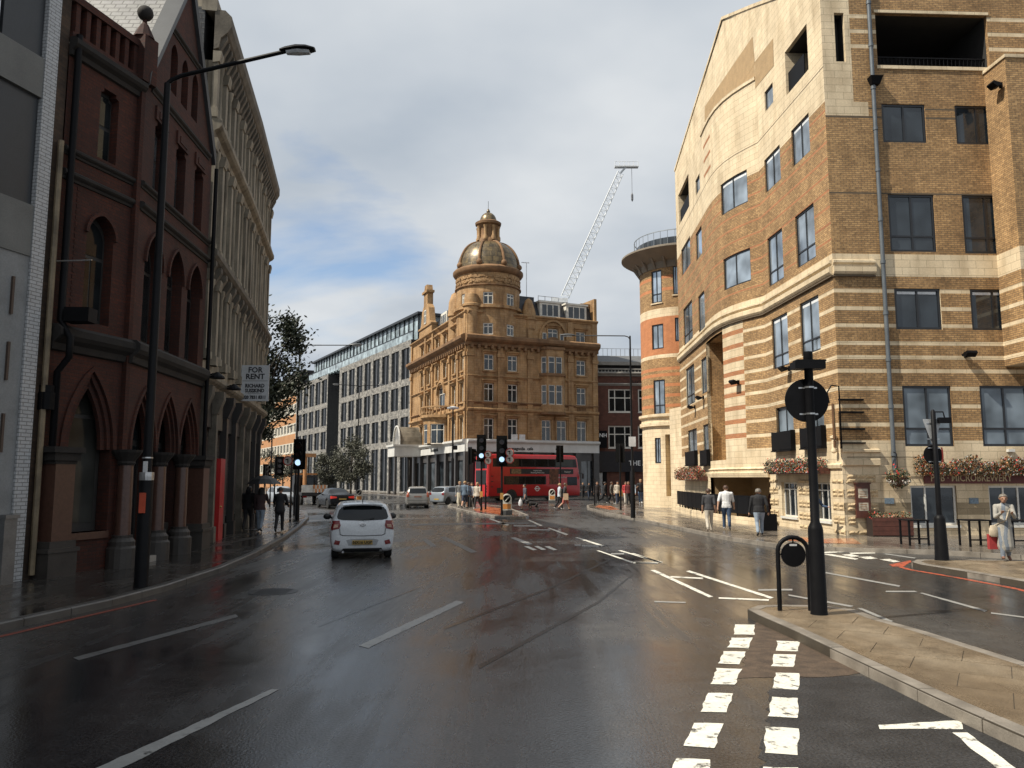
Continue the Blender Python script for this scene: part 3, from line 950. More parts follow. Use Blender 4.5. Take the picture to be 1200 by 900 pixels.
rl.prof(b, 0, tK, [(0, 2.45), (.08, 2.48), (.10, 2.6), (0, 2.66)])
b.build('string_course', M_STONE, RB)
for i, (h, th) in enumerate(wins):
    n = th == 'n'
    window(rl, h, RB, M_FRAME, M_GLASSL, -.05, .07, () if n else (.5,), () if n else th, blind=.14 if i in (0, 1, 4, 5, 16) else None)
for h in fr:
    window(rl, h, RB, M_FRAME, M_GLASSM, -.08, .07, (.5,), ())
for k, h in enumerate(gw):
    window(rl, h, RB, M_WFRAME, M_GLASS, -.12, .055, (.33, .66), (.80,), sill=M_WFRAME)
# black balcony panels and rails of the loggias
for h in fr + [w[0] for w in wins[13:15]]:
    b = MB()
    z = h[2]
    rl.fbox(b, h[0] - .12, h[1] + .12, z + .02, z + .78, .16, .20); rl.fbox(b, h[0] - .14, h[0] - .10, z, z + .80, 0, .2)
    rl.fbox(b, h[1] + .10, h[1] + .14, z, z + .80, 0, .2); rl.fbox(b, h[0] - .15, h[1] + .15, z - .05, z + .0, 0, .24)
    b.build('balcony', M_BLACK, RB)
for h in (log1, log2):
    b = MB()
    rl.fbox(b, h[0] + .6, h[1] - .02, h[2] + .03, h[2] + 1.0, -.14, -.10)
    b.build('railing', M_BLACK, RB)
# front wall facing the junction
TOPF = 22.0
WF = [(1034, 1085, 122, 167, ()), (1120, 1171, 124, 169, ()), (1042, 1096, 228, 295, (.27,)), (1129, 1184, 229, 297, (.27,)),
      (1049, 1103, 338, 386, ()), (1138, 1192, 339, 387, ()), (1059, 1116, 452, 523, (.29,)), (1150, 1206, 452, 523, (.29,))]
fw = [(rf.rect(*w[:4]), w[4]) for w in WF]
dx = fw[0][0][0] - fw[1][0][0]
for k in (1, 3, 5, 7):                                   # the next bays, out of the frame
    h, th = fw[k]
    for j in (1, 2):
        if h[0] - j * 2.65 > .3: fw.append(((h[0] - j * 2.65, h[1] - j * 2.65, h[2], h[3]), th))
lg = rf.rect(1027, 1158, 17, 78); lg2 = rf.rect(978.5, 990, 15, 72)
pubw = [rf.rect(1068, 1122, 571, 620), rf.rect(1160, 1214, 572, 621)]
pubw = [(a, b_, .47, 1.86) for a, b_, _, _ in pubw]
pubw.append((pubw[1][0] - 2.9, pubw[1][1] - 2.9, .47, 1.86))
Lf = rf.L
bandz = [rf.px(1040, y)[1] for y in (20, 37.5, 55)]
def mat_front(t, z):
    if z < zs0: return 1 if (int(z / .42) % 3 != 2 or z > 1.9) else 3
    if zc0 - .02 <= z <= zc1: return 1
    if z < zc0: return 1 if any(abs(z - q) < .07 for q in stz) else 0
    if z > zst and t > Lf - 1.1: return 1
    if zst - .55 < z < zst and t > Lf - 1.65: return 1
    if any(abs(z - q) < .075 for q in bandz): return 1
    if any(abs(z - q) < .035 for q in (15.9, 15.55, 12.6)): return 2
    return 0
rows = [zs0, zc0 - .02, zc1, zst, zst - .55, 12.565, 12.635, 15.865, 15.935, 15.515, 15.585] + [.42 * k for k in range(1, 9)]
for q in stz: rows += [q - .07, q + .07]
for q in bandz: rows += [q - .075, q + .075]
mb = MB()
rf.wall(mb, 0, Lf, 0, TOPF, [h for h, _ in fw] + pubw + [lg + (3.2,), lg2 + (.6,)], mat_front, rows, .12, extra=(Lf - 1.1, Lf - 1.65))
for h, dp in ((lg, 3.2), (lg2, .6)):
    mb.poly([rf.P(h[0], h[2], -dp), rf.P(h[1], h[2], -dp), rf.P(h[1], h[3], -dp), rf.P(h[0], h[3], -dp)], 0)
M_STONED = mat('weathered_stone', (.30, .235, .15), .85, var=.15, brick=(.62, .21, .008, (.2, .16, .1), (.27, .21, .13)))
mb.build('wall', [M_STOCK, M_STONE, mat('dark_course', (.10, .075, .05), .9), M_STONED], RB)
for i, (h, th) in enumerate(fw):
    low = abs(h[2] - fw[6][0][2]) < .1
    window(rf, h, RB, M_FRAME, M_GLASSM if low else M_GLASS, -.04, .085, (.5,), th, blind=.12 if abs(h[2] - fw[4][0][2]) < .1 else None)
for h in pubw:
    window(rf, h, RB, M_WFRAME, M_GLASS, -.08, .075, (.34, .66), (), sill=M_WFRAME)
M_LOG = mat('loggia_shade', (.022, .021, .02), .8)  # near-black inner faces: shade of the deep loggias put into the colour
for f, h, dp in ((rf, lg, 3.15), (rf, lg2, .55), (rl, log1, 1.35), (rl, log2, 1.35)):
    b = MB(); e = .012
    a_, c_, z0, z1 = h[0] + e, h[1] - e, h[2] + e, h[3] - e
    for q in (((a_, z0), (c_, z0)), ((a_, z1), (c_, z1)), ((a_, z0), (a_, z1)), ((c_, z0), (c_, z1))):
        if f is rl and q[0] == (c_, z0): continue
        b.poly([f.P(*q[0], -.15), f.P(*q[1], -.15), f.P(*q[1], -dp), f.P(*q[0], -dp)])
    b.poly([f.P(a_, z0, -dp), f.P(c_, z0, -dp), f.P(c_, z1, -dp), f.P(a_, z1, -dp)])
    b.build('loggia_shade_lining', M_LOG, RB)
b = MB(); rf.fbox(b, lg[0] - .05, lg[1] + .05, lg[2] - .14, lg[2] - .01, -.1, .05); rf.fbox(b, lg[0] - .05, lg[1] + .05, lg[3] + .01, lg[3] + .12, -.1, .04)
b.build('sill', M_STONE, RB)
b = MB()
rf.fbox(b, lg[0], lg[1], lg[2] + .45, lg[2] + .5, -.3, -.25)
for k in range(28):
    t = lg[0] + (lg[1] - lg[0]) * (k + .5) / 28
    rf.fbox(b, t - .012, t + .012, lg[2], lg[2] + .45, -.29, -.26)
b.build('railing', M_BLACK, RB)
# projecting brick bay at the end of the wall
px0 = rf.tx(1168, 300)[0]
b = MB()
bf = Fac([rf.P(0, 0, 1.25)[:2], rf.P(px0, 0, 1.25)[:2], rf.P(px0, 0, 0)[:2]], rf.sg)
def mat_pier(t, z):
    if zc0 - .02 <= z <= zc1: return 1
    return 1 if z < zc0 and any(abs(z - q) < .07 for q in stz) else 0
pz0, pz1 = 6.15, 17.35
rws = [zc0 - .02, zc1] + [q + e for q in stz for e in (-.07, .07)]
bf.wall(b, 0, bf.L, pz0, pz1, [], mat_pier, rws)
b.poly([rf.P(0, pz1, 1.25), rf.P(px0, pz1, 1.25), rf.P(px0, pz1, 0), rf.P(0, pz1, 0)], 1)
b.poly([rf.P(0, pz0, 1.25), rf.P(px0, pz0, 1.25), rf.P(px0, pz0, 0), rf.P(0, pz0, 0)], 1)
b.build('projecting_bay', [M_STOCK, M_STONE], RB)
b = MB(); bf.prof(b, 0, bf.L, [(.05, pz1 - .02), (.05, pz1 + .1), (-.35, pz1 + .1), (-.35, pz1 - .02)]); b.build('coping', M_STONE, RB)
# floodlights and lamps on the walls
def flood(f, x, y, down=False):
    t, z = f.px(x, y)
    b = MB()
    f.fbox(b, t - .05, t + .05, z - .10, z + .10, 0, .08)
    f.prof(b, t - .19, t + .19, [(.08, z), (.42, z + .10), (.46, z + .02), (.30, z - .12), (.12, z - .06)])
    b.build('floodlight', M_BLACK, RB)
    return t, z
for x, y in ((866, 448), (825, 466), (815, 477), (926, 432)):
    flood(rl, x, y)
flood(rf, 1131, 416)
flood(rf, 1200, 426)
flood(bf, 1174, 100)
b = MB(); t, z = rf.px(1183, 528); rf.fbox(b, t - .12, t + .12, z - .05, z + .05, 0, .13); b.build('bulkhead_lamp', M_WFRAME, RB)
# drainpipe
b = MB()
t0_, zt_ = rf.px(1014, 5)[0], 22
def pipe_t(z): return rf.px(1031, 270)[0]
tp = pipe_t(0)
rs = [rf.P(tp, z, .10) for z in (22, 15, 10, 5, 1.95)]
b.tube(rs, .075, 12)
for z in (2.9, 4.6, 6.3, 8, 9.9, 11.5, 13.4, 15, 16.6, 18.3, 20):
    b.lathe([(.095, 0), (.095, .12)], 12, rf.P(tp, z, .10))
b.tube([rf.P(tp, 1.9, .10), rf.P(tp, 1.9, .25)], .05, 8)
b.build('drainpipe', mat('grey_pipe', (.11, .125, .14), .45, .2), RB, smooth=True)
b = MB(); t, z = rf.px(1023, 96); b.hexa([rf.P(t - .15, z - .18, .05), rf.P(t + .15, z - .18, .05), rf.P(t + .15, z - .18, .22), rf.P(t - .15, z - .18, .22),
     rf.P(t - .24, z + .1, .02), rf.P(t + .24, z + .1, .02), rf.P(t + .24, z + .1, .34), rf.P(t - .24, z + .1, .34)]); b.build('rainwater_hopper', M_BLACK, RB)
# pub fascia
t1_, z1_ = rf.px(1082, 556); t0_, z0_ = rf.px(1196, 568)
zf0, zf1 = 1.93, 2.30
b = MB(); rf.fbox(b, t0_ - 1.2, t1_, zf0, zf1, 0, .06)
SIGN = b.build('pub_sign', mat('sign_red_brown', (.11, .022, .018), .5, var=.2), RB)
tm = rf.px(1137, 562)[0]
ang = atan2(rf.d[0].y, rf.d[0].x) + pi
p = rf.P(tm, (zf0 + zf1) / 2, .067)
text('lettering', 'PUB · MICROBREWERY', .34, SIGN, mat('sign_gold', (.50, .40, .24), .5), p, (pi / 2, 0, ang), .006, bold=.004, sx=.86)
# rock-faced stones round the pub windows and corner
def block_mesh(w, h, d, seed):
    rnd = random.Random(seed)
    m = MB()
    nx, nz = 4, 2
    g = {}
    for i in range(nx + 1):
        for k in range(nz + 1):
            edge = i in (0, nx) or k in (0, nz)
            g[i, k] = m.vs([(w * i / nx, -(.012 if edge else d * rnd.uniform(.55, 1.1)), h * k / nz)])[0]
    for i in range(nx):
        for k in range(nz):
            m.face((g[i, k], g[i + 1, k], g[i + 1, k + 1], g[i, k + 1]))
    base = m.vs([(0, .02, 0), (w, .02, 0), (w, .02, h), (0, .02, h)])
    m.face((base[0], base[1], g[nx, 0], g[0, 0])); m.face((g[0, nz], g[nx, nz], base[2], base[3]))
    return m.mesh('stone_block', M_RUSTIC)
BLK = [block_mesh(.40, .125, .052, k) for k in range(5)]
def stones(f, x0, x1, zs):
    a, c = f.tx(x0, 600)[0], f.tx(x1, 600)[0]
    a, c = min(a, c), max(a, c)
    dr = f.d[0] if f is rf else f.d[0]
    for z in zs:
        n = max(1, round((c - a) / .40))
        for k in range(n):
            t = a + (c - a) * k / n
            w = (c - a) / n * .97
            flip = f.n[0].x * -dr.y + f.n[0].y * dr.x
            # local x runs along the wall so that local -y points outwards
            if Vector((dr.y, -dr.x)).dot(f.n[0]) > 0:
                p, an = f.P(t, z, .002), atan2(dr.y, dr.x)
            else:
                p, an = f.P(t + w, z, .002), atan2(-dr.y, -dr.x)
            place(random.choice(BLK), 'stone_block', RB, p, (0, 0, an), (w / .40, 1, 1))
lv = (.16, .50, .64, .98, 1.12, 1.46, 1.60, 1.94)
stones(rl, 903, 913, lv); stones(rl, 937, 951, lv); stones(rl, 977, 990, lv)
stones(rf, 993, 1003, lv); stones(rf, 1020, 1030, (.50, .64, .98, 1.12, 1.46, 1.60)); stones(rf, 994, 1028, (1.98, 2.12))
stones(rf, 994, 1016, (.16,))
# corner lamp bracket, iron rod, cornice at the corner of the pub
b = MB(); rf.prof(b, Lf - 1.35, Lf + .02, [(0, 2.55), (.10, 2.58), (.10, 2.78), (.05, 2.82), (.05, 3.0), (.13, 3.05), (.13, 3.12), (0, 3.16)]); b.build('string_course', M_STONE, RB)
b = MB(); b.tube([rf.P(Lf - .1, 2.86, .2), rf.P(Lf - 2.6, 2.86, .2), rf.P(Lf - 2.95, 2.78, .16)], .014, 6); b.build('iron_rod', M_BLACK, RB)
b = MB(); q = rl.P(.25, 3.0, .16); b.lathe([(.02, 0), (.10, .05), (.10, .12), (.07, .2), (.07, .5), (.12, .55), (.12, .62), (.02, .66)], 14, q)
b.build('corner_corbel', M_STONE, RB, smooth=True)
# notice board on the pub wall
a, c, z0, z1 = rf.rect(1002, 1019, 571, 606)
b = MB(); rf.fbox(b, a, c, .78, 1.92, .01, .09); rf.fbox(b, a - .03, c + .03, 1.92, 1.97, .01, .12); rf.fbox(b, a - .03, c + .03, .73, .78, .01, .11)
nb = b.build('notice_board', M_WOODB, RB)
for z0, z1 in ((1.42, 1.75), (.98, 1.26)):
    b = MB(); rf.fbox(b, a + .09, c - .09, z0, z1, .09, .094)
    fr_ = b.build('notice', mat('paper_notice', (.42, .38, .30), .6, var=.5, ns=9), nb)
    b = MB()
    for k in range(3):
        rf.fbox(b, a + .14, c - .14, z0 + .05 + k * .08, z0 + .07 + k * .08, .094, .096)
    b.build('notice_print', mat('notice_ink', (.25, .10, .04), .7), fr_)
for x, y in ((1042, 587), (1141, 587)):
    t, _ = rf.px(x, y)
    b = MB(); rf.fbox(b, t - .17, t + .17, 1.22, 1.42, .004, .02); b.build('wall_plaque', mat('plaque_blue_grey', (.14, .19, .24), .4, var=.3, ns=20), RB)

# ------------------------------------------------------------------ round corner tower with the disc roof
DC, DR = (12.55, 58.2), 3.05
DB = thing('round_tower_building', 'round corner tower of banded brick under a wide flat disc roof', 'building', (0, 0, 0))
n = 40
pts = [(DC[0] + DR * cos(a), DC[1] + DR * sin(a)) for a in [radians(100 + 260 * k / n) for k in range(n + 1)]]
df = Fac(pts, 1)
if df.n[0].dot(df.p[0] - Vector(DC)) < 0:
    df = Fac(pts, -1)
zD = lambda y: df.px(770, y)[1]
wD = [df.rect(763.5, 775.5, 317, 355), df.rect(764, 777.5, 380, 409), df.rect(766, 779.5, 445, 486), df.rect(767.5, 774.5, 513, 543),
      df.rect(788.5, 795, 311, 345), df.rect(791, 797, 372, 400)]
door = df.rect(780, 789, 509, 560); door = (door[0], door[1], .9, door[3])
bands = [(zD(372), zD(362), 1), (zD(416), zD(372), 2), (zD(420), zD(416), 1), (zD(489), 0, 1)]
reds = [zD(y) for y in (326, 340, 433, 440, 452, 464, 476)]
def mat_drum(t, z):
    if z < zD(489): return 1
    if zD(372) < z < zD(362) or zD(420) < z < zD(416): return 1
    if zD(416) <= z <= zD(372): return 2
    return 2 if any(abs(z - q) < .11 for q in reds) else 0
ztop = zD(306)
rws = [zD(489), zD(372), zD(362), zD(420), zD(416)] + [q + e for q in reds for e in (-.11, .11)]
b = MB(); df.wall(b, 0, df.L, 0, ztop, wD + [door + (1.2,)], mat_drum, rws, .12)
df.fbox(b, door[0] - .05, door[1] + .05, door[2], door[3], -1.25, -1.2, 3)
M_REDP = mat('terracotta_brick', (.48, .185, .075), .85, var=.12, brick=(.225, .075, .009, (.42, .2, .1), (.42, .155, .06)))
b.build('wall', [M_STOCK, M_STONE, M_REDP, M_TAN], DB)
for i, h in enumerate(wD):
    window(df, h, DB, M_FRAME, M_GLASSL, -.05, .09, (.5,), (.27,) if i in (0, 2) else (), sill=M_STONE if i in (0, 4) else None)
b = MB(); zz = zD(500)
df.prof(b, 0, df.L, [(0, zz), (.18, zz + .05), (.18, zz + .3), (.06, zz + .34), (.06, zz + .6), (.24, zz + .68), (.24, zz + .86), (0, zz + .9)]); b.build('string_course', M_STONE, DB)
b = MB()          # disc roof: thin lipped rim, soffit, brackets
zr = df.px(755, 318)[1]
b.lathe([(DR + .05, -.55), (DR + .15, -.1), (DR + .55, .15), (DR + 1.22, .55), (DR + 1.32, .62), (DR + 1.32, .74), (DR + 1.1, .82), (.3, 1.0)], 56, (DC[0], DC[1], ztop))
b.build('disc_roof', mat('grey_brown_render', (.20, .165, .125), .7, var=.15, ns=1), DB, smooth=True)
for k in range(18):
    a = radians(100 + 260 * k / 17)
    c, s_ = cos(a), sin(a)
    b = MB()
    def q(r, w, z): return (DC[0] + r * c - w * s_, DC[1] + r * s_ + w * c, ztop + z)
    b.hexa([q(DR + .05, -.08, -.6), q(DR + .35, -.08, -.15), q(DR + .35, .08, -.15), q(DR + .05, .08, -.6), q(DR + .05, -.08, .1), q(DR + .55, -.08, .14), q(DR + .55, .08, .14), q(DR + .05, .08, .1)])
    b.build('bracket', mat('grey_brown_render', (.2, .165, .125)), DB)
b = MB(); b.lathe([(DR + .2, .9), (DR + .2, 1.55), (DR + .1, 1.6), (.2, 1.65)], 48, (DC[0], DC[1], ztop))
b.build('roof_drum', glass('roof_glass', (.03, .035, .04), .12), DB)
b = MB()
for k in range(40):
    a = 2 * pi * k / 40
    p = Vector((DC[0] + (DR + .35) * cos(a), DC[1] + (DR + .35) * sin(a), ztop + .8))
    b.tube([p, p + Vector((0, 0, 1.25))], .018, 5)
b.lathe([(DR + .33, 2.0), (DR + .37, 2.0), (DR + .37, 2.05), (DR + .33, 2.05)], 40, (DC[0], DC[1], ztop), caps=False)
b.build('roof_railing', mat('galvanised', (.3, .32, .33), .4, .6), DB)
# stone porch pier beside the tower
b = MB(); q0 = (10.75, 50.9)
b.prism([(10.70, 50.7), (10.35, 52.6), (11.6, 54.5), (13, 52), (13, 50.7)], 0, zD(489) + .25); b.build('porch_pier', M_STONE, DB)
b = MB(); b.prism([(12.2, 50.7), (27, 51), (27, 70), (16, 70), (13.5, 60)], 0, 16.5); b.build('core', M_STOCK, DB)
# ------------------------------------------------------------------ red gothic building
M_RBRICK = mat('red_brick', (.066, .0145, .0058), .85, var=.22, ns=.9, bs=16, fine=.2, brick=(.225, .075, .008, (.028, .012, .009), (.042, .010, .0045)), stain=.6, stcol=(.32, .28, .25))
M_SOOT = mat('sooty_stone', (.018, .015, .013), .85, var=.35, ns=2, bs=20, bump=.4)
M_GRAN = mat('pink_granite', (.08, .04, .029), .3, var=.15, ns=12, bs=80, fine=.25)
M_GREYST = mat('grey_plinth', (.038, .033, .029), .6, var=.25, bs=30, bump=.3)
M_DGLASS = glass('dark_window_glass', (.010, .012, .013), .06, .3)
M_DFRAME = mat('dark_sash', (.03, .028, .026), .5)
M_SLATE = mat('slate_roof', (.20, .195, .18), .45, var=.2, ns=2, brick=(.30, .17, .02, (.07, .065, .06), (.19, .185, .18)))
M_LEAD = mat('lead', (.035, .037, .04), .5)
GP0, GP1, GP2 = (-9.575, 16.4), (-8.98, 18.45), (-9.22, 23.35)
GB = thing('gothic_building', 'red brick gothic building with pointed arches, gable and slate roof', 'building')
ga, gb = Fac([GP0, GP1]), Fac([GP1, GP2])
La, Lb = ga.L, gb.L
z1s, z2s, zev, zap = 5.05, 9.05, 11.6, 15.9
def lancet(f, x0, x1, y0, y1, rise=.55):
    a, c, z0, z1 = f.rect(x0, x1, y0, y1)
    return [(a, z0), (c, z0)] + [q for q in gothic(a, c, z1 - (c - a) * rise, z1)][::-1], (a, c, z0, z1)
def shoulder(f, x0, x1, y0, y1):
    a, c, z0, z1 = f.rect(x0, x1, y0, y1)
    k = (c - a) * .16
    return [(a, z0), (c, z0), (c, z1 - k * 1.4), (c - k, z1 - k * .9), (c - k, z1), (a + k, z1), (a + k, z1 - k * .9), (a, z1 - k * 1.4)], (a, c, z0, z1)
def arch_glazing(f, loop, box, parent, gm, fm, d, bar=.62, mull=True):
    a, c, z0, z1 = box
    b = MB()
    f.shape(b, loop, (), d - .03)
    o = b.build('window', fm, parent)
    m = MB()
    t = .045
    def inner(pt):
        cx, cz = (a + c) / 2, (z0 + z1) / 2
        k = 1 - .11
        return (cx + (pt[0] - cx) * (1 - .16), cz + (pt[1] - cz) * k)
    zb = z0 + (z1 - z0) * bar
    up = [inner(p) for p in loop]
    lo = [q for q in clip(up, -99, 99, -99, zb - t)]
    hi = [q for q in clip(up, -99, 99, zb + t, 99)]
    for part in (lo, hi):
        if not part: continue
        halves = [clip(part, -99, (a + c) / 2 - t / 2, -99, 99), clip(part, (a + c) / 2 + t / 2, 99, -99, 99)] if mull and part is lo else [part]
        for hh in halves:
            if hh:
                g = MB(); f.shape(g, hh, (), d - .015); g.build('pane', gm, o)
    return o
def moulding(f, line, parent, w=.10, d0=-.02, d1=.07, name='arch_moulding', m=None, steps=1):
    for k in range(steps):
        b = MB()
        L = []
        cx = sum(p[0] for p in line) / len(line); zb = line[0][1]
        rs = []
        for i, (t, z) in enumerate(line):
            a, c = line[max(i - 1, 0)], line[min(i + 1, len(line) - 1)]
            dx_, dz_ = c[0] - a[0], c[1] - a[1]
            h = hypot(dx_, dz_) or 1
            nx, nz = -dz_ / h, dx_ / h
            o0, o1 = -k * w * 1.05, -k * w * 1.05 + w
            rs.append([f.P(t + nx * o0, z + nz * o0, d0 - k * .07), f.P(t + nx * o0, z + nz * o0, d1 - k * .07), f.P(t + nx * o1, z + nz * o1, d1 - k * .07), f.P(t + nx * o1, z + nz * o1, d0 - k * .07)])
        b.rings(rs)
        b.build(name, m or M_RBRICK, parent)
# left strip: one pointed window above another over a wide arch
A1, A1b = lancet(ga, 99, 131, 252, 380, .62); A2, A2b = shoulder(ga, 116, 138, 106, 190)
A0 = gothic(.5, La - .28, 2.75, 4.45); A0 = [(La - .28, .95)] + A0[::-1] + [(.5, .95)]
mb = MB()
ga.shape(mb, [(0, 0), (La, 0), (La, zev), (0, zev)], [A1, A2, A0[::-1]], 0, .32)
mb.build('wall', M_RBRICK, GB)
arch_glazing(ga, A1, A1b, GB, M_DGLASS, M_DFRAME, -.22)
arch_glazing(ga, A2, A2b, GB, M_DGLASS, M_DFRAME, -.18, .5, False)
arch_glazing(ga, A0[::-1], (.5, La - .28, .95, 4.45), GB, glass('shop_glass', (.03, .03, .027), .12, .2), M_DFRAME, -.30, .72, False)
moulding(ga, gothic(.5, La - .28, 2.75, 4.45), GB, .11, -.05, .05, steps=3)
moulding(ga, gothic(A1b[0], A1b[1], A1b[3] - (A1b[1] - A1b[0]) * .62, A1b[3]), GB, .08)
b = MB(); ga.fbox(b, .5, La - .28, .80, .95, -.3, .06); b.build('window_sill', M_GRAN, GB)
# gabled bay
def lan(x0, x1, y0, y1): return lancet(gb, x0, x1, y0, y1, .75)
B1 = [lan(151, 172, 270, 392), lan(176, 192, 285, 402), lan(198, 218, 299, 410)]
B2 = [shoulder(gb, 162, 175, 134, 211), shoulder(gb, 186, 198, 155, 230), shoulder(gb, 209, 221, 175, 246)]
B3 = [lan(183, 192, 46, 88), lan(196, 204, 59, 99), lan(207, 215, 72, 109)]
zt = [sum(q[1][k] for q in B1) / 3 for k in (2, 3)]
def relevel(group, f, z0, z1, kind, ws):
    out = []
    for (lp_, bx_), w in zip(group, ws):
        c = (bx_[0] + bx_[1]) / 2
        a, e = c - w / 2, c + w / 2
        if kind == 'l':
            out.append(([(a, z0), (e, z0)] + gothic(a, e, z1 - w * .8, z1)[::-1], (a, e, z0, z1)))
        else:
            k = w * .16
            out.append(([(a, z0), (e, z0), (e, z1 - k * 1.4), (e - k, z1 - k * .9), (e - k, z1), (a + k, z1), (a + k, z1 - k * .9), (a, z1 - k * 1.4)], (a, e, z0, z1)))
    return out
for k, g in enumerate((B1, B2, B3)):
    pass
def centres(n, a, c): return [(None, (a + (c - a) * (i + .5) / n,) * 2 + (0, 0)) for i in range(n)]
B1 = relevel(centres(3, .25, Lb - .25), gb, 5.35, 8.15, 'l', (1.05,) * 3)
B2 = relevel(centres(3, .3, Lb - .3), gb, 9.25, 11.0, 's', (.72,) * 3)
B3 = relevel(centres(3, 1.25, Lb - 1.25), gb, 12.2, 13.55, 'l', (.48,) * 3)
g0 = [gothic(.2 + k * 1.55, 1.62 + k * 1.55, 2.75, 4.25) for k in range(3)]
G0 = [[(l[-1][0], .14)] + l[::-1] + [(l[0][0], .14)] for l in g0]
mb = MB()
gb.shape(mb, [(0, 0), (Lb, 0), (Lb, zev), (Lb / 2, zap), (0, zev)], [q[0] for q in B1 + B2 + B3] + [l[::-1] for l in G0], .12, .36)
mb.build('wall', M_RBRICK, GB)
b = MB()
ga.fbox(b, La - .10, La + .02, 0, zev, -.1, .13); gb.fbox(b, Lb - .14, Lb, 0, zev, -.3, .119)
b.build('pier', M_RBRICK, GB)
gb2 = Fac([gb.P(0, 0, .12)[:2], gb.P(Lb, 0, .12)[:2]], gb.sg)
for lp_, bx_ in B1:
    arch_glazing(gb2, lp_, bx_, GB, M_DGLASS, M_DFRAME, -.24, .66)
    moulding(gb2, gothic(bx_[0], bx_[1], bx_[3] - 1.05 * .8, bx_[3]), GB, .07, m=M_RBRICK)
for lp_, bx_ in B2:
    arch_glazing(gb2, lp_, bx_, GB, glass('pale_sash_glass', (.05, .055, .06)), M_DFRAME, -.2, .5, False)
    b = MB(); gb2.fbox(b, bx_[0] - .06, bx_[1] + .06, 11.0, 11.35, 0, .05); gb2.fbox(b, bx_[0] + .1, bx_[1] - .1, 11.08, 11.26, .05, .07); b.build('window_hood', M_RBRICK, GB)
for lp_, bx_ in B3:
    arch_glazing(gb2, lp_, bx_, GB, M_DGLASS, M_DFRAME, -.2, .5, False)
for k, l in enumerate(g0):
    moulding(gb2, l, GB, .10, -.08, .05, steps=3)
    b = MB(); gb2.shape(b, G0[k][::-1], (), -.36); w = b.build('window', M_DFRAME, GB)
    for j in range(2):
        a = l[0][0] + .14 + j * .60
        b = MB(); gb2.fbox(b, a, a + .52, 1.0 if k != 0 else .2, 2.9, -.352, -.34); b.build('pane', M_DGLASS, w)
    b = MB(); gb2.fbox(b, l[0][0] + .2, l[-1][0] - .2, 3.05, 3.7, -.352, -.34); b.build('pane', M_DGLASS, w)
    if k:
        b = MB(); gb2.fbox(b, l[0][0], l[-1][0], .12, .95, -.35, -.12); b.build('stall_riser', M_GREYST, GB)
b = MB(); gb2.fbox(b, .2, 1.62, .12, .26, -.1, .28); b.build('door_step', mat('worn_stone', (.3, .28, .25), .7), GB)
# columns in front of the arches
def column(f, t, parent, rnd=True, h=2.75, r=.17, d=.14):
    p = f.P(t, 0, d)
    b = MB()
    if rnd:
        b.lathe([(r * 1.9, 0), (r * 1.9, .55), (r * 1.6, .60), (r * 1.65, .70), (r * 1.25, .78), (r * 1.3, .84)], 16, p)
    else:
        an = atan2(f.d[0].y, f.d[0].x)
        for w, z0, z1 in ((.36, 0, .62), (.40, .62, .70), (.33, .70, .84)):
            f.fbox(b, t - w, t + w, z0, z1, d - w, d + w * .7)
    b.build('column_base', M_GREYST, parent)
    b = MB()
    if rnd: b.lathe([(r, .84), (r * .94, h - .35)], 18, p)
    else: f.fbox(b, t - .25, t + .25, .84, h - .35, d - .25, d + .18)
    b.build('column_shaft', M_GRAN, parent, smooth=True)
    b = MB()
    if rnd: b.lathe([(r * .98, h - .35), (r * 1.15, h - .3), (r * 1.1, h - .25), (r * 1.9, h - .06), (r * 2.0, h)], 12, p)
    else:
        for w, z0, z1 in ((.28, h - .35, h - .28), (.33, h - .28, h - .12), (.40, h - .12, h)):
            f.fbox(b, t - w, t + w, z0, z1, d - .28, d + w * .7)
    b.build('column_capital', M_SOOT, parent)
column(ga, .30, GB, False); column(ga, La - .02, GB, True, d=.2)
for t in (1.68, 3.24): column(gb2, t, GB, True)
column(gb2, Lb - .20, GB, False)
# cornices and strings
def cornice(f, t0, t1, z, parent, h=.5, p=.3, m=M_SOOT, name='cornice'):
    b = MB()
    f.prof(b, t0, t1, [(0, z), (p * .3, z + h * .05), (p * .4, z + h * .3), (p * .8, z + h * .45), (p, z + h * .6), (p, z + h * .85), (p * .6, z + h), (0, z + h)])
    return b.build(name, m, parent)
gw_ = Fac([GP0, GP1, GP2])
gw2 = Fac([GP0, GP1, GP2])
cornice(ga, -.02, La + .05, 4.75, GB, .55, .28); cornice(gb2, -.1, Lb, 4.75, GB, .55, .24)
for z, h, p in ((8.45, .22, .12), (9.0, .18, .10)):
    cornice(ga, 0, La, z, GB, h, p); cornice(gb2, 0, Lb, z, GB, h, p)
cornice(ga, -.02, La, 11.2, GB, .42, .22)
cornice(gb2, .3, Lb - .3, 11.55, GB, .2, .1); cornice(gb2, 1.2, Lb - 1.2, 13.75, GB, .16, .09)
b = MB()
for z, zz in ((11.62, 11.75), (12.45, 12.62)): ga.fbox(b, 0, La - .15, z, zz, -.2, .06)
for k in range(7):
    t = .15 + k * (La - .4) / 6
    ga.fbox(b, t - .06, t + .06, 11.75, 12.45, -.16, .02)
ga.fbox(b, 0, La - .15, 11.75, 12.45, -.2, -.17)
b.build('parapet', M_RBRICK, GB)
b = MB()          # raking coping of the gable, kneeler with finial
for (t0, z0), (t1, z1) in (((-.05, zev + .25), (Lb / 2, zap + .12)), ((Lb / 2, zap + .12), (Lb + .05, zev + .25))):
    b.rings([[gb2.P(t, z - .3, .10), gb2.P(t, z, .12), gb2.P(t, z, -.35), gb2.P(t, z - .3, -.35)] for t, z in ((t0, z0), (t1, z1))])
b.build('gable_coping', M_LEAD, GB)
b = MB(); ga.fbox(b, La - .2, La + .25, 11.6, 12.75, -.2, .22); q = ga.P(La, 12.75, .0)
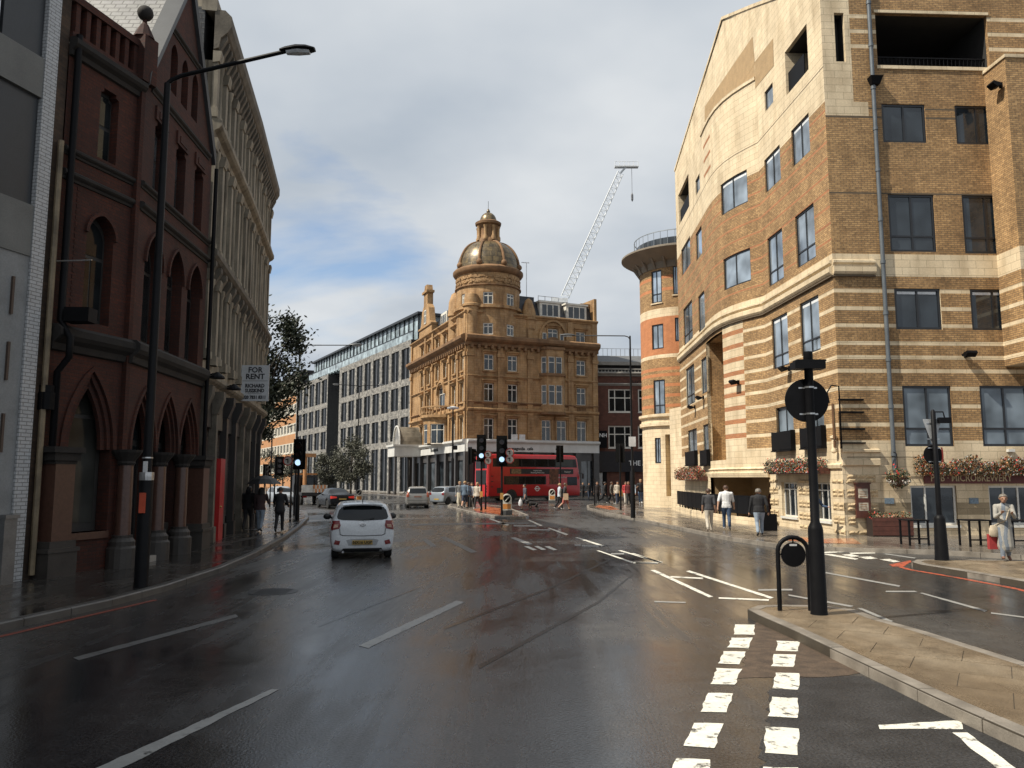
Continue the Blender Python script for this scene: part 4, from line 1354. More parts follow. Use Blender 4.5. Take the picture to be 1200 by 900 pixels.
b.lathe([(.26, 0), (.10, .35), (.06, .4), (.05, .5)], 10, q); b.build('kneeler', M_RBRICK, GB)
b = MB(); b.sphere(ga.P(La, 13.42, 0), .19); b.build('ball_finial', M_SOOT, GB, smooth=True)
bx = -6.5
b = MB()
r0, r1 = ga.P(0, 12.1, -.35), ga.P(La + .2, 12.1, -.35)
b.poly([r0, r1, r1 + Vector((-4.6, .4, 5.2)), r0 + Vector((-4.6, .4, 5.2))])
b.build('roof', M_SLATE, GB)
b = MB()
e0, e1, am = gb2.P(0, zev + .1, -.3), gb2.P(Lb, zev + .1, -.3), gb2.P(Lb / 2, zap - .02, -.3)
bk = Vector((-7, 0, 0))
b.poly([e0, am, am + bk, e0 + bk]); b.poly([am, e1, e1 + bk, am + bk]); b.build('gable_roof', M_SLATE, GB)
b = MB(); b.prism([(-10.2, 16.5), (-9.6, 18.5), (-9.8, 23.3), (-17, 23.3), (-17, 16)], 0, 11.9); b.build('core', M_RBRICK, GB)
b = MB(); t = .12; b.tube([ga.P(t, z, .12) for z in (11.7, 8, 5.4)] + [ga.P(t, 5.0, .4), ga.P(t, 4.6, .4), ga.P(t, 4.3, .12), ga.P(t, .2, .12)], .07, 10); b.build('drainpipe', M_BLACK, GB, smooth=True)
b = MB(); b.tube([gb2.P(Lb - .02, z, .16) for z in (11.4, .2)], .06, 10); b.build('drainpipe', M_BLACK, GB, smooth=True)
b = MB(); q = ga.P(.25, 5.5, .3); b.box(q.x - .1, q.x + .42, q.y - .18, q.y + .18, q.z - .15, q.z + .15); b.build('alarm_box', M_BLACK, GB)
b = MB()
for k in range(22):
    ga.fbox(b, .42 + .02, .50, 5.6 + k * .13, 5.68 + k * .13, 0, .012)
b.build('carved_lettering', M_RBRICK, GB)
# white bag of rubbish handled with the objects

# ------------------------------------------------------------------ pale modern building at the end of the terrace and the brick party wall
MBD = thing('modern_building', 'pale grey modern building with white brick edge and glass balcony', 'building')
M_WBRICK = mat('white_glazed_brick', (.40, .41, .42), .35, var=.08, brick=(.225, .075, .01, (.2, .2, .2), (.42, .43, .44)))
M_CONC = mat('pale_concrete', (.14, .14, .132), .7, var=.15, ns=1.5, bs=40)
M_RENDER = mat('white_render', (.21, .214, .214), .7, var=.12)
M_PANEL = mat('grey_panel', (.03, .033, .037), .4, var=.08)
mf = Fac([(-13.6, -26), (-11.9, 8.0), (-9.98, 14.85)], 1)
Lm = mf.L
te, te2 = mf.tx(42, 200)[0], mf.tx(57, 200)[0]
b = MB(); mf.fbox(b, 0, te, 0, 6.55, -.3, 0); b.build('wall', M_RENDER, MBD)
b = MB(); mf.fbox(b, te, te2, 0, 20, -.6, .05); b.build('brick_edge', M_WBRICK, MBD)
zb = [(6.55, 7.6), (9.9, 10.75), (13.1, 13.9), (16.2, 17)]
for z0, z1 in zb:
    b = MB(); mf.fbox(b, 0, te, z0, z1, -.6, .03); b.build('floor_band', M_CONC, MBD)
for (a0, a1), (c0, c1) in zip(zb, zb[1:]):
    b = MB(); mf.fbox(b, te - .95, te - .02, a1, c0, -.6, -.05); b.build('wall_panel', M_PANEL, MBD)
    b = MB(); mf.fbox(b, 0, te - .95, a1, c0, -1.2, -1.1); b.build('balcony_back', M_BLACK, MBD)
    b = MB(); mf.fbox(b, .2, te - 1.1, a1 + .05, a1 + 1.0, -.1, -.08); b.build('balustrade_glass', glass('balustrade_glass', (.05, .055, .06), .03), MBD)
    b = MB(); mf.fbox(b, .2, te - 1.0, a1 + 1.02, a1 + 1.07, -.12, -.07)
    for t in (te - 1.05, te - 2.4, te - 3.8): mf.fbox(b, t, t + .04, a1, a1 + 1.02, -.11, -.07)
    b.build('handrail', mat('steel', (.5, .5, .5), .3, .9), MBD)
for z in (2.6, 4.0, 5.3):
    b = MB(); mf.fbox(b, te - .38, te - .33, z, z + .75, 0, .05); mf.fbox(b, te - .75, te - .70, z + .1, z + .85, 0, .05); b.build('slot_lamp', mat('brown_bronze', (.06, .04, .03), .4), MBD)
b = MB(); b.prism([(-14.2, -26), (-12.6, 8), (-10.9, 14.4), (-17, 16), (-22, -26)], 0, 17.5); b.build('core', M_CONC, MBD)
b = MB(); mf.fbox(b, te - .4, te - .12, 0, 1.35, .02, .30); mf.fbox(b, te - .42, te - .10, 1.35, 1.42, .0, .34); b.build('metal_bin', mat('steel_dull', (.22, .22, .22), .4, .7), MBD)
PW = thing('brick_party_wall', 'narrow sooty brown brick strip between white brick edge and red gothic building', 'wall')
wf = Fac([tuple(mf.P(te2, 0, -.02)[:2]), (GP0[0] + .0, GP0[1])], mf.sg)
b = MB(); wf.fbox(b, .0, wf.L, 0, 14.5, -.5, -.03); b.build('wall', mat('brown_brick', (.042, .027, .018), .9, var=.35, ns=1.2, brick=(.225, .075, .01, (.05, .035, .025), (.075, .045, .028))), PW)
b = MB(); q = wf.P(wf.L * .6, 0, .08); b.tube([(q.x, q.y, 9.2), (q.x, q.y, .2)], .06, 8); b.build('drainpipe', mat('buff_pipe', (.17, .13, .08), .6, var=.4), PW)
b = MB(); q = wf.P(.3, 3.5, .06); b.lathe([(.16, 0), (.16, .35), (.14, .36), (.14, .5)], 10, q); b.build('wall_lantern', M_BLACK, PW)
b = MB(); q = wf.P(wf.L * .7, 6.6, .0)
b.tube([q, q + Vector((.9, -.1, .0))], .015, 6); b.sphere(q + Vector((.02, 0, 0)), .06); b.build('wall_bracket', mat('steel', (.5, .5, .5)), PW)

# ------------------------------------------------------------------ cream stuccoed victorian terrace
M_CREAM = mat('cream_stucco', (.25, .217, .165), .8, var=.22, ns=1.2, bs=15, stain=.75, stcol=(.30, .27, .23), stscale=(1.5, 1.5, .25))
M_CREAMD = mat('sooted_stucco', (.12, .103, .08), .85, var=.35, ns=2.2, bs=18, bump=.5)
M_DKSHOP = mat('shop_dark', (.022, .020, .019), .4)
VB = thing('victorian_building', 'tall cream victorian terrace with pilasters and heavy bracketed cornice', 'building')
VP = [(-9.26, 23.5), (-10.6, 31.0), (-12.1, 38.6)]
vf = Fac(VP)
Lv = vf.L
ntop = 16.3
storeys = [(5.75, 8.35), (9.15, 12.45), (13.25, 15.25)]
nb_ = 9
pw = Lv / nb_
holes = []
for z0, z1 in storeys:
    for k in range(nb_):
        for j in (.30, .68):
            a = (k + j) * pw
            holes.append((a - .27, a + .27, z0 + .25, z1 - .15))
mb = MB(); vf.wall(mb, 0, Lv, 4.6, ntop, holes, None, (), .28); mb.build('wall', M_CREAM, VB)
for h in holes:
    window(vf, h, VB, M_DFRAME, M_DGLASS, -.18, .05, (), (.5,), panes='one')
for k in range(nb_ + 1):
    t = min(max(k * pw, .18), Lv - .18)
    for z0, z1 in storeys:
        b = MB()
        vf.fbox(b, t - .17, t + .17, z0 - .1, z1, 0, .16); vf.fbox(b, t - .21, t + .21, z0 - .1, z0 + .2, 0, .20)
        vf.prof(b, t - .22, t + .22, [(0, z1 - .35), (.2, z1 - .3), (.25, z1 - .05), (.25, z1 + .03), (0, z1 + .03)])
        b.build('pilaster', M_CREAM, VB)
for k in range(nb_):
    for z0, z1 in storeys:
        t = (k + .49) * pw
        b = MB(); p = vf.P(t, 0, .09)
        b.lathe([(.11, z0), (.11, z0 + .2), (.075, z0 + .25), (.065, z1 - .4), (.11, z1 - .25), (.12, z1 - .1)], 10, p); b.build('colonette', M_CREAM, VB, smooth=True)
for z, h, p, m in ((8.45, .62, .38, M_CREAMD), (12.55, .58, .34, M_CREAM), (15.35, 1.3, .5, M_CREAMD), (4.85, .5, .3, M_CREAM)):
    cornice(vf, 0, Lv, z, VB, h, p, m)
for k in range(34):
    t = .2 + (Lv - .4) * k / 33
    b = MB(); vf.prof(b, t - .09, t + .09, [(0, 15.2), (.12, 15.25), (.36, 15.75), (.36, 15.95), (0, 15.95)]); b.build('bracket', M_CREAMD, VB)
for k in range(0, 34, 2):
    t = .2 + (Lv - .4) * k / 33
    b = MB(); vf.prof(b, t - .12, t + .12, [(0, 8.1), (.15, 8.15), (.34, 8.5), (.34, 8.65), (0, 8.65)]); b.build('bracket', M_CREAMD, VB)
b = MB(); vf.fbox(b, -.02, Lv, ntop + .3, ntop + .75, -.4, .05); b.build('parapet', M_CREAM, VB)
b = MB(); q = vf.P(.5, ntop + .3, -.6); b.box(q.x - .5, q.x + .4, q.y - .4, q.y + .5, q.z, q.z + 1.5); b.build('chimney', M_CREAM, VB)
b = MB(); vf.fbox(b, .0, Lv - .02, 0, ntop + .4, -6, -.3); b.build('core', mat('dark_slate_tiles', (.03, .032, .036), .5, brick=(.25, .16, .02, (.012, .012, .013), (.045, .047, .05))), VB)
# shopfronts
for k in range(8):
    t0, t1 = k * Lv / 8, (k + 1) * Lv / 8
    for t in (t0 + .16,):
        b = MB(); vf.fbox(b, t - .15, t + .15, .1, 4.3, 0, .22); vf.fbox(b, t - .2, t + .2, .1, .6, 0, .28); vf.prof(b, t - .2, t + .2, [(0, 4.1), (.25, 4.15), (.42, 4.6), (.42, 4.85), (0, 4.85)])
        b.build('shop_pilaster', [M_CREAMD, M_CREAMD, M_DKSHOP, M_DKSHOP][k % 4], VB)
    b = MB(); vf.fbox(b, t0 + .31, t1, .1, .75, -.3, -.02); vf.fbox(b, t0 + .31, t1, 3.7, 4.75, -.3, .08); vf.fbox(b, t0 + .31, t1, .1, 3.7, -.45, -.35); b.build('shopfront', M_DKSHOP if k != 1 else M_CREAMD, VB)
    for j in range(2):
        w = (t1 - t0 - .5) / 2
        b = MB(); vf.fbox(b, t0 + .36 + j * (w + .04), t0 + .36 + j * (w + .04) + w, .8, 3.6, -.34, -.32); b.build('shop_pane', M_DGLASS, VB)
tr = vf.tx(250, 560)[0]
b = MB(); vf.fbox(b, tr - .45, tr + .35, .1, 2.75, -.30, .30)
rd = b.build('door', mat('red_door', (.40, .018, .018), .35), VB, label='bright red shop door')
b = MB(); b.sphere(vf.P(tr - .3, 1.2, .32), .035); b.build('door_handle', mat('brass', (.5, .4, .15), .3, .9), rd)
for k in range(2):
    q = vf.P(.15 + k * 3.1, 5.1, .1)
    b = MB(); b.tube([q, q + Vector((.35, -.1, .1))], .02, 6); q2 = q + Vector((.45, -.1, .0)); b.lathe([(.04, .14), (.22, .0), (.24, -.05), (.02, -.06)], 12, q2); b.build('shop_lamp', M_BLACK, VB)
# ------------------------------------------------------------------ domed terracotta building on the far corner
M_TERRA = mat('terracotta', (.385, .24, .118), .75, var=.16, ns=.7, bs=8, fine=.12, brick=(.55, .26, .012, (.25, .145, .06), (.33, .19, .078)), stain=.75, stcol=(.36, .30, .24), stscale=(.7, .7, .2))
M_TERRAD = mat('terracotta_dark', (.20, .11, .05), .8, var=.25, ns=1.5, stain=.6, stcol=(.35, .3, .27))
M_DOME = mat('dome_copper', (.17, .12, .055), .38, .25, var=.4, ns=1.3, bs=3, fine=.3, spec=.5, brick=(.8, .62, .03, (.05, .035, .02), (.085, .065, .038)))
M_WSHOP = mat('white_fascia', (.56, .55, .52), .55, var=.1, ns=1, stain=.3, stcol=(.6, .58, .55))
M_MANS = mat('mansard_slate', (.028, .030, .036), .45, var=.2)
CB = thing('domed_building', 'ornate golden terracotta corner building with a large ribbed dome', 'building')
D0, D1, D2 = (-13.75, 109.0), (-4.85, 86.0), (9.95, 92.7)
cl, cr = Fac([D1, D0]), Fac([D1, D2])
Ll, Lr = cl.L, cr.L
zC = lambda y, x=572: cr.px(x, y)[1]
fl = {1: (zC(518.5), zC(490)), 2: (zC(470.5), zC(449)), 3: (zC(433.5), zC(415)), 4: (zC(394.5), zC(380))}
zcor0, zcor1 = cr.px(552, 405)[1], cr.px(552, 392.5)[1]
zpar = zC(367)
zfas0, zfas1 = cr.px(556, 529)[1], cr.px(556, 514)[1]
cols_r = [(567, 578.5), (594.8, 606.3), (634.5, 645.5), (652, 663.5), (675.7, 686.7)]
hr, hm = [], []
for f_ in (1, 2, 3, 4):
    z0, z1 = fl[f_]
    for i, (a, c) in enumerate(cols_r):
        if f_ > 1 and i in (2, 3): continue
        if f_ == 4 and i < 2: continue
        ta, tb = cr.tx(a, 470)[0], cr.tx(c, 470)[0]
        h = (ta, tb, z0, z1)
        hr.append(h)
tri = (cr.tx(642, 390)[0], cr.tx(654, 390)[0], fl[4][0], fl[4][1] + .1)
hr.append(tri)
mb = MB(); cr.wall(mb, 0, Lr, zfas1 - .2, zpar, hr, None, (), .22); mb.build('wall', M_TERRA, CB)
M_CW = mat('cream_window', (.60, .57, .50), .5)
for h in hr:
    window(cr, h, CB, M_CW, M_GLASS, -.12, .10, (.5,), (.70,))
    b = MB()
    cr.fbox(b, h[0] - .18, h[0] - .02, h[2] - .05, h[3] + .05, 0, .10); cr.fbox(b, h[1] + .02, h[1] + .18, h[2] - .05, h[3] + .05, 0, .10)
    cr.prof(b, h[0] - .25, h[1] + .25, [(0, h[3] + .05), (.12, h[3] + .08), (.16, h[3] + .2), (.3, h[3] + .3), (.3, h[3] + .38), (0, h[3] + .42)])
    cr.fbox(b, h[0] - .2, h[1] + .2, h[2] - .2, h[2] - .05, 0, .16)
    b.build('window_surround', M_TERRA, CB)
    if h[2] == fl[2][0]:
        for k in range(6):
            t = h[0] + (h[1] - h[0]) * (k + .5) / 6
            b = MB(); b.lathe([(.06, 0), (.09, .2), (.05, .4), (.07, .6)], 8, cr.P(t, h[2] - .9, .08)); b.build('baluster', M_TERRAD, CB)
# oriel on the front
ob = [cr.tx(x, 460)[0] for x in (633, 662)]
zo0, zo1 = zC(485, 640), zC(410, 640)
oc = Fac([cr.P(ob[0], 0, 0)[:2], cr.P(ob[0] + .55, 0, .75)[:2], cr.P(ob[1] - .55, 0, .75)[:2], cr.P(ob[1], 0, 0)[:2]], cr.sg)
oh = []
for f_ in (2, 3):
    z0, z1 = fl[f_]
    t1_, t2_ = oc.T[1], oc.T[2]
    m_ = (t1_ + t2_) / 2
    for a, c in ((.14, t1_ - .14), (t1_ + .15, m_ - .06), (m_ + .06, t2_ - .15), (t2_ + .14, oc.L - .14)):
        oh.append((a, c, z0 - .1, z1 + .1))
b = MB(); oc.wall(b, 0, oc.L, zo0, zo1, oh, None, (), .12)
b.poly([oc.P(t, zo1) for t in oc.T]); b.poly([oc.P(t, zo0) for t in oc.T]); b.build('oriel', M_TERRA, CB)
for h in oh: window(oc, h, CB, M_CW, M_GLASS, -.06, .09, (), (.66,))
for z in (zo0 - .1, zC(441, 640), zo1 - .05):
    b = MB(); oc.fbox(b, -.02, oc.L + .02, z, z + .3, 0, .14); b.build('oriel_band', M_TERRAD, CB)
b = MB(); ar = round_arch(ob[0] + .3, ob[1] - .3, zo1 + .1, zo1 + 1.5)
b.rings([[cr.P(t, z, .02) for t, z in ar], [cr.P(t, z, .25) for t, z in ar]]); b.build('oriel_pediment', M_TERRAD, CB)
b = MB(); ar = round_arch(tri[0] - 1.0, tri[1] + 1.0, fl[4][0], fl[4][1] + .9, 10)
ln = [(t, z) for t, z in ar]
moulding(cr, ln, CB, .25, -.02, .2, 'window_arch', M_TERRA)
for s0, s1 in ((tri[0] - .7, tri[0] - .2), (tri[1] + .2, tri[1] + .7)):
    b = MB(); cr.fbox(b, s0, s1, fl[4][0], fl[4][0] + .95, .0, .05); w = b.build('window', M_CW, CB); b = MB(); cr.fbox(b, s0 + .08, s1 - .08, fl[4][0] + .08, fl[4][0] + .88, .05, .06); b.build('pane', M_GLASS, w)
# pilasters and cornices of both faces
for t in (.35, cr.tx(586, 470)[0], cr.tx(621, 470)[0], cr.tx(668.5, 470)[0], Lr - .35):
    b = MB(); w = .32 if t > 1 else .4
    cr.fbox(b, t - w, t + w, zfas1, zcor0, 0, .14); cr.fbox(b, t - w - .08, t + w + .08, zcor0 - 1.1, zcor0 - .7, 0, .24); cr.fbox(b, t - w, t + w, zcor1, zpar, 0, .12)
    for k in range(7): cr.fbox(b, t - w - .02, t + w + .02, zfas1 + .1 + k * .42, zfas1 + .42 + k * .42, 0, .18)
    b.build('pilaster', M_TERRA, CB)
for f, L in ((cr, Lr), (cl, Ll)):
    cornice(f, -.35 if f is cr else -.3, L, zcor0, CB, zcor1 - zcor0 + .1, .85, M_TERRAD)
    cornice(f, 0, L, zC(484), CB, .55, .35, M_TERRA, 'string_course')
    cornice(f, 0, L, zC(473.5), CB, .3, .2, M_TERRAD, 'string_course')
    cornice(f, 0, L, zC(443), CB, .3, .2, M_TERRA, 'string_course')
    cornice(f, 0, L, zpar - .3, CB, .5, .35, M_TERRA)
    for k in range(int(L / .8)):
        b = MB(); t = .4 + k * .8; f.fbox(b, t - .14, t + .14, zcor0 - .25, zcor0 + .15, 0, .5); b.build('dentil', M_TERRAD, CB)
b = MB(); cr.fbox(b, tri[0] - 4.6, tri[0] - 2.9, zC(520, 620) + .35, zC(520, 620) + 1.0, 0, .06); SN = b.build('street_nameplate', mat('nameplate_white', (.6, .6, .58), .5), CB)
b = MB(); cr.fbox(b, tri[0] - 4.35, tri[0] - 3.05, zC(520, 620) - .1, zC(520, 620) + .25, 0, .05); b.build('name_plate', mat('nameplate_white', (.6, .6, .58), .5), CB)
# left face: six bays in full sun
lcols = [(541, 544.3), (531, 534.8), (520.3, 524), (511.3, 514.8), (501.6, 504.8), (494, 497.2)]
hl = []
for i, (a, c) in enumerate(lcols):
    ta, tb = sorted((cl.tx(a, 460)[0], cl.tx(c, 460)[0]))
    m_ = (ta + tb) / 2
    for f_ in (1, 2, 3, 4):
        z0, z1 = fl[f_]
        w = .62
        if i in (2, 3) and f_ in (1, 2): continue
        if f_ == 4 and i == 0: continue
        hl.append((m_ - w, m_ + w, z0, z1))
t23 = [(cl.tx(522, 460)[0] + cl.tx(513, 460)[0]) / 2]
bigw = (t23[0] - 1.35, t23[0] + 1.35, fl[2][0] - .2, fl[2][1] + .5)
mb = MB(); cl.wall(mb, 0, Ll, zfas1 - .2, zpar, hl + [bigw], None, (), .24); mb.build('wall', M_TERRA, CB)
for h in hl + [bigw]:
    window(cl, h, CB, M_CW, M_GLASS, -.15, .10, (.5,), (.7,))
    if h is bigw: continue
    b = MB()
    cl.fbox(b, h[0] - .2, h[0] - .02, h[2] - .05, h[3] + .05, 0, .14); cl.fbox(b, h[1] + .02, h[1] + .2, h[2] - .05, h[3] + .05, 0, .14)
    cl.prof(b, h[0] - .3, h[1] + .3, [(0, h[3] + .05), (.15, h[3] + .08), (.2, h[3] + .2), (.42, h[3] + .32), (.42, h[3] + .4), (0, h[3] + .5)])
    cl.fbox(b, h[0] - .25, h[1] + .25, h[2] - .22, h[2] - .05, 0, .22)
    b.build('window_surround', M_TERRA, CB)
moulding(cl, round_arch(bigw[0] - .1, bigw[1] + .1, bigw[3] - .9, bigw[3] + .5), CB, .3, -.05, .25, 'window_arch', M_TERRA)
for t in [.4] + [cl.tx(x, 460)[0] for x in (537.5, 527.5, 507.5, 499)] + [Ll - .4]:
    b = MB(); cl.fbox(b, t - .3, t + .3, zfas1, zcor0, 0, .2); cl.fbox(b, t - .38, t + .38, zcor0 - 1.1, zcor0 - .6, 0, .3); cl.fbox(b, t - .3, t + .3, zcor1, zpar, 0, .2); b.build('pilaster', M_TERRA, CB)
# bow window and balcony on the left face
bc = cl.P(t23[0], 0, -.6)
bw = [(bc.x + 2.7 * cos(a), bc.y + 2.7 * sin(a)) for a in [atan2(cl.n[0].y, cl.n[0].x) + radians(-75 + 150 * k / 10) for k in range(11)]]
bwf = Fac(bw, 1)
if bwf.n[5].dot(Vector((bwf.p[5].x - bc.x, bwf.p[5].y - bc.y))) < 0: bwf = Fac(bw, -1)
z0, z1 = fl[1]
bh = [(bwf.L * (k + .12) / 3, bwf.L * (k + .88) / 3, z0 + .1, z1 - .2) for k in range(3)]
b = MB(); bwf.wall(b, 0, bwf.L, zfas1 - .2, zC(484), bh, None, (), .15); b.build('bow_window', M_TERRA, CB)
for h in bh: window(bwf, h, CB, M_CW, M_GLASS, -.08, .1, (.5,), (.7,), panes='one')
b = MB(); zb_ = zC(484)
b.poly([bwf.P(t, zb_, .3) for t in bwf.T]); b.poly([bwf.P(t, zb_ + .3, .35) for t in bwf.T])
bwf.prof(b, 0, bwf.L, [(0, zb_ - .3), (.35, zb_), (.35, zb_ + .3), (.0, zb_ + .3)]); bwf.fbox(b, 0, bwf.L, zb_ + 1.15, zb_ + 1.32, .12, .32)
b.build('balcony', M_TERRA, CB)
for k in range(16):
    t = bwf.L * (k + .5) / 16
    b = MB(); b.lathe([(.07, 0), (.11, .25), (.06, .5), (.08, .85)], 8, bwf.P(t, zb_ + .3, .22)); b.build('baluster', M_TERRA, CB)
# attic: mansard with dormers, chimney, corner tower
def mansard(f, t0, t1, z0, h, parent):
    b = MB(); f.prof(b, t0, t1, [(-.5, z0), (-1.3, z0 + h), (-7, z0 + h), (-7, z0)]); return b.build('mansard_roof', M_MANS, parent)
zm = zpar + .15
mansard(cr, cr.tx(612, 350)[0], Lr, zm, 2.0, CB); mansard(cl, cl.tx(528, 380)[0], Ll, zm, 1.9, CB)
for x0, x1 in ((636, 657), (667, 688)):
    a, c = cr.tx(x0, 356)[0], cr.tx(x1, 356)[0]
    z0 = zm + .05
    b = MB(); cr.fbox(b, a - .15, c + .15, z0, z0 + 1.75, -2.2, -.45); cr.fbox(b, a - .3, c + .3, z0 + 1.75, z0 + 1.95, -2.3, -.3); b.build('dormer', M_CW, CB)
    window(cr, (a, c, z0 + .1, z0 + 1.65), CB, M_CW, M_GLASS, -.40, .13, (.33, .66), ())
b = MB(); a = cl.tx(519, 380)[0]; c = cl.tx(512, 380)[0]
cl.fbox(b, a, c, zm, zm + 1.9, -2, -.5); b.build('dormer', M_CW, CB); window(cl, (a + .2, c - .2, zm + .2, zm + 1.7), CB, M_CW, M_GLASS, -.45, .13, (.33, .66), ())
b = MB(); cr.fbox(b, Lr - .35, Lr - .02, zm, zm + 2.7, -4, .05); cr.fbox(b, Lr - 1.6, Lr - .3, zm + 1.9, zm + 2.25, -1.2, -.9); b.build('party_wall', M_TERRA, CB)
b = MB(); t = cr.tx(624, 350)[0]; cr.fbox(b, t - 1.3, t + 1.4, zm, zm + 2.8, -5, -2.5); b.build('plant_room', M_MANS, CB)
b = MB()
for q in (.0, .5): b.tube([cr.P(cr.tx(638, 340)[0], zm + 2.3 + q, -1.6), cr.P(cr.tx(662, 340)[0], zm + 2.3 + q, -1.6)], .04, 5)
for x in (638, 646, 654, 662):
    p = cr.P(cr.tx(x, 340)[0], zm + 1.9, -1.6); b.tube([p, p + Vector((0, 0, .95))], .04, 5)
b.build('roof_rail', mat('steel', (.5, .5, .5)), CB)
# stepped gable at the end of the left face
gt = [cl.tx(x, 400)[0] for x in (507, 492.5)]
g0_, g1_ = gt
gm_ = (g0_ + g1_) / 2
zg = zpar + .2
pr_ = [(g0_, zg), (g1_, zg), (g1_, zg + 1.0), (g1_ - .9, zg + 1.6), (g1_ - 1.4, zg + 3.4), (gm_ + .9, zg + 4.0), (gm_ + .9, zg + 5.6), (gm_ + .5, zg + 6.6), (gm_ - .5, zg + 6.6), (gm_ - .9, zg + 5.6), (gm_ - .9, zg + 4.0), (g0_ + 1.4, zg + 3.4), (g0_ + .9, zg + 1.6), (g0_, zg + 1.0)]
b = MB()
b.rings([[cl.P(t, z, .15) for t, z in pr_], [cl.P(t, z, -.6) for t, z in pr_]])
cl.fbox(b, gm_ - 1.2, gm_ + 1.2, zg + 5.5, zg + 5.8, -.7, .35); cl.fbox(b, g0_ - .1, g1_ + .1, zg + 1.0, zg + 1.2, -.65, .3)
b.build('dutch_gable', M_TERRA, CB)
window(cl, (gm_ - .5, gm_ + .5, zg + 1.5, zg + 3.3), CB, M_CW, M_GLASS, .22, .12, (.5,), (.6,), panes='one')
# turret buttresses, drum and dome
TC = (-2.75, 90.1)
def zT(y): return PY(573, y, TC[1] - 2.5)[2]
TR = 3.62
m = 44
tp = [(TC[0] + TR * cos(a), TC[1] + TR * sin(a)) for a in [radians(150 + 250 * k / m) for k in range(m + 1)]]
tf = Fac(tp, 1)
if tf.n[9].dot(tf.p[9] - Vector(TC)) < 0: tf = Fac(tp, -1)
th_ = []
for y0, y1 in ((380.5, 394), (344.5, 359)):
    for x0, x1 in ((566, 578), (594, 602.5), (541, 545)):
        q = tf.rect(x0, x1, y0, y1)
        th_.append((q[0], q[1], zT(y1), zT(y0)))
b = MB(); tf.wall(b, 0, tf.L, zcor1 - .3, zT(320), th_, None, (), .2); b.build('tower_wall', M_TERRA, CB)
for h in th_: window(tf, h, CB, M_CW, M_GLASS, -.08, .12, (.5,), (.7,), panes='one')
for y, hh, p in ((364, .45, .3), (360.5, .2, .22), (337, .25, .18)):
    b = MB(); z = zT(y); tf.prof(b, 0, tf.L, [(0, z), (p, z + hh * .3), (p, z + hh * .8), (0, z + hh)]); b.build('tower_band', M_TERRA if y > 340 else M_TERRAD, CB)
b = MB(); z = zT(334); r_ = random.Random(3)          # carved frieze
for k in range(150):
    t = tf.L * (k + .5) / 150
    for j in range(2):
        zz = z + .12 + j * .5 + r_.uniform(-.05, .2)
        s = r_.uniform(.08, .16)
        tf.fbox(b, t - s, t + s, zz, zz + r_.uniform(.12, .3), 0, r_.uniform(.05, .12))
b.build('carved_frieze', M_TERRA, CB)
def lat(prof, name, m, n=48, sm=True):
    b = MB(); b.lathe(prof, n, (TC[0], TC[1], 0)); return b.build(name, m, CB, smooth=sm)
z1 = zT(321); z2 = zT(312)
lat([(TR - .1, z1 - .1), (TR + .25, z1 + .1), (TR + .42, z1 + .35), (TR + .42, z1 + .6), (TR + .05, z2), (TR - .2, z2)], 'dome_cornice', M_TERRAD)
hd = zT(277.5) - z2
prof = [(TR + .0, z2 - .05)]
for k in range(1, 15):
    a = radians(4 + 79 * k / 14)
    prof.append(((TR - .02) * (cos(a) ** .72), z2 + hd * 1.0 * sin(a) ** 1.06))
lat(prof, 'dome', M_DOME)
for k in range(8):
    a = radians(-90 - 14 + 45 * k)
    b = MB()
    b.tube([(TC[0] + (r + .06) * cos(a), TC[1] + (r + .06) * sin(a), z) for r, z in prof], .15, 8)
    b.sphere((TC[0] + (TR + .02) * cos(a), TC[1] + (TR + .02) * sin(a), z2 + .25), .36, 10, 6)
    b.build('dome_rib', M_TERRAD, CB, smooth=True)
r0 = 1.18
zl = lambda y: zT(y)
lat([(r0 + .15, zl(279)), (r0 + .12, zl(275)), (r0 - .1, zl(272)), (r0 - .1, zl(262)), (r0 + .0, zl(259)), (r0 + .1, zl(257.5))], 'lantern', M_TERRAD, 24)
for k in range(8):
    a = radians(-90 - 14 + 45 * k)
    b = MB(); x, y = TC[0] + (r0 + .02) * cos(a), TC[1] + (r0 + .02) * sin(a)
    b.lathe([(.26, zl(276)), (.26, zl(272)), (.17, zl(270)), (.17, zl(262)), (.26, zl(259))], 10, (x, y, 0)); b.build('lantern_column', M_TERRA, CB, smooth=True)
lat([(r0 + .05, zl(258)), (r0 + .3, zl(256.5)), (r0 + .34, zl(254)), (r0 + .1, zl(252.5))], 'lantern_cornice', M_TERRAD, 28)
cz, ct = zl(252.5), zl(241)
lat([(.98, cz)] + [(.98 * cos(radians(82 * k / 9)) ** .9, cz + (ct - cz) * sin(radians(82 * k / 9))) for k in range(1, 10)] + [(.22, ct + .1), (.2, ct + .2), (.08, ct + .45), (.02, ct + .5)], 'cupola', M_DOME, 28)
b = MB(); b.tube([(TC[0], TC[1], ct), (TC[0], TC[1], ct + 1.4)], .025, 5); b.build('finial', M_BLACK, CB)
for x, y0, y1, dd in ((553.5, 362, 345, .7), (517, 0, 0, 0), (622, 372, 345, .6)):
    if not y0: continue
    p = tf.P(tf.tx(x, 350)[0], 0, dd * .3) if x < 600 else cr.P(cr.tx(x, 350)[0], 0, -.6)
    b = MB(); z0, zz1 = zT(y0), zT(y1)
    b.lathe([(.85, zT(394) if x < 600 else z0 - 1), (.85, z0), (1.0, z0 + .05), (1.0, z0 + .3), (.8, z0 + .4), (.82, z0 + .9), (.7, z0 + 1.4), (.4, zz1 - .25), (.1, zz1)], 16, (p.x, p.y, 0)); b.build('corner_turret', M_TERRA, CB, smooth=True)
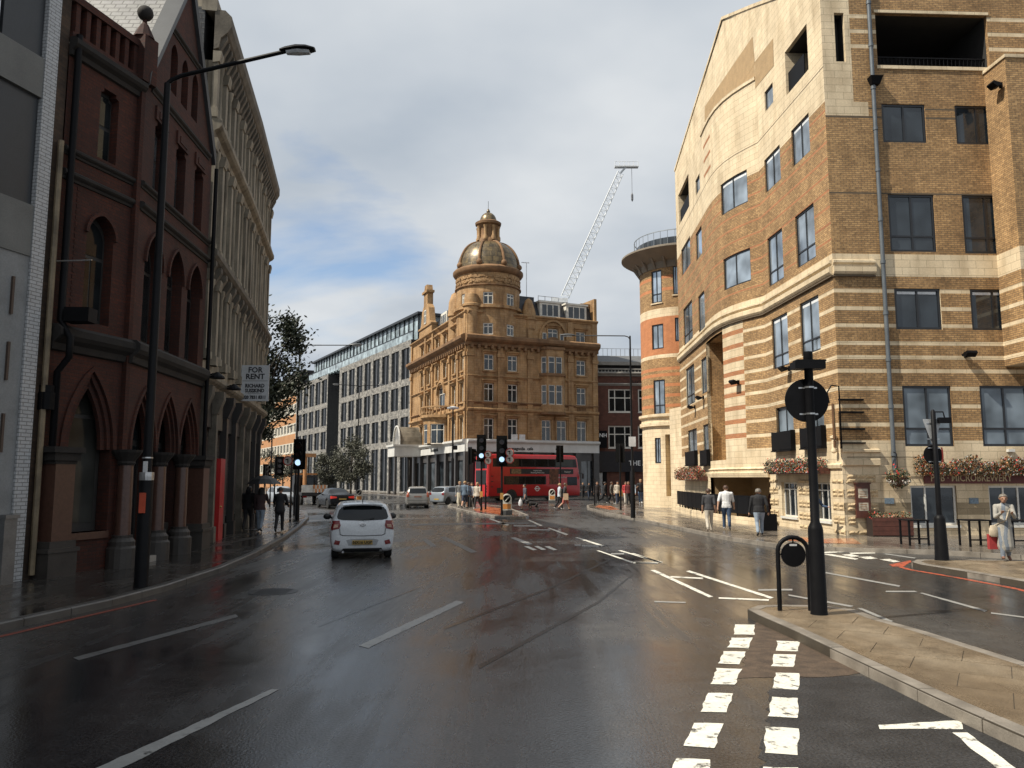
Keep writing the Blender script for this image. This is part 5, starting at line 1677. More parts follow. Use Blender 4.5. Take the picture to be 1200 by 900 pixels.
p = cl.P(cl.tx(530, 380)[0], 0, -.5); b = MB(); b.lathe([(.9, zpar - 3), (.9, zpar + .4), (1.05, zpar + .5), (.95, zpar + 1.4), (.9, zpar + 2.2), (.6, zpar + 3.1), (.1, zpar + 3.5)], 16, (p.x, p.y, 0)); b.build('corner_turret', M_TERRA, CB, smooth=True)
# body
b = MB(); b.prism([(-4.6, 86.9), (9.6, 93.3), (7, 115), (-13, 109.5)], 0, zpar + .2); b.build('core', M_TERRAD, CB)
# shopfront
M_SHOPD = mat('shop_stone_dark', (.05, .045, .042), .35, var=.2)
for f, L in ((cr, Lr), (cl, Ll * .93)):
    b = MB(); f.prof(b, 0, L, [(.0, zfas0), (.22, zfas0), (.22, zfas1 - .5), (.5, zfas1 - .3), (.5, zfas1 - .1), (0, zfas1)]); b.build('shop_fascia', M_WSHOP, CB)
    n_ = 6
    for k in range(n_ + 1):
        t = min(max(L * k / n_, .35), L - .35)
        b = MB(); f.fbox(b, t - .35, t + .35, .1, zfas0, -.2, .18); b.build('shop_pier', M_SHOPD, CB)
    for k in range(n_):
        a, c = L * k / n_ + .36, L * (k + 1) / n_ - .36
        b = MB(); f.fbox(b, a, c, .1, .7, -.3, -.1); b.build('stall_riser', M_SHOPD, CB); b = MB(); f.fbox(b, a, c, zfas0 - .9, zfas0, -.3, -.12); b.build('transom_panel', M_SHOPD, CB)
        for j in range(2):
            w = (c - a) / 2
            b = MB(); f.fbox(b, a + w * j + .04, a + w * (j + 1) - .04, .7, zfas0 - .9, -.3, -.26); b.build('shop_pane', glass('shopfront_glass', (.06, .07, .08), .06) if (k + j) % 3 else M_GLASS, CB)
M_INK = mat('ink_black', (.015, .015, .015), .6)
ang = atan2(cr.d[0].y, cr.d[0].x)
text('lettering', 'The magnolia  cafe', .46, CB, M_INK, cr.P(cr.tx(607, 521)[0], zfas0 + .36, .235), (pi / 2, 0, ang), .01, bold=.012)
ang2 = atan2(-cl.d[0].y, -cl.d[0].x)
text('lettering', 'The magnolia', .62, CB, M_INK, cl.P(cl.tx(511, 528)[0], zfas0 + .52, .235), (pi / 2, 0, ang2), .01, bold=.012)
# entrance canopy with glass lunette on the left face
te0, te1 = cl.tx(497, 530)[0], cl.tx(489, 530)[0]
b = MB(); tm_ = (te0 + te1) / 2
cl.fbox(b, te1 - 2.4, te1 + 1.4, zfas0 - .1, zfas1 - .2, 0, 3.6); cl.fbox(b, te1 - 2.6, te1 + 1.6, zfas1 - .2, zfas1 + .05, 0, 3.8); b.build('entrance_canopy', M_WSHOP, CB)
b = MB(); ar = round_arch(te1 - 2.3, te1 + 1.2, zfas1, zfas1 + 2.4, 7)
b.rings([[cl.P(t, z, 2.9) for t, z in ar], [cl.P(t, z, .0) for t, z in ar]]); b.build('glass_lunette', glass('lunette_glass', (.16, .14, .11), .2, .5), CB)
moulding(cl, ar, CB, .18, 2.85, 3.0, 'lunette_frame', M_WSHOP)
for t in (te1 - 2.2, te1 + 1.2):
    for d in (.9, 3.4):
        b = MB(); b.lathe([(.2, .1), (.2, .5), (.14, .55), (.12, zfas0 - .5), (.2, zfas0 - .1)], 12, cl.P(t, 0, d)); b.build('canopy_column', M_SHOPD, CB, smooth=True)

# ------------------------------------------------------------------ grey speckled brick office with glass penthouse
M_SPECK = mat('speckled_brick', (.24, .225, .20), .8, var=.1, bs=2.2, fine=.55, brick=(.45, .16, .012, (.25, .24, .22), (.13, .125, .12)))
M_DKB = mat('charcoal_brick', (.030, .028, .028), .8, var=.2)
M_FIN = mat('grey_fin', (.13, .135, .15), .45, .2)
M_OGL = glass('office_glass', (.005, .006, .007), .15, .06)
M_PGLASS = glass('penthouse_glass', (.24, .30, .33), .05, 1.0, .02)
OB = thing('office_building', 'grey speckled brick office block with dark window strips and glass penthouse', 'building')
of = Fac([(-14.3, 110.5), (-14.3 - .548 * 75, 110.5 + 75)])
def ot(x, y=480): return of.tx(x, y)[0]
zo = lambda y: of.px(472, y)[1]
rws_ = [(zo(445), zo(409.5)), (zo(480), zo(453)), (zo(516), zo(489)), (.3, zo(524))]
zwall = zo(401.5)
def block(t0, t1, n, name, top):
    hs = []
    w = (t1 - t0 - .9) / n
    for z0, z1 in rws_:
        z0_, z1_ = z0, z1
        for k in range(n):
            a = t0 + .55 + w * k
            hs.append((a, a + w * .74, z0_, z1_))
    b = MB(); of.wall(b, t0, t1, 0, top, hs, None, (), .2)
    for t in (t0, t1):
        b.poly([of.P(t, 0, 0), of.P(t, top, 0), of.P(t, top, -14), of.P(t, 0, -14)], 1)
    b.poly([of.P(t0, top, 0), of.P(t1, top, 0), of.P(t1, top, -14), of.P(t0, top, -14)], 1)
    b.build('wall', [M_SPECK, M_DKB], OB)
    for h in hs:
        b = MB(); of.fbox(b, h[0] - .05, h[1] + .05, h[2] - .05, h[3] + .05, -.24, -.2); wo_ = b.build('window', M_FRAME, OB)
        m_ = (h[0] + h[1]) / 2
        for a, c in ((h[0] + .05, m_ - .15), (m_ + .15, h[1] - .05)):
            b = MB(); of.fbox(b, a, c, h[2] + .05, h[3] - .05, -.2, -.18); b.build('pane', M_OGL, wo_)
        b = MB(); of.fbox(b, m_ - .13, m_ + .13, h[2], h[3], -.2, -.1); b.build('fin', M_FIN, wo_)
ta, tb, tc_, td = ot(480.5), ot(397), ot(383.5), ot(347)
block(ta, tb, 8, 'east', zwall)
block(tc_, td, 5, 'west', zwall - .2)
b = MB(); of.fbox(b, tb + .02, tc_ - .02, 0, zwall + .3, -6, -3.2); b.build('link_glass', M_PGLASS, OB)
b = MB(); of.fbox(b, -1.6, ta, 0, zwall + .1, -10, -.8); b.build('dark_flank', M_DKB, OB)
zp0, zp1 = zwall + .05, zo(371)
tpe = ot(360.5, 440)
b = MB(); of.fbox(b, -.3, tpe, zp0, zp1 - .2, -9, -1.35); b.build('penthouse_core', mat('blind_grey', (.30, .37, .40), .6, var=.1, ns=.6), OB)
b = MB(); of.fbox(b, -1.2, tpe + .1, zp1 - .2, zp1 + .12, -9, -.7); b.build('penthouse_roof', M_FRAME, OB)
n_ = 30
for k in range(n_):
    a, c = -.3 + (tpe + .3) * k / n_, -.3 + (tpe + .3) * (k + 1) / n_
    b = MB(); of.fbox(b, a + .06, c - .06, zp0 + .1, zp1 - .2, -1.3, -1.26); b.build('penthouse_pane', M_PGLASS, OB)
    b = MB(); of.fbox(b, a - .05, a + .05, zp0, zp1 - .2, -1.3, -1.1); b.build('penthouse_mullion', M_FRAME, OB)
    b = MB(); of.fbox(b, a + .03, c - .03, zp0, zp0 + 1.15, -.35, -.3); b.build('balustrade_pane', M_PGLASS, OB)
b = MB(); of.fbox(b, -.3, tpe, zp0 + 1.15, zp0 + 1.25, -.4, -.25); b.build('handrail', M_FRAME, OB)

# ------------------------------------------------------------------ orange brick office beyond
M_ORB = mat('orange_brick', (.33, .175, .09), .85, var=.1, ns=.5, brick=(.45, .15, .02, (.4, .24, .12), (.44, .18, .06)))
EB = thing('orange_brick_office', 'orange brick office slab with long rows of white framed windows', 'building')
ef = Fac([(-44.5, 166), (-44.5 - .51 * 60, 226)])
ze = ef.px(345, 441)[1]
ne = 5
fh = (ze - 3.2) / ne
hs, rw = [], []
for j in range(ne):
    z0 = 2.2 + fh * j
    for k in range(17):
        hs.append((1.0 + k * 3.4, 3.3 + k * 3.4, z0 + 1.3, z0 + 3.1))
def mat_e(t, z):
    for j in range(ne):
        z0 = 2.2 + fh * j
        if z0 + 1.05 < z < z0 + 1.3 or z0 + 3.1 < z < z0 + 3.3 or (z0 + 1.3 <= z <= z0 + 3.1): return 1
    return 1 if z > ze - 1.6 else 0
for j in range(ne):
    z0 = 2.2 + fh * j
    rw += [z0 + 1.05, z0 + 3.3]
b = MB(); ef.wall(b, 0, ef.L, 0, ze, hs, mat_e, rw + [ze - 1.6], .3); b.build('wall', [M_ORB, mat('pale_band', (.52, .48, .40), .7)], EB)
for h in hs: window(ef, h, EB, M_CW, M_GLASS, -.15, .16, (.5,), (), panes='one')
b = MB(); ef.fbox(b, 0, ef.L, 0, ze - .1, -12, -.4); b.build('core', M_ORB, EB)
b = MB(); ef.fbox(b, 0, ef.L, ze, ze + .25, -12, .4); b.build('roof_edge', M_DKB, EB)
b = MB(); ef.fbox(b, -1.0, 2.5, ze - 2, ze + .8, -8, -.5); b.build('plant_room', M_DKB, EB)

# ------------------------------------------------------------------ dark red brick shop building right of the dome
M_DRED = mat('dull_red_brick', (.12, .045, .028), .85, var=.2, brick=(.45, .15, .012, (.08, .04, .03), (.095, .035, .022)))
SB = thing('shop_building', 'dull red brick building with white windows over a black shopfront sign', 'building')
sf = Fac([(10.25, 94.2), (22, 95.0)])
zs_ = lambda y: sf.px(725, y)[1]
sh = []
for y0, y1 in ((456, 483), (499, 525)):
    for x0, x1 in ((713, 740), (747.8, 775), (783, 810)):
        q = sf.rect(x0, x1, y0, y1); sh.append((q[0], q[1], zs_(y1), zs_(y0)))
b = MB(); sf.wall(b, -.2, sf.L, 0, zs_(440), sh, None, (), .2); b.build('wall', M_DRED, SB)
for h in sh: window(sf, h, SB, M_CW, M_DGLASS, -.1, .14, (.28, .72), (.62,), sill=M_CW)
for y, hh, p in ((452, .3, .2), (441, .5, .5)):
    cornice(sf, -.2, sf.L, zs_(y), SB, hh, p, mat('grey_stone', (.26, .24, .21), .8))
text('lettering', 'VOGL', .9, SB, M_SOOT, sf.P(sf.tx(752, 449)[0], zs_(449), .02), (pi / 2, 0, atan2(sf.d[0].y, sf.d[0].x)), .03)
b = MB(); sf.fbox(b, -.2, sf.L, zs_(440), zs_(427), -5, -1.2); b.build('attic', M_DKB, SB)
b = MB(); sf.fbox(b, -.2, sf.L, zs_(427), zs_(423), -5, -.6); b.build('attic_eaves', mat('grey_stone', (.26, .24, .21), .8), SB)
b = MB(); sf.prof(b, -.2, sf.L, [(-.7, zs_(423)), (-4, zs_(411)), (-8, zs_(411)), (-8, zs_(423))]); b.build('roof', mat('grey_slate', (.13, .13, .13), .6, brick=(.4, .25, .02, (.07, .07, .07), (.1, .1, .1))), SB)
b = MB()
for k in range(22):
    t = .2 + k * .55; p = sf.P(t, zs_(411), -4); b.tube([p, p + Vector((0, 0, .9))], .03, 5)
b.tube([sf.P(0, zs_(411) + .9, -4), sf.P(12, zs_(411) + .9, -4)], .03, 5); b.build('roof_rail', mat('steel', (.5, .5, .5)), SB)
b = MB()
for k in range(30):
    t = k * .4; b.lathe([(.06, 0), (.1, .2), (.05, .6)], 6, sf.P(t, zs_(440) + .1, -.1))
sf.fbox(b, -.2, sf.L, zs_(440) + .7, zs_(440) + .85, -.2, .02); b.build('balustrade', mat('grey_stone', (.26, .24, .21)), SB)
b = MB(); sf.fbox(b, -.2, sf.L, zs_(553), zs_(529), 0, .25)
fs = b.build('shop_fascia', mat('navy_black', (.012, .013, .018), .4), SB)
q = sf.P(sf.tx(736.3, 541)[0], zs_(543), .262)
text('lettering', 'THE AN', .80, fs, mat('letter_white', (.7, .7, .68), .5), q, (pi / 2, 0, atan2(sf.d[0].y, sf.d[0].x)), .01, 'LEFT', .01, .95)
b = MB(); sf.fbox(b, -.2, sf.L, 0, zs_(553), -1.4, -1.2); b.build('shop_back', M_BLACK, SB)
for k in range(5):
    t = .3 + k * 2.7; b = MB(); sf.fbox(b, t, t + .5, 0, zs_(553), -.3, .12); b.build('shop_pier', M_BLACK, SB)
    b = MB(); sf.fbox(b, t + .6, t + 2.6, .6, zs_(553) - .2, -.32, -.28); b.build('shop_pane', M_GLASS, SB)
b = MB(); a = sf.tx(706.5, 560)[0]; sf.fbox(b, a - .5, a + .45, .1, zs_(554), -.1, .1); b.build('white_door', mat('grey_white', (.45, .45, .44), .5), SB)
b = MB(); t, z = sf.px(706, 514); sf.fbox(b, t - .45, t + .45, z - 1.1, z + .9, .3, .45)
hs_ = b.build('projecting_sign', M_BLACK, SB)
text('lettering', 'NH', .62, hs_, mat('letter_white', (.7, .7, .68)), sf.P(t, z + .35, .46), (pi / 2, 0, atan2(sf.d[0].y, sf.d[0].x)), .006, bold=.01)
b = MB(); sf.fbox(b, 0, sf.L, 0, zs_(440), -8, -1.5); b.build('core', M_DRED, SB)
# pavements along the far side
def far_pave(name, fac, t0, t1, w):
    b = MB()
    b.prism([fac.P(t, 0, w)[:2] for t in (t0, t1)] + [fac.P(t, 0, -.5)[:2] for t in (t1, t0)], -.05, .12)
    return b.build(name, M_PAVE, kind='structure')
far_pave('pavement_far', cl, 0, Ll + 1, 4.2); far_pave('pavement_far', cr, 0, Lr + .2, 2.2); far_pave('pavement_far', of, -1.5, td + 3, 4.0); far_pave('pavement_far', sf, 0, sf.L, 3.0)
# ------------------------------------------------------------------ street lamps
M_POLE = mat('black_pole', (.006, .006, .007), .5, var=.25, ns=4, spec=.14)
M_GPOLE = mat('grey_pole', (.06, .062, .065), .45)
M_LAMP = mat('lamp_lens', (.55, .58, .6), .25)
def street_lamp(label, base, h, arm, heads, r=.075, thick=1.9, tr=.115, group=None, bend=True):
    o = thing('street_lamp', label, 'street lamp', base, 0, group)
    b = MB(); b.lathe([(tr * 1.05, 0), (tr, .05), (tr, thick), (r, thick + .14), (r * .7, h)], 14); b.build('pole', M_POLE, o, smooth=True)
    for dx_, dy_, dz_, kind in heads:
        L = hypot(dx_, dy_)
        b = MB()
        if kind == 'swan':
            pts = [(0, 0, h - .25), (0, 0, h), (dx_ * .04, dy_ * .04, h + .08), (dx_ * .12, dy_ * .12, h + .16)] + [(dx_ * k, dy_ * k, h + .16 + (dz_ - .16) * (k - .12) / .88) for k in (.4, .7, 1)]
        else:
            pts = [(0, 0, h - .5), (0, 0, h - .2), (dx_ * .03, dy_ * .03, h - .06), (dx_ * .09, dy_ * .09, h)] + [(dx_ * k, dy_ * k, h + dz_ * k) for k in (.4, .7, 1)]
        b.tube(pts, r * .5, 8); b.build('arm', M_GPOLE if r < .07 else M_POLE, o, smooth=True)
        a = atan2(dy_, dx_)
        e = Vector((dx_, dy_, h + dz_))
        hd = empty('lamp_head', e, a, o) if False else None
        b = MB()
        n = 8
        prof = [(-.12, .05, .04), (.0, .10, .07), (.22, .16, .09), (.42, .15, .08), (.58, .08, .04)]
        rs = [[(e.x + x * cos(a) - w * cos(2 * pi * k / 10) * sin(a), e.y + x * sin(a) + w * cos(2 * pi * k / 10) * cos(a), e.z + .02 + hh * sin(2 * pi * k / 10) * (1 if sin(2 * pi * k / 10) > 0 else .5)) for k in range(10)] for x, w, hh in prof]
        b.rings(rs); hdo = b.build('lamp_head', M_POLE if r > .07 else M_GPOLE, o, smooth=True)
        b = MB()
        rs = [[(e.x + x * cos(a) - w * sin(a) * s, e.y + x * sin(a) + w * cos(a) * s, e.z - z) for s, z in ((-1, .015), (1, .015), (.6, .06), (-.6, .06))] for x, w in ((.02, .07), (.25, .12), (.48, .08))]
        b.rings(rs); b.build('lens', M_LAMP, hdo)
    return o
p = G(165, 688, .122)
SL1 = street_lamp('tall black street lamp with long arm on pavement before gothic arches', p, 9.75, 0, [(2.35, -.1, .62, 'swan')], .085, 1.95, .125)
b = MB(); b.lathe([(.128, 1.95), (.132, 2.02), (.132, 2.10)], 14); b.build('collar', mat('steel', (.5, .5, .5)), SL1)
b = MB(); b.lathe([(.09, 2.35), (.095, 2.36), (.095, 2.38)], 12)
b.build('collar', mat('steel', (.5, .5, .5)), SL1)
b = MB(); b.box(-.05, .06, -.15, -.118, 1.35, 1.72); b.build('notice_sticker', mat('orange_label', (.45, .07, .03), .5), SL1)
b = MB(); b.box(-.03, .05, -.105, -.088, 2.08, 2.30); b.build('number_plate', mat('plate_white', (.6, .6, .6), .5), SL1)
street_lamp('slim grey street lamp at end of left pavement by signals', G(345, 604, .12), PY(350, 407, G(345, 604, .12).y).z, 0, [(2.9, 0, .0, 'c')], .055, 1.6, .09)
p = G(742, 607, .12)
SL3 = street_lamp('slim black street lamp arching over road beside round tower', p, PY(735, 394, p.y).z - .1, 0, [(-3.0, .2, .05, 'c')], .06, 2.3, .12)
b = MB(); b.box(-.17, .19, -.09, -.07, 3.62, 4.12); b.build('bus_stop_flag', mat('plate_white', (.6, .6, .6)), SL3)
p = G(418, 584.5, 0); street_lamp('tall black double headed lamp before grey office', p, PY(415, 452, p.y).z, 0, [(2.1, .2, .1, 'c'), (-2.2, -.2, .1, 'c')], .07, 2, .12)
p = G(530, 586.8, 0)
o = street_lamp('straight black lamp column with flat white head before domed building', p, PY(531, 480, p.y).z, 0, [], .09, 4.0, .14)
zt_ = PY(531, 480, p.y).z
b = MB(); b.lathe([(.1, zt_), (.55, zt_ + .08), (.6, zt_ + .2), (.1, zt_ + .32)], 16); b.build('lamp_head', mat('head_white', (.62, .64, .66), .4), o, smooth=True)
b = MB(); b.box(0, .45, -.12, .12, zt_ - 3.9, zt_ - 3.5); b.build('camera_box', M_POLE, o)

# ------------------------------------------------------------------ traffic signals
M_SIG = mat('signal_black', (.005, .005, .005), .65, spec=.1)
M_LIT = mat('signal_lit', (.50, .72, 1.0), .3, emit=.95, var=0, fine=0)
M_LENS = mat('signal_lens_off', (.03, .012, .01), .2)
M_AMB = mat('amber_box', (.50, .26, .07), .5)
M_SIGNW = mat('sign_white', (.55, .5, .45), .5)
M_SIGNR = mat('sign_red', (.45, .05, .03), .5)
def signal(label, base, ztop, lit=True, rz=0, signs=(), hh=1.25, thick=0, away=False, box=False, heads=(0,)):
    o = thing('traffic_signal', label, 'traffic signal', base, rz, 'traffic signals at the junction')
    b = MB(); r = .057
    b.lathe([(r * (1.9 if thick else 1.3), 0), (r * (1.9 if thick else 1.3), max(thick, .12)), (r, max(thick, .12) + .1), (r, ztop - .05), (.01, ztop)], 12); b.build('pole', M_POLE, o, smooth=True)
    for hx in heads:
        z0 = ztop - hh - .05
        b = MB(); b.box(hx - .17, hx + .17, -.32, -.07, z0, z0 + hh)
        ho = b.build('signal_head', M_SIG, o)
        b = MB(); b.box(hx - .30, hx + .30, -.10, -.085, z0 - .12, z0 + hh + .12); b.build('backing_board', M_SIG, ho)
        s = 1 if away else -1
        for k in range(3):
            zc = z0 + hh * (.17 + .33 * k)
            m_ = M_LIT if (lit and k == 0 and not away) else M_LENS
            b = MB(); b.rings([[(hx + q * cos(2 * pi * j / 14), -.34, zc + q * sin(2 * pi * j / 14)) for j in range(14)] for q in (.145, .08, .01)], caps=False); b.build('lens', m_, ho)
            b = MB()
            rs = [[(hx + .165 * cos(a), y, zc + .165 * sin(a)) for a in [radians(-20 + 220 * j / 10) for j in range(11)]] for y in (-.32, -.52)]
            b.rings(rs, closed=False, caps=False); b.build('hood', M_SIG, ho)
    for sx, sz in signs:
        b = MB(); c = (sx, -.2, sz)
        b.rings([[(sx + q * cos(2 * pi * j / 18), y, sz + q * sin(2 * pi * j / 18)) for j in range(18)] for q, y in ((.24, -.16), (.24, -.2), (.20, -.2), (.19, -.205), (.01, -.205))], mis=[0, 1, 1, 0])
        so = b.build('round_sign', [M_SIGNW, M_SIGNR], o)
        b = MB(); b.box(sx - .02, sx + .03, -.215, -.206, sz - .1, sz + .1); b.box(sx - .12, sx + .0, -.215, -.206, sz + .04, sz + .09); b.build('arrow', M_SIG, so)
        b = MB(); b.box(min(0, sx), max(0, sx), -.12, -.08, sz - .02, sz + .02); b.build('sign_bracket', M_SIG, o)
    if box:
        b = MB(); b.box(-.09, .09, -.2, -.05, .85, 1.2); b.build('push_button_box', M_AMB, o)
    return o
p = G(348, 609, .12); signal('traffic signal with lit lamp on thick black post by pavement end', p, PY(349, 519, p.y).z, signs=((-.48, PY(340, 543, p.y).z),), thick=1.15, heads=(.05,))
p = G(564, 598.5, .12); signal('traffic signal with two round signs beside bus rear', p, PY(564, 513, p.y).z, signs=((.42, PY(570, 535, p.y).z), (.42, PY(570, 542.5, p.y).z)), box=True, hh=1.45)
p = G(588, 603.5, .12); signal('tallest traffic signal with lit lamp on island before bus', p, PY(588, 514.5, p.y).z, signs=((.44, PY(597, 533, p.y).z), (.44, PY(597, 541, p.y).z)), box=True, hh=1.45)
p = G(657, 593.5, .0); signal('unlit traffic signal turned away in front of bus window', p, PY(658, 523, p.y).z, False, rz=radians(200), hh=1.05)
p = G(727.5, 597.3, .12); signal('unlit traffic signal on pavement before black shopfront sign', p, PY(728, 523, p.y).z, False, rz=radians(160), hh=1.0, box=True)
p = G(549, 594, .12); signal('dark traffic signal behind lamp column at white fascia', p, PY(549, 527, p.y).z, False, rz=radians(120), hh=1.0)
p = G(321, 594, .0); signal('traffic signal before orange brick office beyond umbrella', p, PY(321, 536, p.y).z, False, rz=radians(20), hh=1.2, heads=(.3,))
p = G(309, 593, .0); signal('slim signal post close to shopfront corner under tree', p, PY(309, 545, p.y).z, False, rz=radians(60), hh=1.0)
# plain posts
def post(label, base, h, r=.06, cap=None, name='post', m=None):
    b = MB(); b.lathe([(r * 1.25, 0), (r * 1.25, .9), (r, 1.0), (r, h - .05), (r * .5, h)], 12)
    return b.build(name, m or M_POLE, None, smooth=True, loc=base, label=label, category='post')
for x, yb, yt, lb in ((697, 592.3, 560, 'thin black post on red tactile corner by crowd'), (569, 597, 566, 'short black post beside signal with push button'),
                      (340, 607, 532, 'grey post with orange collar beside left signal'), (316, 594, 500, 'tall thin black post behind umbrella')):
    p = G(x, yb, .12 if x > 330 else 0)
    post(lb, p, PY(x, yt, p.y).z - p.z, .05)
# internally lit keep-left bollards
def bollard(label, base, h, rz=0):
    o = thing('island_bollard', label, 'bollard', base, rz, 'lit bollards on the islands')
    w = .27
    def ring(y, k=1.0):
        pts = [(-w * k, .25), (w * k, .25)] + [(w * k * cos(a), h - w + w * k * sin(a)) for a in [pi * j / 8 for j in range(9)]]
        return [(x, y, z) for x, z in pts]
    b = MB(); b.rings([ring(-.12, .93), ring(-.09), ring(.09), ring(.12, .93)]); bo = b.build('shell', mat('bollard_white', (.60, .57, .50), .4), o, smooth=False)
    b = MB(); b.box(-w * .8, w * .8, -.13, -.121, .32, h * .52); b.build('amber_panel', mat('bollard_amber', (.50, .20, .045), .5), bo)
    b = MB(); zc = h - w; b.rings([[(q * cos(2 * pi * j / 16), y, zc + q * sin(2 * pi * j / 16)) for j in range(16)] for q, y in ((.20, -.122), (.20, -.135), (.01, -.136))]); b.build('direction_disc', M_SIG, bo)
    b = MB(); b.hexa([(-.12, -.14, zc - .12), (-.08, -.14, zc - .15), (-.08, -.137, zc - .15), (-.12, -.137, zc - .12), (.1, -.14, zc + .12), (.14, -.14, zc + .08), (.14, -.137, zc + .08), (.1, -.137, zc + .12)]); b.build('arrow', mat('bollard_white', (.6, .57, .5)), bo)
    b = MB(); b.box(-.3, .3, -.16, .16, 0, .25); b.build('plinth', mat('plinth_grey', (.08, .08, .08), .7), o)
    return o
p = G(594, 603.2, .12); bollard('white and amber lit bollard at tip of signal island', p, 1.15)
p = G(647, 589.5, 0); bollard('white and amber lit bollard close to bus rear wheel', p, 1.2)
p = G(421, 590, 0); bollard('white and amber lit bollard beyond white hatchback roof', p, 1.2)

# ------------------------------------------------------------------ foreground sign pole and hoop
p = G(960, 720, .124)
SPo = thing('sign_pole', 'black pole with round sign seen from behind and thick base on near island', 'sign', p)
zt_ = 4.02 - .124
b = MB(); b.lathe([(.125, 0), (.118, .04), (.108, 1.22), (.10, 1.27), (.066, 1.34), (.064, zt_ - .16), (.07, zt_ - .15), (.07, zt_)], 18); b.build('pole', M_POLE, SPo, smooth=True)
b = MB()
n = 40
b.rings([[(-.02 + q * cos(2 * pi * k / n), y, 3.16 + q * sin(2 * pi * k / n)) for k in range(n)] for q, y in ((.02, .066), (.325, .066), (.332, .07), (.332, .085), (.325, .089), (.02, .089))])
sd = b.build('sign_disc', M_POLE, SPo)
b = MB()
for z in (3.35, 2.95): b.lathe([(.068, -.012), (.072, -.012), (.072, .012), (.068, .012)], 16, (0, 0, z)); b.box(-.14, .14, .062, .068, z - .012, z + .012)
b.build('clamp', mat('steel', (.5, .5, .5)), SPo)
b = MB(); b.box(-.24, .22, -.12, .12, zt_ - .27, zt_ - .16); b.box(-.20, .24, -.10, .10, zt_ - .155, zt_ - .13); b.build('lantern_box', M_POLE, SPo)
p = G(914, 715.5, .124)
HB = thing('hoop_bollard', 'black hoop barrier with small round plate beside sign pole', 'bollard', p)
hw, hh = .46, 1.09
pts = [(0, 0, 0), (0, 0, hh - .21)] + [(hw / 2 - hw / 2 * cos(a), 0, hh - .21 + .21 * sin(a)) for a in [pi * k / 10 for k in range(1, 10)]] + [(hw, 0, hh - .21), (hw, 0, 0)]
b = MB(); b.tube(pts, .034, 12); b.build('hoop', M_POLE, HB, smooth=True)
b = MB(); b.rings([[(.235 + q * cos(2 * pi * k / 30), y, .83 + q * sin(2 * pi * k / 30)) for k in range(30)] for q, y in ((.01, -.012), (.185, -.012), (.185, .012), (.01, .012))]); b.build('plate', M_POLE, HB)
b = MB(); b.box(.225, .245, -.01, .01, 1.0, 1.07); b.box(.03, .06, -.01, .01, .82, .84); b.build('bracket', M_POLE, HB)
b = MB(); b.box(.18, .29, -.016, -.0125, .96, .99); b.build('label', mat('plate_white', (.6, .6, .6)), HB)
# right pole with give way triangle
p = G(1104, 656.5, .122)
RPo = thing('sign_pole', 'black pole with give way triangle seen from behind on far island', 'sign', p)
Yp = p.y
zt_ = PY(1092, 480, Yp).z - .12
b = MB(); b.lathe([(.17, 0), (.16, .05), (.13, 1.0), (.11, 1.06), (.062, 1.1), (.058, zt_ - .05), (.02, zt_)], 16); b.build('pole', M_POLE, RPo, smooth=True)
zt1 = PY(1092, 491, Yp).z - .12
b = MB(); b.rings([[(-.22 + .0, y, zt1), (.20, y, zt1), (.22, y, zt1 - .05), (.03, y, zt1 - .62), (-.03, y, zt1 - .62), (-.22, y, zt1 - .05)] for y in (.065, .08)]); b.build('triangle_sign', mat('alu_back', (.42, .43, .44), .45, .3), RPo)
zc = PY(1092, 533, Yp).z - .12
b = MB(); b.rings([[(-.02 + q * cos(2 * pi * k / 28), y, zc + q * sin(2 * pi * k / 28)) for k in range(28)] for q, y in ((.01, .07), (.24, .07), (.24, .085), (.01, .085))]); b.build('sign_disc', M_POLE, RPo)
b = MB(); b.rings([[(.16 + .03 * cos(a) + sh, .06, zc + .19 * sin(a)) for a in [radians(-80 + 160 * k / 8) for k in range(9)]] for sh in (.0, .04)], closed=False, caps=False); b.build('red_rim', M_SIGNR, RPo)
b = MB()
for z in (zc + .17, zc - .17, zt1 - .1, zt1 - .5): b.box(-.15, .15, .055, .066, z - .012, z + .012)
b.build('clamp', mat('steel', (.5, .5, .5)), RPo)
b = MB(); b.tube([(0, 0, zt_ - .06), (.25, 0, zt_ - .06), (.28, 0, zt_ - .2)], .018, 6); b.box(.12, .42, -.05, .05, zt_ - .34, zt_ - .2); b.build('lantern_box', M_POLE, RPo)

# ------------------------------------------------------------------ FOR RENT board
o0 = PY(283.5, 428, 30.3); o1 = PY(314.5, 470, 30.3)
FR = thing('letting_board', 'white FOR RENT board fixed to cream terrace above shops', 'sign', ((o0.x + o1.x) / 2, 30.3, o1.z))
w, h = (o1.x - o0.x) / 2, o0.z - o1.z
b = MB(); b.box(-w, w, -.02, .02, 0, h); bd = b.build('board', mat('board_white', (.50, .52, .54), .5, var=.05), FR)
M_TXT = mat('text_dark', (.02, .022, .028), .6)
for s, z, sz, sx_ in (('FOR', .86, .29, 1.0), ('RENT', .675, .29, 1.0), ('RICHARD', .42, .19, .9), ('SUSSKIND', .285, .19, .85), ('020 7831 8311', .10, .17, .85)):
    text('lettering', s, sz, bd, M_TXT, (0, -.024, h * z), (pi / 2, 0, 0), .003, bold=.008, sx=sx_)
b = MB(); b.box(-w * .9, w * .9, -.024, -.021, h * .555, h * .565); b.box(-w * .5, w * .5, -.024, -.021, h * .20, h * .207); b.build('rule', M_TXT, bd)
b = MB(); b.box(-w - .5, -w, -.03, .03, h * .8, h * .86); b.box(-w - .5, -w, -.03, .03, h * .15, h * .21); b.build('bracket', M_POLE, FR)

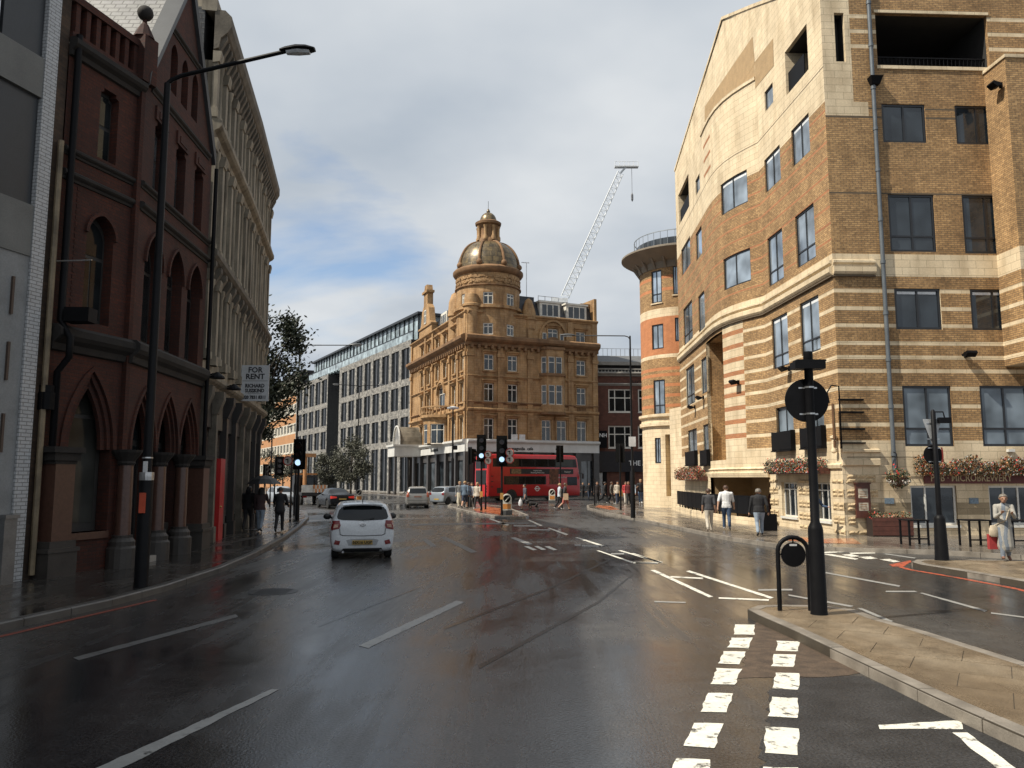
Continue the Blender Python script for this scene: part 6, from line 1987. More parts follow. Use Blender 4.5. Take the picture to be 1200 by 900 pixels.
# ------------------------------------------------------------------ pub furniture
M_LEAF = mat('flower_leaf', (.045, .06, .025), .6, var=.4, ns=20)
M_DRY = mat('dry_leaf', (.22, .12, .05), .7, var=.3, ns=20)
M_SILV = mat('silver_leaf', (.26, .27, .25), .7, var=.3, ns=20)
FLOW = [mat('red_petal', (.55, .03, .02), .5), mat('white_petal', (.62, .58, .52), .5), mat('orange_petal', (.50, .20, .06), .5), mat('pink_petal', (.42, .14, .12), .5)]
def foliage(name, parent, fn, n, size, m, rnd, loc=None):
    b = MB()
    for _ in range(n):
        c = Vector(fn(rnd))
        a = Vector((rnd.uniform(-1, 1), rnd.uniform(-1, 1), rnd.uniform(-1, 1))).normalized()
        u = a.orthogonal().normalized() * size * rnd.uniform(.6, 1.3)
        v = a.cross(u).normalized() * size * rnd.uniform(.4, .9)
        b.poly([c - u, c - v * .7, c + u, c + v * .7])
    return b.build(name, m, parent, kind='stuff', loc=loc)
def window_box(label, f, t0, t1, z0, z1, d, seed, trough=True, mixc=(3, 1, 2, 2, 1)):
    rnd = random.Random(seed)
    o = thing('flower_box', label, 'flower box')
    if trough:
        b = MB(); f.prof(b, t0, t1, [(.02, z0), (d * .85, z0), (d, z0 + .22), (.02, z0 + .22)]); b.build('trough', M_WOODB, o)
        zz = z0 + .2
    else:
        zz = z0
    L = t1 - t0
    def vol(r):
        t = t0 + L * r.random()
        q = r.random() ** 1.6
        bump_ = .7 + .3 * sin(t * 7 + seed) * sin(t * 3.1)
        return f.P(t, zz - .14 + (z1 - zz + .14) * r.random() * bump_, .05 + (d + .14) * r.random())
    k = int(L * 150)
    foliage('foliage', o, vol, k * mixc[0], .05, M_LEAF, rnd); foliage('foliage', o, vol, k * mixc[1], .05, M_DRY, rnd); foliage('foliage', o, vol, int(k * mixc[2] * .7), .045, M_SILV, rnd)
    foliage('flowers', o, vol, int(k * mixc[3] * .4), .045, FLOW[0], rnd); foliage('flowers', o, vol, int(k * mixc[4] * .35), .04, FLOW[3], rnd); foliage('flowers', o, vol, int(k * .3), .045, FLOW[2], rnd)
    return o
t = [rl.tx(x, 545)[0] for x in (973, 910)]
window_box('long flower box with red flowers below black balconies', rl, min(t), max(t), 2.28, 2.98, .42, 3)
t = [rl.tx(x, 555)[0] for x in (830, 803)]
window_box('flower box under balconies next to round tower', rl, min(t) + .1, max(t), 2.0, 2.8, .5, 5, True, (2, 2, 1, 2, 3))
t = [rf.tx(x, 545)[0] for x in (1069, 1204)]
window_box('overgrown trailing flower box above pub sign lettering', rf, min(t) - 1, max(t), 2.36, 2.95, .38, 8, False, (3, 5, 3, 2, 1))
b = MB(); rf.prof(b, min(t) - 1, max(t) - .4, [(.02, 2.34), (.3, 2.34), (.34, 2.5), (.02, 2.5)]); b.build('flower_shelf', M_CW, RB)
# hanging basket
t, z = rf.px(1046, 562)
HBk = thing('hanging_basket', 'hanging basket of white and red flowers by drainpipe', 'hanging basket')
rnd = random.Random(4)
c = rf.P(t, 2.12, .38)
def bvol(r):
    while True:
        q = Vector((r.uniform(-1, 1), r.uniform(-1, 1), r.uniform(-1, 1)))
        if q.length < 1: return c + Vector((q.x * .42, q.y * .34, q.z * .36))
def bwhite(r):
    q = bvol(r); q.z = c.z - .12 + (q.z - c.z) * .35; return q
foliage('foliage', HBk, bvol, 520, .05, M_LEAF, rnd); foliage('foliage', HBk, bvol, 160, .05, M_DRY, rnd); foliage('flowers', HBk, bwhite, 240, .045, FLOW[1], rnd)
foliage('flowers', HBk, lambda r: bvol(r) + Vector((-.05, 0, .14)), 40, .045, FLOW[0], rnd)
b = MB(); b.lathe([(.05, -.3), (.25, -.15), (.3, 0)], 12, c); b.build('basket', M_WOODB, HBk)
b = MB(); b.tube([c + Vector((0, 0, .0)), c + Vector((0, 0, .85)), rf.P(t, c.z + .92, .2), rf.P(t, c.z + .92, .01)], .014, 6); b.build('bracket', M_BLACK, HBk)
# trough planter on the pavement
p0, p1 = G(1016, 636, .12), G(1060, 637, .12)
PT = thing('trough_planter', 'low dark wooden planter with red flowers against pub wall', 'planter', (0, 0, 0))
yw = rf.P(Lf - 2, 0, 0).y
x0, x1 = 12.45, 13.85
y1_ = yw - .12; y0_ = y1_ - .5
for k in range(4):
    b = MB(); b.box(x0, x1, y0_ - .02, y0_, .16 + k * .155, .16 + k * .155 + .145); b.build('plank', M_WOODB, PT)
b = MB(); b.box(x0, x1, y0_, y1_, .12, .76); b.build('tub', mat('tub_dark', (.02, .012, .01), .7), PT)
rnd = random.Random(9)
tv = lambda r: (r.uniform(x0, x1), r.uniform(y0_, y1_), .74 + .22 * r.random() ** 1.5)
foliage('foliage', PT, tv, 220, .05, M_LEAF, rnd); foliage('foliage', PT, tv, 120, .05, M_DRY, rnd); foliage('flowers', PT, tv, 60, .045, FLOW[0], rnd)
def bar_table(label, x0, x1, yb, h):
    a, c = G(x0, yb, .12), G(x1, yb, .12)
    o = thing('pavement_table', label, 'table', (0, 0, 0), 0, 'tall tables outside the pub')
    X0, X1, Y = a.x, c.x, a.y
    b = MB(); b.box(X0 - .02, X1 + .02, Y - .02, Y + .62, .12 + h - .035, .12 + h); b.build('table_top', M_POLE, o)
    for xx in (X0, X1 - .05):
        for yy in (Y, Y + .55):
            b = MB(); b.box(xx, xx + .05, yy, yy + .05, .12, .12 + h - .035); b.build('leg', M_POLE, o)
    b = MB(); b.box(X0 + .05, X1 - .05, Y + .01, Y + .04, .30, .34); b.build('stretcher', M_POLE, o)
bar_table('black tall table before first white pub window', 1066, 1090, 639.5, .76)
bar_table('black tall table behind woman in pale coat', 1137, 1164, 641, .78)
bar_table('black tall table at edge of pub front with red cloth', 1188, 1225, 642, .78)
# hanging pub sign
PS = thing('hanging_sign', 'brown oval hanging pub sign on iron bracket at building corner', 'sign')
cx, cy = 11.35, 28.25
zc = PY(968, 492, cy).z
ax = Vector((.42, .9, 0)).normalized()
nn_ = Vector((ax.y, -ax.x, 0))
def ps(u, d, z): return Vector((cx, cy, z)) + ax * u + nn_ * d
b = MB(); b.hexa([ps(-.42, -.03, zc - .7), ps(.42, -.03, zc - .7), ps(.42, .03, zc - .7), ps(-.42, .03, zc - .7), ps(-.42, -.03, zc + .55), ps(.42, -.03, zc + .55), ps(.42, .03, zc + .55), ps(-.42, .03, zc + .55)])
bo_ = b.build('board', mat('sign_brown', (.13, .065, .03), .45, var=.25), PS)
for s in (1, -1):
    b = MB(); b.rings([[ps(q * .26 * cos(2 * pi * k / 24), s * d, zc + .0 + q * .38 * sin(2 * pi * k / 24)) for k in range(24)] for q, d in ((1, .032), (.85, .04), (.8, .036), (.1, .036))]); b.build('oval_panel', mat('sign_cream', (.28, .2, .1), .5, var=.4, ns=8), bo_)
b = MB(); b.hexa([ps(-.36, -.03, zc - .98), ps(.36, -.03, zc - .98), ps(.36, .03, zc - .98), ps(-.36, .03, zc - .98), ps(-.36, -.03, zc - .74), ps(.36, -.03, zc - .74), ps(.36, .03, zc - .74), ps(-.36, .03, zc - .74)]); b.build('name_board', mat('sign_brown', (.13, .065, .03)), PS)
b = MB()
for z in (zc + .75, zc + .3, zc - .3, zc - .8): rf.fbox(b, Lf - .85, Lf + .05, z - .025, z + .025, .0, .10)
b.tube([rf.P(Lf + .03, zc + .9, .08), rf.P(Lf + .03, zc - 1.0, .08)], .03, 8)
b.tube([rf.P(Lf + .03, zc + .85, .08), (11.6, 28.3, zc + 1.2), (11.3, 28.2, zc + 1.22), (11.1, 28.1, zc + .95), (11.2, 28.2, zc + .6)], .025, 8)
b.build('iron_bracket', M_BLACK, PS)
# black panel fence on low stone wall
FN = thing('panel_fence', 'black panel fence on low stone wall beside pub entrance', 'fence')
ff = Fac([(10.55, 34.4), (10.05, 37.4), (9.8, 41), (9.95, 46), (10.25, 50.2)], 1)
if ff.n[0].x > 0: ff = Fac([(10.55, 34.4), (10.05, 37.4), (9.8, 41), (9.95, 46), (10.25, 50.2)], -1)
b = MB(); ff.fbox(b, 0, ff.L, .1, .42, -.12, .12); b.build('low_wall', M_STONE, FN)
npn = 14
for k in range(npn):
    a, c = ff.L * k / npn, ff.L * (k + 1) / npn
    b = MB(); ff.fbox(b, a + .03, c - .03, .55, 1.32, -.02, .02); b.build('panel', M_BLACK, FN)
    b = MB(); ff.fbox(b, a - .03, a + .03, .42, 1.36, -.03, .03); b.build('post', M_BLACK, FN)
    b = MB(); ff.fbox(b, a + .03, c - .03, 1.322, 1.36, -.03, .03); b.build('top_rail', M_BLACK, FN)
b = MB(); p = G(902, 622, .12); b.prism([(p.x - .25, p.y), (p.x + .3, p.y), (p.x + .3, p.y + .4), (p.x - .25, p.y + .4)], .12, .75); b.box(p.x - .15, p.x + .1, p.y + .1, p.y + .3, .75, .82)
b.build('cable_box', M_BLACK, label='black utility box beside rock faced stone pier', category='utility box')
# rubbish bag by the gothic building
p = G(237, 629, .12)
b = MB(); rnd = random.Random(2)
b.rings([[(p.x + r_ * cos(2 * pi * k / 14) * rnd.uniform(.85, 1.1), p.y + r_ * sin(2 * pi * k / 14) * rnd.uniform(.85, 1.1), .12 + z) for k in range(14)] for r_, z in ((.14, 0), (.22, .06), (.24, .18), (.18, .32), (.07, .42), (.09, .50), (.02, .48))])
b.build('rubbish_bag', mat('white_plastic', (.55, .55, .56), .35), None, smooth=True, label='knotted white plastic bag left at foot of pillar', category='bag')
# crane
CR = thing('tower_crane', 'white lattice crane jib rising behind domed building', 'crane')
Yc = 215
a, c = PY(662, 348, Yc), PY(727, 203, Yc)
M_CRANE = mat('crane_white', (.62, .64, .65), .5)
d = (c - a).normalized(); sd = Vector((d.z, 0, -d.x)); dp = Vector((0, 1, 0))
wj = 1.05
L = (c - a).length
ch = [lambda k, s=s, q=q: a + d * k + sd * wj * s * (1 - .25 * k / L) + dp * .9 * q for s, q in ((-1, -1), (-1, 1), (1, 0))]
for f_ in ch:
    b = MB(); b.tube([f_(0), f_(L)], .15, 6); b.build('chord', M_CRANE, CR)
b = MB(); n = 22
for k in range(n):
    k0, k1 = L * k / n, L * (k + 1) / n
    for i, j in ((0, 2), (1, 2), (0, 1)):
        b.tube([ch[i](k0), ch[j]((k0 + k1) / 2)], .055, 4); b.tube([ch[j]((k0 + k1) / 2), ch[i](k1)], .055, 4)
b.build('lattice', M_CRANE, CR)
b = MB(); tip = c + d * 1.5
b.box(tip.x - 2.2, tip.x + 4.4, Yc - .8, Yc + .8, tip.z + .3, tip.z + .6)
hx = PY(737, 205, Yc)
b.tube([c, tip + Vector((1, 0, .5))], .3, 6)
for k in range(6): b.tube([(tip.x - 2.2 + 1.3 * k, Yc - .8, tip.z + .6), (tip.x - 2.2 + 1.3 * k, Yc - .8, tip.z + 1.7)], .07, 4)
b.tube([(tip.x - 2.2, Yc - .8, tip.z + 1.7), (tip.x + 4.4, Yc - .8, tip.z + 1.7)], .07, 4)
b.build('jib_head', M_CRANE, CR)
b = MB(); b.tube([(hx.x + .8, Yc, tip.z), (hx.x + .8, Yc, tip.z - 7)], .06, 4); b.lathe([(.1, -9.5), (.32, -9), (.32, -7.6), (.08, -7)], 8, (hx.x + .8, Yc, tip.z)); b.build('hook', mat('hook_grey', (.12, .12, .13), .5), CR)
b = MB(); m0 = a + d * -2
for sx in (-1, 1):
    for sy in (-1, 1): b.tube([(m0.x + sx, Yc + sy, 0), (m0.x + sx, Yc + sy, m0.z)], .16, 5)
for k in range(24):
    z0, z1 = m0.z * k / 24, m0.z * (k + 1) / 24
    s = 1 if k % 2 else -1
    for sy in (-1, 1): b.tube([(m0.x - s, Yc + sy, z0), (m0.x + s, Yc + sy, z1)], .08, 4)
b.box(m0.x - 3.0, m0.x + 1.5, Yc - 1.6, Yc + 1.6, m0.z, m0.z + 1.2); b.build('mast', M_CRANE, CR)
# aerials on the domed building
AE = thing('tv_aerial', 'thin television aerial on pole beside dome', 'aerial', (0, 0, 0))
q = PY(617, 352, 92.5); zt_ = PY(617, 308, 92.5).z
b = MB(); b.tube([(q.x, 92.5, q.z - 1), (q.x, 92.5, zt_)], .045, 6); b.build('mast', mat('steel', (.5, .5, .5)), AE)
b = MB(); b.tube([(q.x - .6, 92.5, zt_ + .05), (q.x + .35, 92.5, zt_ - .02)], .035, 5)
for k in range(5): b.tube([(q.x - .5 + .18 * k, 92.2, zt_ + .03), (q.x - .5 + .18 * k, 92.8, zt_ + .03)], .02, 4)
b.build('yagi', mat('steel', (.5, .5, .5)), AE)

# ------------------------------------------------------------------ trees
def tree(label, base, h, crown_c, crown_r, n, leaf, lm, seed, trunk_r=.16, clumps=26, hang=0):
    rnd = random.Random(seed)
    o = thing('tree', label, 'tree', base)
    b = MB()
    top = Vector(crown_c)
    b.tube([(0, 0, 0), (rnd.uniform(-.1, .1), rnd.uniform(-.1, .1), top.z * .45), (top.x * .6, top.y * .6, top.z * .8), (top.x, top.y, top.z + crown_r[2] * .5)], [trunk_r, trunk_r * .8, trunk_r * .55, trunk_r * .15], 9)
    cl_ = []
    for k in range(clumps):
        while True:
            q = Vector((rnd.uniform(-1, 1), rnd.uniform(-1, 1), rnd.uniform(-1, 1)))
            if .35 < q.length < 1: break
        c = top + Vector((q.x * crown_r[0], q.y * crown_r[1], q.z * crown_r[2]))
        cl_.append((c, rnd.uniform(.45, 1)))
        if k % 2 == 0:
            st = Vector((top.x * .5, top.y * .5, max(.3, top.z * rnd.uniform(.55, .95))))
            b.tube([st, st.lerp(c, .5) + Vector((0, 0, .15)), c], [trunk_r * .35, trunk_r * .2, .012], 5)
    b.build('trunk', mat('bark', (.05, .04, .03), .9, bump=.5), o)
    f = MB()
    cr_ = sum(crown_r) / 3 * .42
    for _ in range(n):
        c, s = rnd.choice(cl_)
        q = Vector((rnd.gauss(0, .5), rnd.gauss(0, .5), rnd.gauss(0, .42))) * cr_ * s
        p_ = c + q
        a = Vector((rnd.uniform(-1, 1), rnd.uniform(-1, 1), rnd.uniform(.0, 1))).normalized()
        u = a.orthogonal().normalized() * leaf * rnd.uniform(.6, 1.2); v = a.cross(u).normalized() * leaf * rnd.uniform(.35, .6)
        f.poly([p_ - u, p_ - v, p_ + u, p_ + v])
    f.build('crown', lm, o, kind='stuff')
    return o
M_TL = mat('tree_leaf', (.022, .030, .014), .6, var=.5, ns=1.5)
M_OL = mat('olive_leaf', (.065, .066, .045), .7, var=.4, ns=1.5)
tree('dark leafy tree rising behind end of cream terrace', (-14.0, 43.5, 0), 12, (.35, 0, 8.3), (2.0, 2.4, 3.3), 9000, .13, M_TL, 3, .22, 40)
tree('dark bushy tree hanging over pavement beyond shops', (-13.9, 41.5, 0), 6, (.3, 0, 5.0), (1.05, 1.6, 1.3), 3200, .11, M_TL, 6, .12, 18)
p = G(411, 590.5, 0); tree('grey green olive tree before dark office windows', p, 5, (0, 0, 3.6), (1.75, 1.75, 1.9), 6500, .10, M_OL, 8, .10, 34)
p = G(384, 589, 0); tree('smaller grey green tree left of olive tree beside lorry', p, 4, (0, 0, 3.0), (1.5, 1.5, 1.5), 4200, .10, M_OL, 12, .09, 26)
p = G(330, 588, 0); tree('thin street tree before orange brick office', p, 4, (0, 0, 3.4), (1.9, 1.6, 1.5), 2600, .11, M_OL, 15, .09, 20)
# ------------------------------------------------------------------ vehicles
M_TYRE = mat('tyre_rubber', (.012, .012, .012), .8, var=.2)
M_RIM = mat('alloy', (.35, .35, .36), .3, .8)
M_TRIM = mat('black_trim', (.014, .014, .015), .5)
M_CARGL = glass('car_glass', (.007, .008, .009), .03, .45, .0)
M_TAIL = mat('tail_lamp', (.15, .006, .005), .2, coat=.1, var=.1)
M_TAILC = mat('tail_clear', (.42, .24, .16), .15, coat=.6, var=.2, ns=30)
M_PLATEY = mat('plate_yellow', (.42, .27, .06), .45)
def lerp_st(st, y, i):
    for a, b in zip(st, st[1:]):
        if a[0] <= y <= b[0]:
            k = (y - a[0]) / (b[0] - a[0] or 1)
            k = k * k * (3 - 2 * k) if i >= 9 else k
            return a[i] + (b[i] - a[i]) * k
    return st[0][i] if y < st[0][0] else st[-1][i]
def wheel(parent, x, y, r, w, side):
    o = empty('wheel', (x, y, r), 0, parent)
    o.rotation_euler = (0, pi / 2 * side, 0)
    b = MB(); b.lathe([(r * .62, -w / 2), (r * .9, -w / 2), (r, -w * .36), (r, w * .36), (r * .9, w / 2), (r * .62, w / 2)], 26); b.build('tyre', M_TYRE, o, smooth=True)
    b = MB(); b.lathe([(r * .63, -w * .4), (r * .63, w * .4), (r * .58, w * .42), (r * .56, w * .2), (r * .1, w * .25), (r * .08, w * .36), (.005, w * .37)], 22)
    for k in range(5):
        a = 2 * pi * k / 5
        c, s = cos(a), sin(a)
        b.hexa([(r * .1 * c - .03 * s * q, r * .1 * s + .03 * c * q, z) if e else (r * .58 * c - .022 * s * q, r * .58 * s + .022 * c * q, z) for z in (w * .24, w * .38) for e, q in ((1, -1), (0, -1), (0, 1), (1, 1))])
    b.build('rim', M_RIM, o)
    return o
def car(label, pos, heading, st, wheels, wr, paint_m, group=None, wy=.0):
    """st: stations from the rear (y, z_floor, z_belt, z_roof, half widths floor/mid/belt/roof)"""
    o = thing('car', label, 'car', pos, -radians(heading), group)
    L = st[-1][0]
    ys = sorted(set([round(s[0], 4) for s in st] + [round(L * k / 34, 4) for k in range(35)]))
    rs = []
    for y in ys:
        zb, zs, zr, w0, w1, w2, w3 = [lerp_st(st, y, i) for i in range(1, 8)]
        za = zb
        for wy_ in wheels:
            dd = abs(y - wy_)
            R = wr + .055
            if dd < R:
                za = max(za, wr + sqrt(R * R - dd * dd) - .02)
        zm = max(zb + (zs - zb) * .5, za + .03)
        half = [(0, zb), (w0 * .72, zb), (w0 * .98, max(zb + .05, za - .001)), (w0, max(zb + .09, za)), (w1, zm), (w2, max(zs - .04, zm + .02)), (w2 * .982, zs + .015),
                (w3 + (w2 - w3) * .38, zs + (zr - zs) * .58), (w3 * 1.0, max(zr - .07, zs + .02)), (w3 * .86, max(zr - .015, zs + .025)), (0, zr)]
        rs.append([(x, y, z) for x, z in half] + [(-x, y, z) for x, z in half[-2:0:-1]])
    b = MB(); b.rings(rs)
    me = b.mesh('body', paint_m, 'all')
    bo = place(me, 'body', o)
    md = bo.modifiers.new('s', 'SUBSURF'); md.levels = 1; md.render_levels = 1
    bpy.context.view_layer.update()
    dg = bpy.context.evaluated_depsgraph_get()
    m2 = bpy.data.meshes.new_from_object(bo.evaluated_get(dg))
    bo.modifiers.clear(); bo.data = m2
    bvh = BVHTree.FromPolygons([v.co for v in m2.vertices], [p.vertices[:] for p in m2.polygons])
    def patch(name, poly, axis, m, off=.006, parent=None, nx=8, nz=6, th=.02):
        """lay a piece of outline poly on the body, seen from an axis: rear, front, left, right, top"""
        x0, x1 = min(p[0] for p in poly), max(p[0] for p in poly)
        z0, z1 = min(p[1] for p in poly), max(p[1] for p in poly)
        b = MB()
        D = {'rear': ((0, 1, 0), lambda a, c: (a, -2, c)), 'front': ((0, -1, 0), lambda a, c: (a, L + 2, c)), 'left': ((1, 0, 0), lambda a, c: (-3, a, c)), 'right': ((-1, 0, 0), lambda a, c: (3, a, c)), 'top': ((0, 0, -1), lambda a, c: (a, c, 4))}[axis]
        dv_ = Vector(D[0])
        cache = {}
        def pr(q):
            k = (round(q[0], 4), round(q[1], 4))
            if k not in cache:
                hit = bvh.ray_cast(Vector(D[1](*q)), dv_)
                cache[k] = (hit[0] - dv_ * off) if hit[0] else None
            return cache[k]
        ok = False
        for i in range(nx):
            for j in range(nz):
                c = clip(poly, x0 + (x1 - x0) * i / nx, x0 + (x1 - x0) * (i + 1) / nx, z0 + (z1 - z0) * j / nz, z0 + (z1 - z0) * (j + 1) / nz)
                if not c: continue
                pp = [pr(q) for q in c]
                if any(q is None for q in pp): continue
                n_ = len(pp)
                f_ = b.vs(pp); k_ = b.vs([q + dv_ * th for q in pp])
                b.face(f_); ok = True
                for e in range(n_):
                    b.face((f_[e], f_[(e + 1) % n_], k_[(e + 1) % n_], k_[e]))
        return b.build(name, m, parent or o) if ok else None
    for wy_ in wheels:
        w1 = lerp_st(st, wy_, 4)
        for s in (-1, 1):
            wheel(o, s * (w1 - .10), wy_, wr, .19, s)
    b = MB(); w = min(s[4] for s in st if s[0] > .3 and s[0] < L - .3) - .22
    b.box(-w, w, .3, L - .3, .16, wr * 1.55); b.build('underbody', M_TRIM, o)
    return o, patch
WHITE_P = mat('white_car_paint', (.58, .60, .62), .28, var=.04, coat=.7)
hs = [(0, .30, .90, .92, .70, .80, .74, .62), (.04, .22, .93, 1.00, .76, .835, .80, .60), (.16, .17, .95, 1.18, .79, .85, .82, .67), (.34, .16, .965, 1.40, .80, .855, .825, .66),
      (.52, .16, .97, 1.465, .80, .855, .825, .655), (1.2, .16, .965, 1.505, .80, .855, .825, .635), (1.9, .16, .955, 1.49, .80, .855, .82, .63), (2.3, .16, .945, 1.38, .80, .855, .815, .60), (2.75, .16, .93, 1.03, .80, .85, .80, .62),
      (3.1, .17, .88, .94, .79, .84, .77, .6), (3.5, .2, .78, .82, .74, .78, .68, .55), (3.62, .28, .66, .70, .6, .64, .55, .45)]
p = G(424.5, 655.5, 0)
CW_, pt = car('small white hatchback with black rear window driving away', p + Vector((0, -.02, 0)), -12.5, hs, (.60, 2.98), .30, WHITE_P)
rw_ = [(-.67, 1.10), (-.64, 1.045), (-.5, 1.02), (0, 1.005), (.5, 1.02), (.64, 1.045), (.67, 1.10), (.62, 1.27), (.55, 1.345), (.3, 1.375), (0, 1.382), (-.3, 1.375), (-.55, 1.345), (-.62, 1.27)]
pt('rear_window', rw_, 'rear', M_CARGL, .012, nx=10)
b = MB()          # roof spoiler
rs = []
for x in (-.52, -.3, 0, .3, .52):
    rs.append([(x, .50, 1.465 - .03 * (x / .52) ** 2), (x, .19 + .05 * abs(x), 1.435 - .03 * (x / .52) ** 2), (x, .20 + .05 * abs(x), 1.405 - .03 * (x / .52) ** 2), (x, .50, 1.42)])
b.rings(rs); b.build('spoiler', WHITE_P, CW_, smooth=True)
for s in (-1, 1):
    tl = [(s * .805, .76), (s * .60, .80), (s * .57, .88), (s * .60, 1.01), (s * .78, 1.0), (s * .83, .9)]
    if s < 0: tl = tl[::-1]
    l_ = pt('tail_light', tl, 'rear', M_TAIL, .014)
    l2 = [(s * .76, .82), (s * .64, .84), (s * .63, .91), (s * .74, .91)]
    if l_: pt('reversing_lens', l2 if s > 0 else l2[::-1], 'rear', M_TAILC, .022, l_)
    rf_ = [(s * .74, .40), (s * .60, .38), (s * .57, .48), (s * .70, .51)]
    pt('fog_reflector', rf_ if s > 0 else rf_[::-1], 'rear', M_TAIL, .014)
    b = MB(); b.sphere((s * .93, 2.25, 1.02), .1, 12, 8, 0, (1.15, .7, .85)); b.tube([(s * .80, 2.28, .98), (s * .88, 2.26, 1.0)], .03, 6); b.build('door_mirror', M_TRIM, CW_, smooth=True)
    sw = [(.62, 1.03), (2.45, 1.01), (2.05, 1.36), (1.2, 1.41), (.75, 1.36)]
    pt('side_window', sw, 'left' if s < 0 else 'right', M_CARGL, .008)
    dh = [(1.0, .86), (1.18, .86), (1.18, .89), (1.0, .89)]
    pt('door_handle', dh, 'left' if s < 0 else 'right', WHITE_P, .03)
    dl = [(1.22, .3), (1.235, .3), (1.235, .98), (1.22, .98)]
    pt('door_seam', dl, 'left' if s < 0 else 'right', M_TRIM, .003)
# tailgate seam, plate recess, bumper insert, emblem, wiper, antenna
seam = [(-.60, .80), (-.585, .80), (-.57, .66), (-.50, .63), (0, .615), (.50, .63), (.57, .66), (.585, .80), (.60, .80), (.59, .645), (.51, .612), (0, .597), (-.51, .612), (-.59, .645)]
pt('tailgate_seam', seam, 'rear', M_TRIM, .003, nx=12)
rec = [(-.36, .36), (.36, .36), (.42, .50), (.30, .53), (-.30, .53), (-.42, .50)]
pt('plate_recess', rec, 'rear', mat('recess_grey', (.30, .31, .32), .5), .003)
pl = pt('number_plate', [(-.26, .385), (.26, .385), (.26, .495), (-.26, .495)], 'rear', M_PLATEY, .022, nx=2, nz=2)
pt('bumper_insert', [(-.56, .17), (.56, .17), (.50, .29), (-.50, .29)], 'rear', M_TRIM, .004)
yr = -.045
for s, z, sz in (('NX16 UGP', .44, .105),):
    text('plate_characters', s, sz, pl, M_INK, (0, -.052, z), (pi / 2, 0, 0), .002, bold=.003)
b = MB(); b.rings([[(.062 * q * cos(2 * pi * k / 20), y_, .90 + .038 * q * sin(2 * pi * k / 20)) for k in range(20)] for q, y_ in ((1.25, .015), (1.25, -.012), (.95, -.014), (.95, .015))])
b.box(-.032, -.02, -.012, .01, .875, .925); b.box(.02, .032, -.012, .01, .875, .925); b.hexa([(-.02, -.012, .893), (.02, -.012, .903), (.02, .01, .903), (-.02, .01, .893), (-.02, -.012, .903), (.02, -.012, .913), (.02, .01, .913), (-.02, .01, .903)])
b.build('emblem', mat('chrome', (.45, .45, .46), .15, .95), CW_)
for s, x in (('i10', -.42), ('SE', .45)): text('model_badge', s, .07, CW_, M_RIM, (x, .025, .885), (pi / 2, 0, 0), .003)
b = MB(); b.tube([(0, .06, 1.0), (.02, .0, 1.03), (.30, .05, 1.07)], .010, 6); b.build('rear_wiper', M_TRIM, CW_)
b = MB(); b.tube([(0, .62, 1.47), (0, .50, 1.56)], .012, 6); b.build('antenna', M_TRIM, CW_)
b = MB(); b.tube([(-.5, .02, .2), (-.5, -.04, .2)], .028, 8); b.build('exhaust', M_RIM, CW_)
pt('high_brake_light', [(-.13, 1.412), (.13, 1.412), (.13, 1.425), (-.13, 1.425)], 'rear', M_TAIL, .03, nx=3, nz=1)

# black saloon
sed = [(0, .36, .90, .93, .70, .78, .74, .55), (.05, .27, .96, .99, .80, .88, .84, .6), (.4, .2, 1.0, 1.03, .84, .905, .86, .62), (.75, .18, 1.0, 1.10, .85, .91, .86, .60), (1.3, .18, .99, 1.38, .85, .91, .86, .58), (1.9, .18, .98, 1.46, .85, .91, .86, .6), (2.6, .18, .97, 1.43, .85, .91, .86, .6),
       (3.3, .18, .95, 1.02, .85, .91, .85, .66), (4.0, .19, .86, .91, .84, .9, .82, .64), (4.55, .22, .74, .78, .76, .82, .7, .5), (4.68, .3, .62, .66, .62, .66, .55, .4)]
BLK_P = mat('black_car_paint', (.006, .0065, .008), .22, var=.05, coat=.0, spec=.3)
p = G(398, 596.5, 0)
o, pt = car('black saloon car with red tail lamps beside olive tree', p + Vector((.2, 0, 0)), -27, sed, (.95, 3.78), .33, BLK_P)
pt('rear_window', [(-.60, 1.08), (.60, 1.08), (.50, 1.36), (-.50, 1.36)], 'rear', M_CARGL, .01)
for s in (-1, 1):
    tl = [(s * .86, .72), (s * .42, .76), (s * .42, .86), (s * .84, .90)]
    pt('tail_light', tl if s > 0 else tl[::-1], 'rear', mat('tail_lit', (.55, .03, .02), .2, emit=.25), .014)
    pt('side_window', [(.95, 1.03), (3.0, 1.0), (2.55, 1.34), (1.9, 1.40), (1.35, 1.34)], 'left' if s < 0 else 'right', M_CARGL, .008)
    b = MB(); b.sphere((s * .98, 2.9, 1.05), .11, 10, 6, 0, (1.1, .7, .8)); b.tube([(s * .85, 2.92, 1.02), (s * .93, 2.9, 1.04)], .03, 6); b.build('door_mirror', BLK_P, o, smooth=True)
pl = pt('number_plate', [(-.26, .64), (.26, .64), (.26, .74), (-.26, .74)], 'rear', M_PLATEY, .02, nx=2, nz=2)
pt('bumper_insert', [(-.6, .28), (.6, .28), (.6, .40), (-.6, .40)], 'rear', M_TRIM, .004)
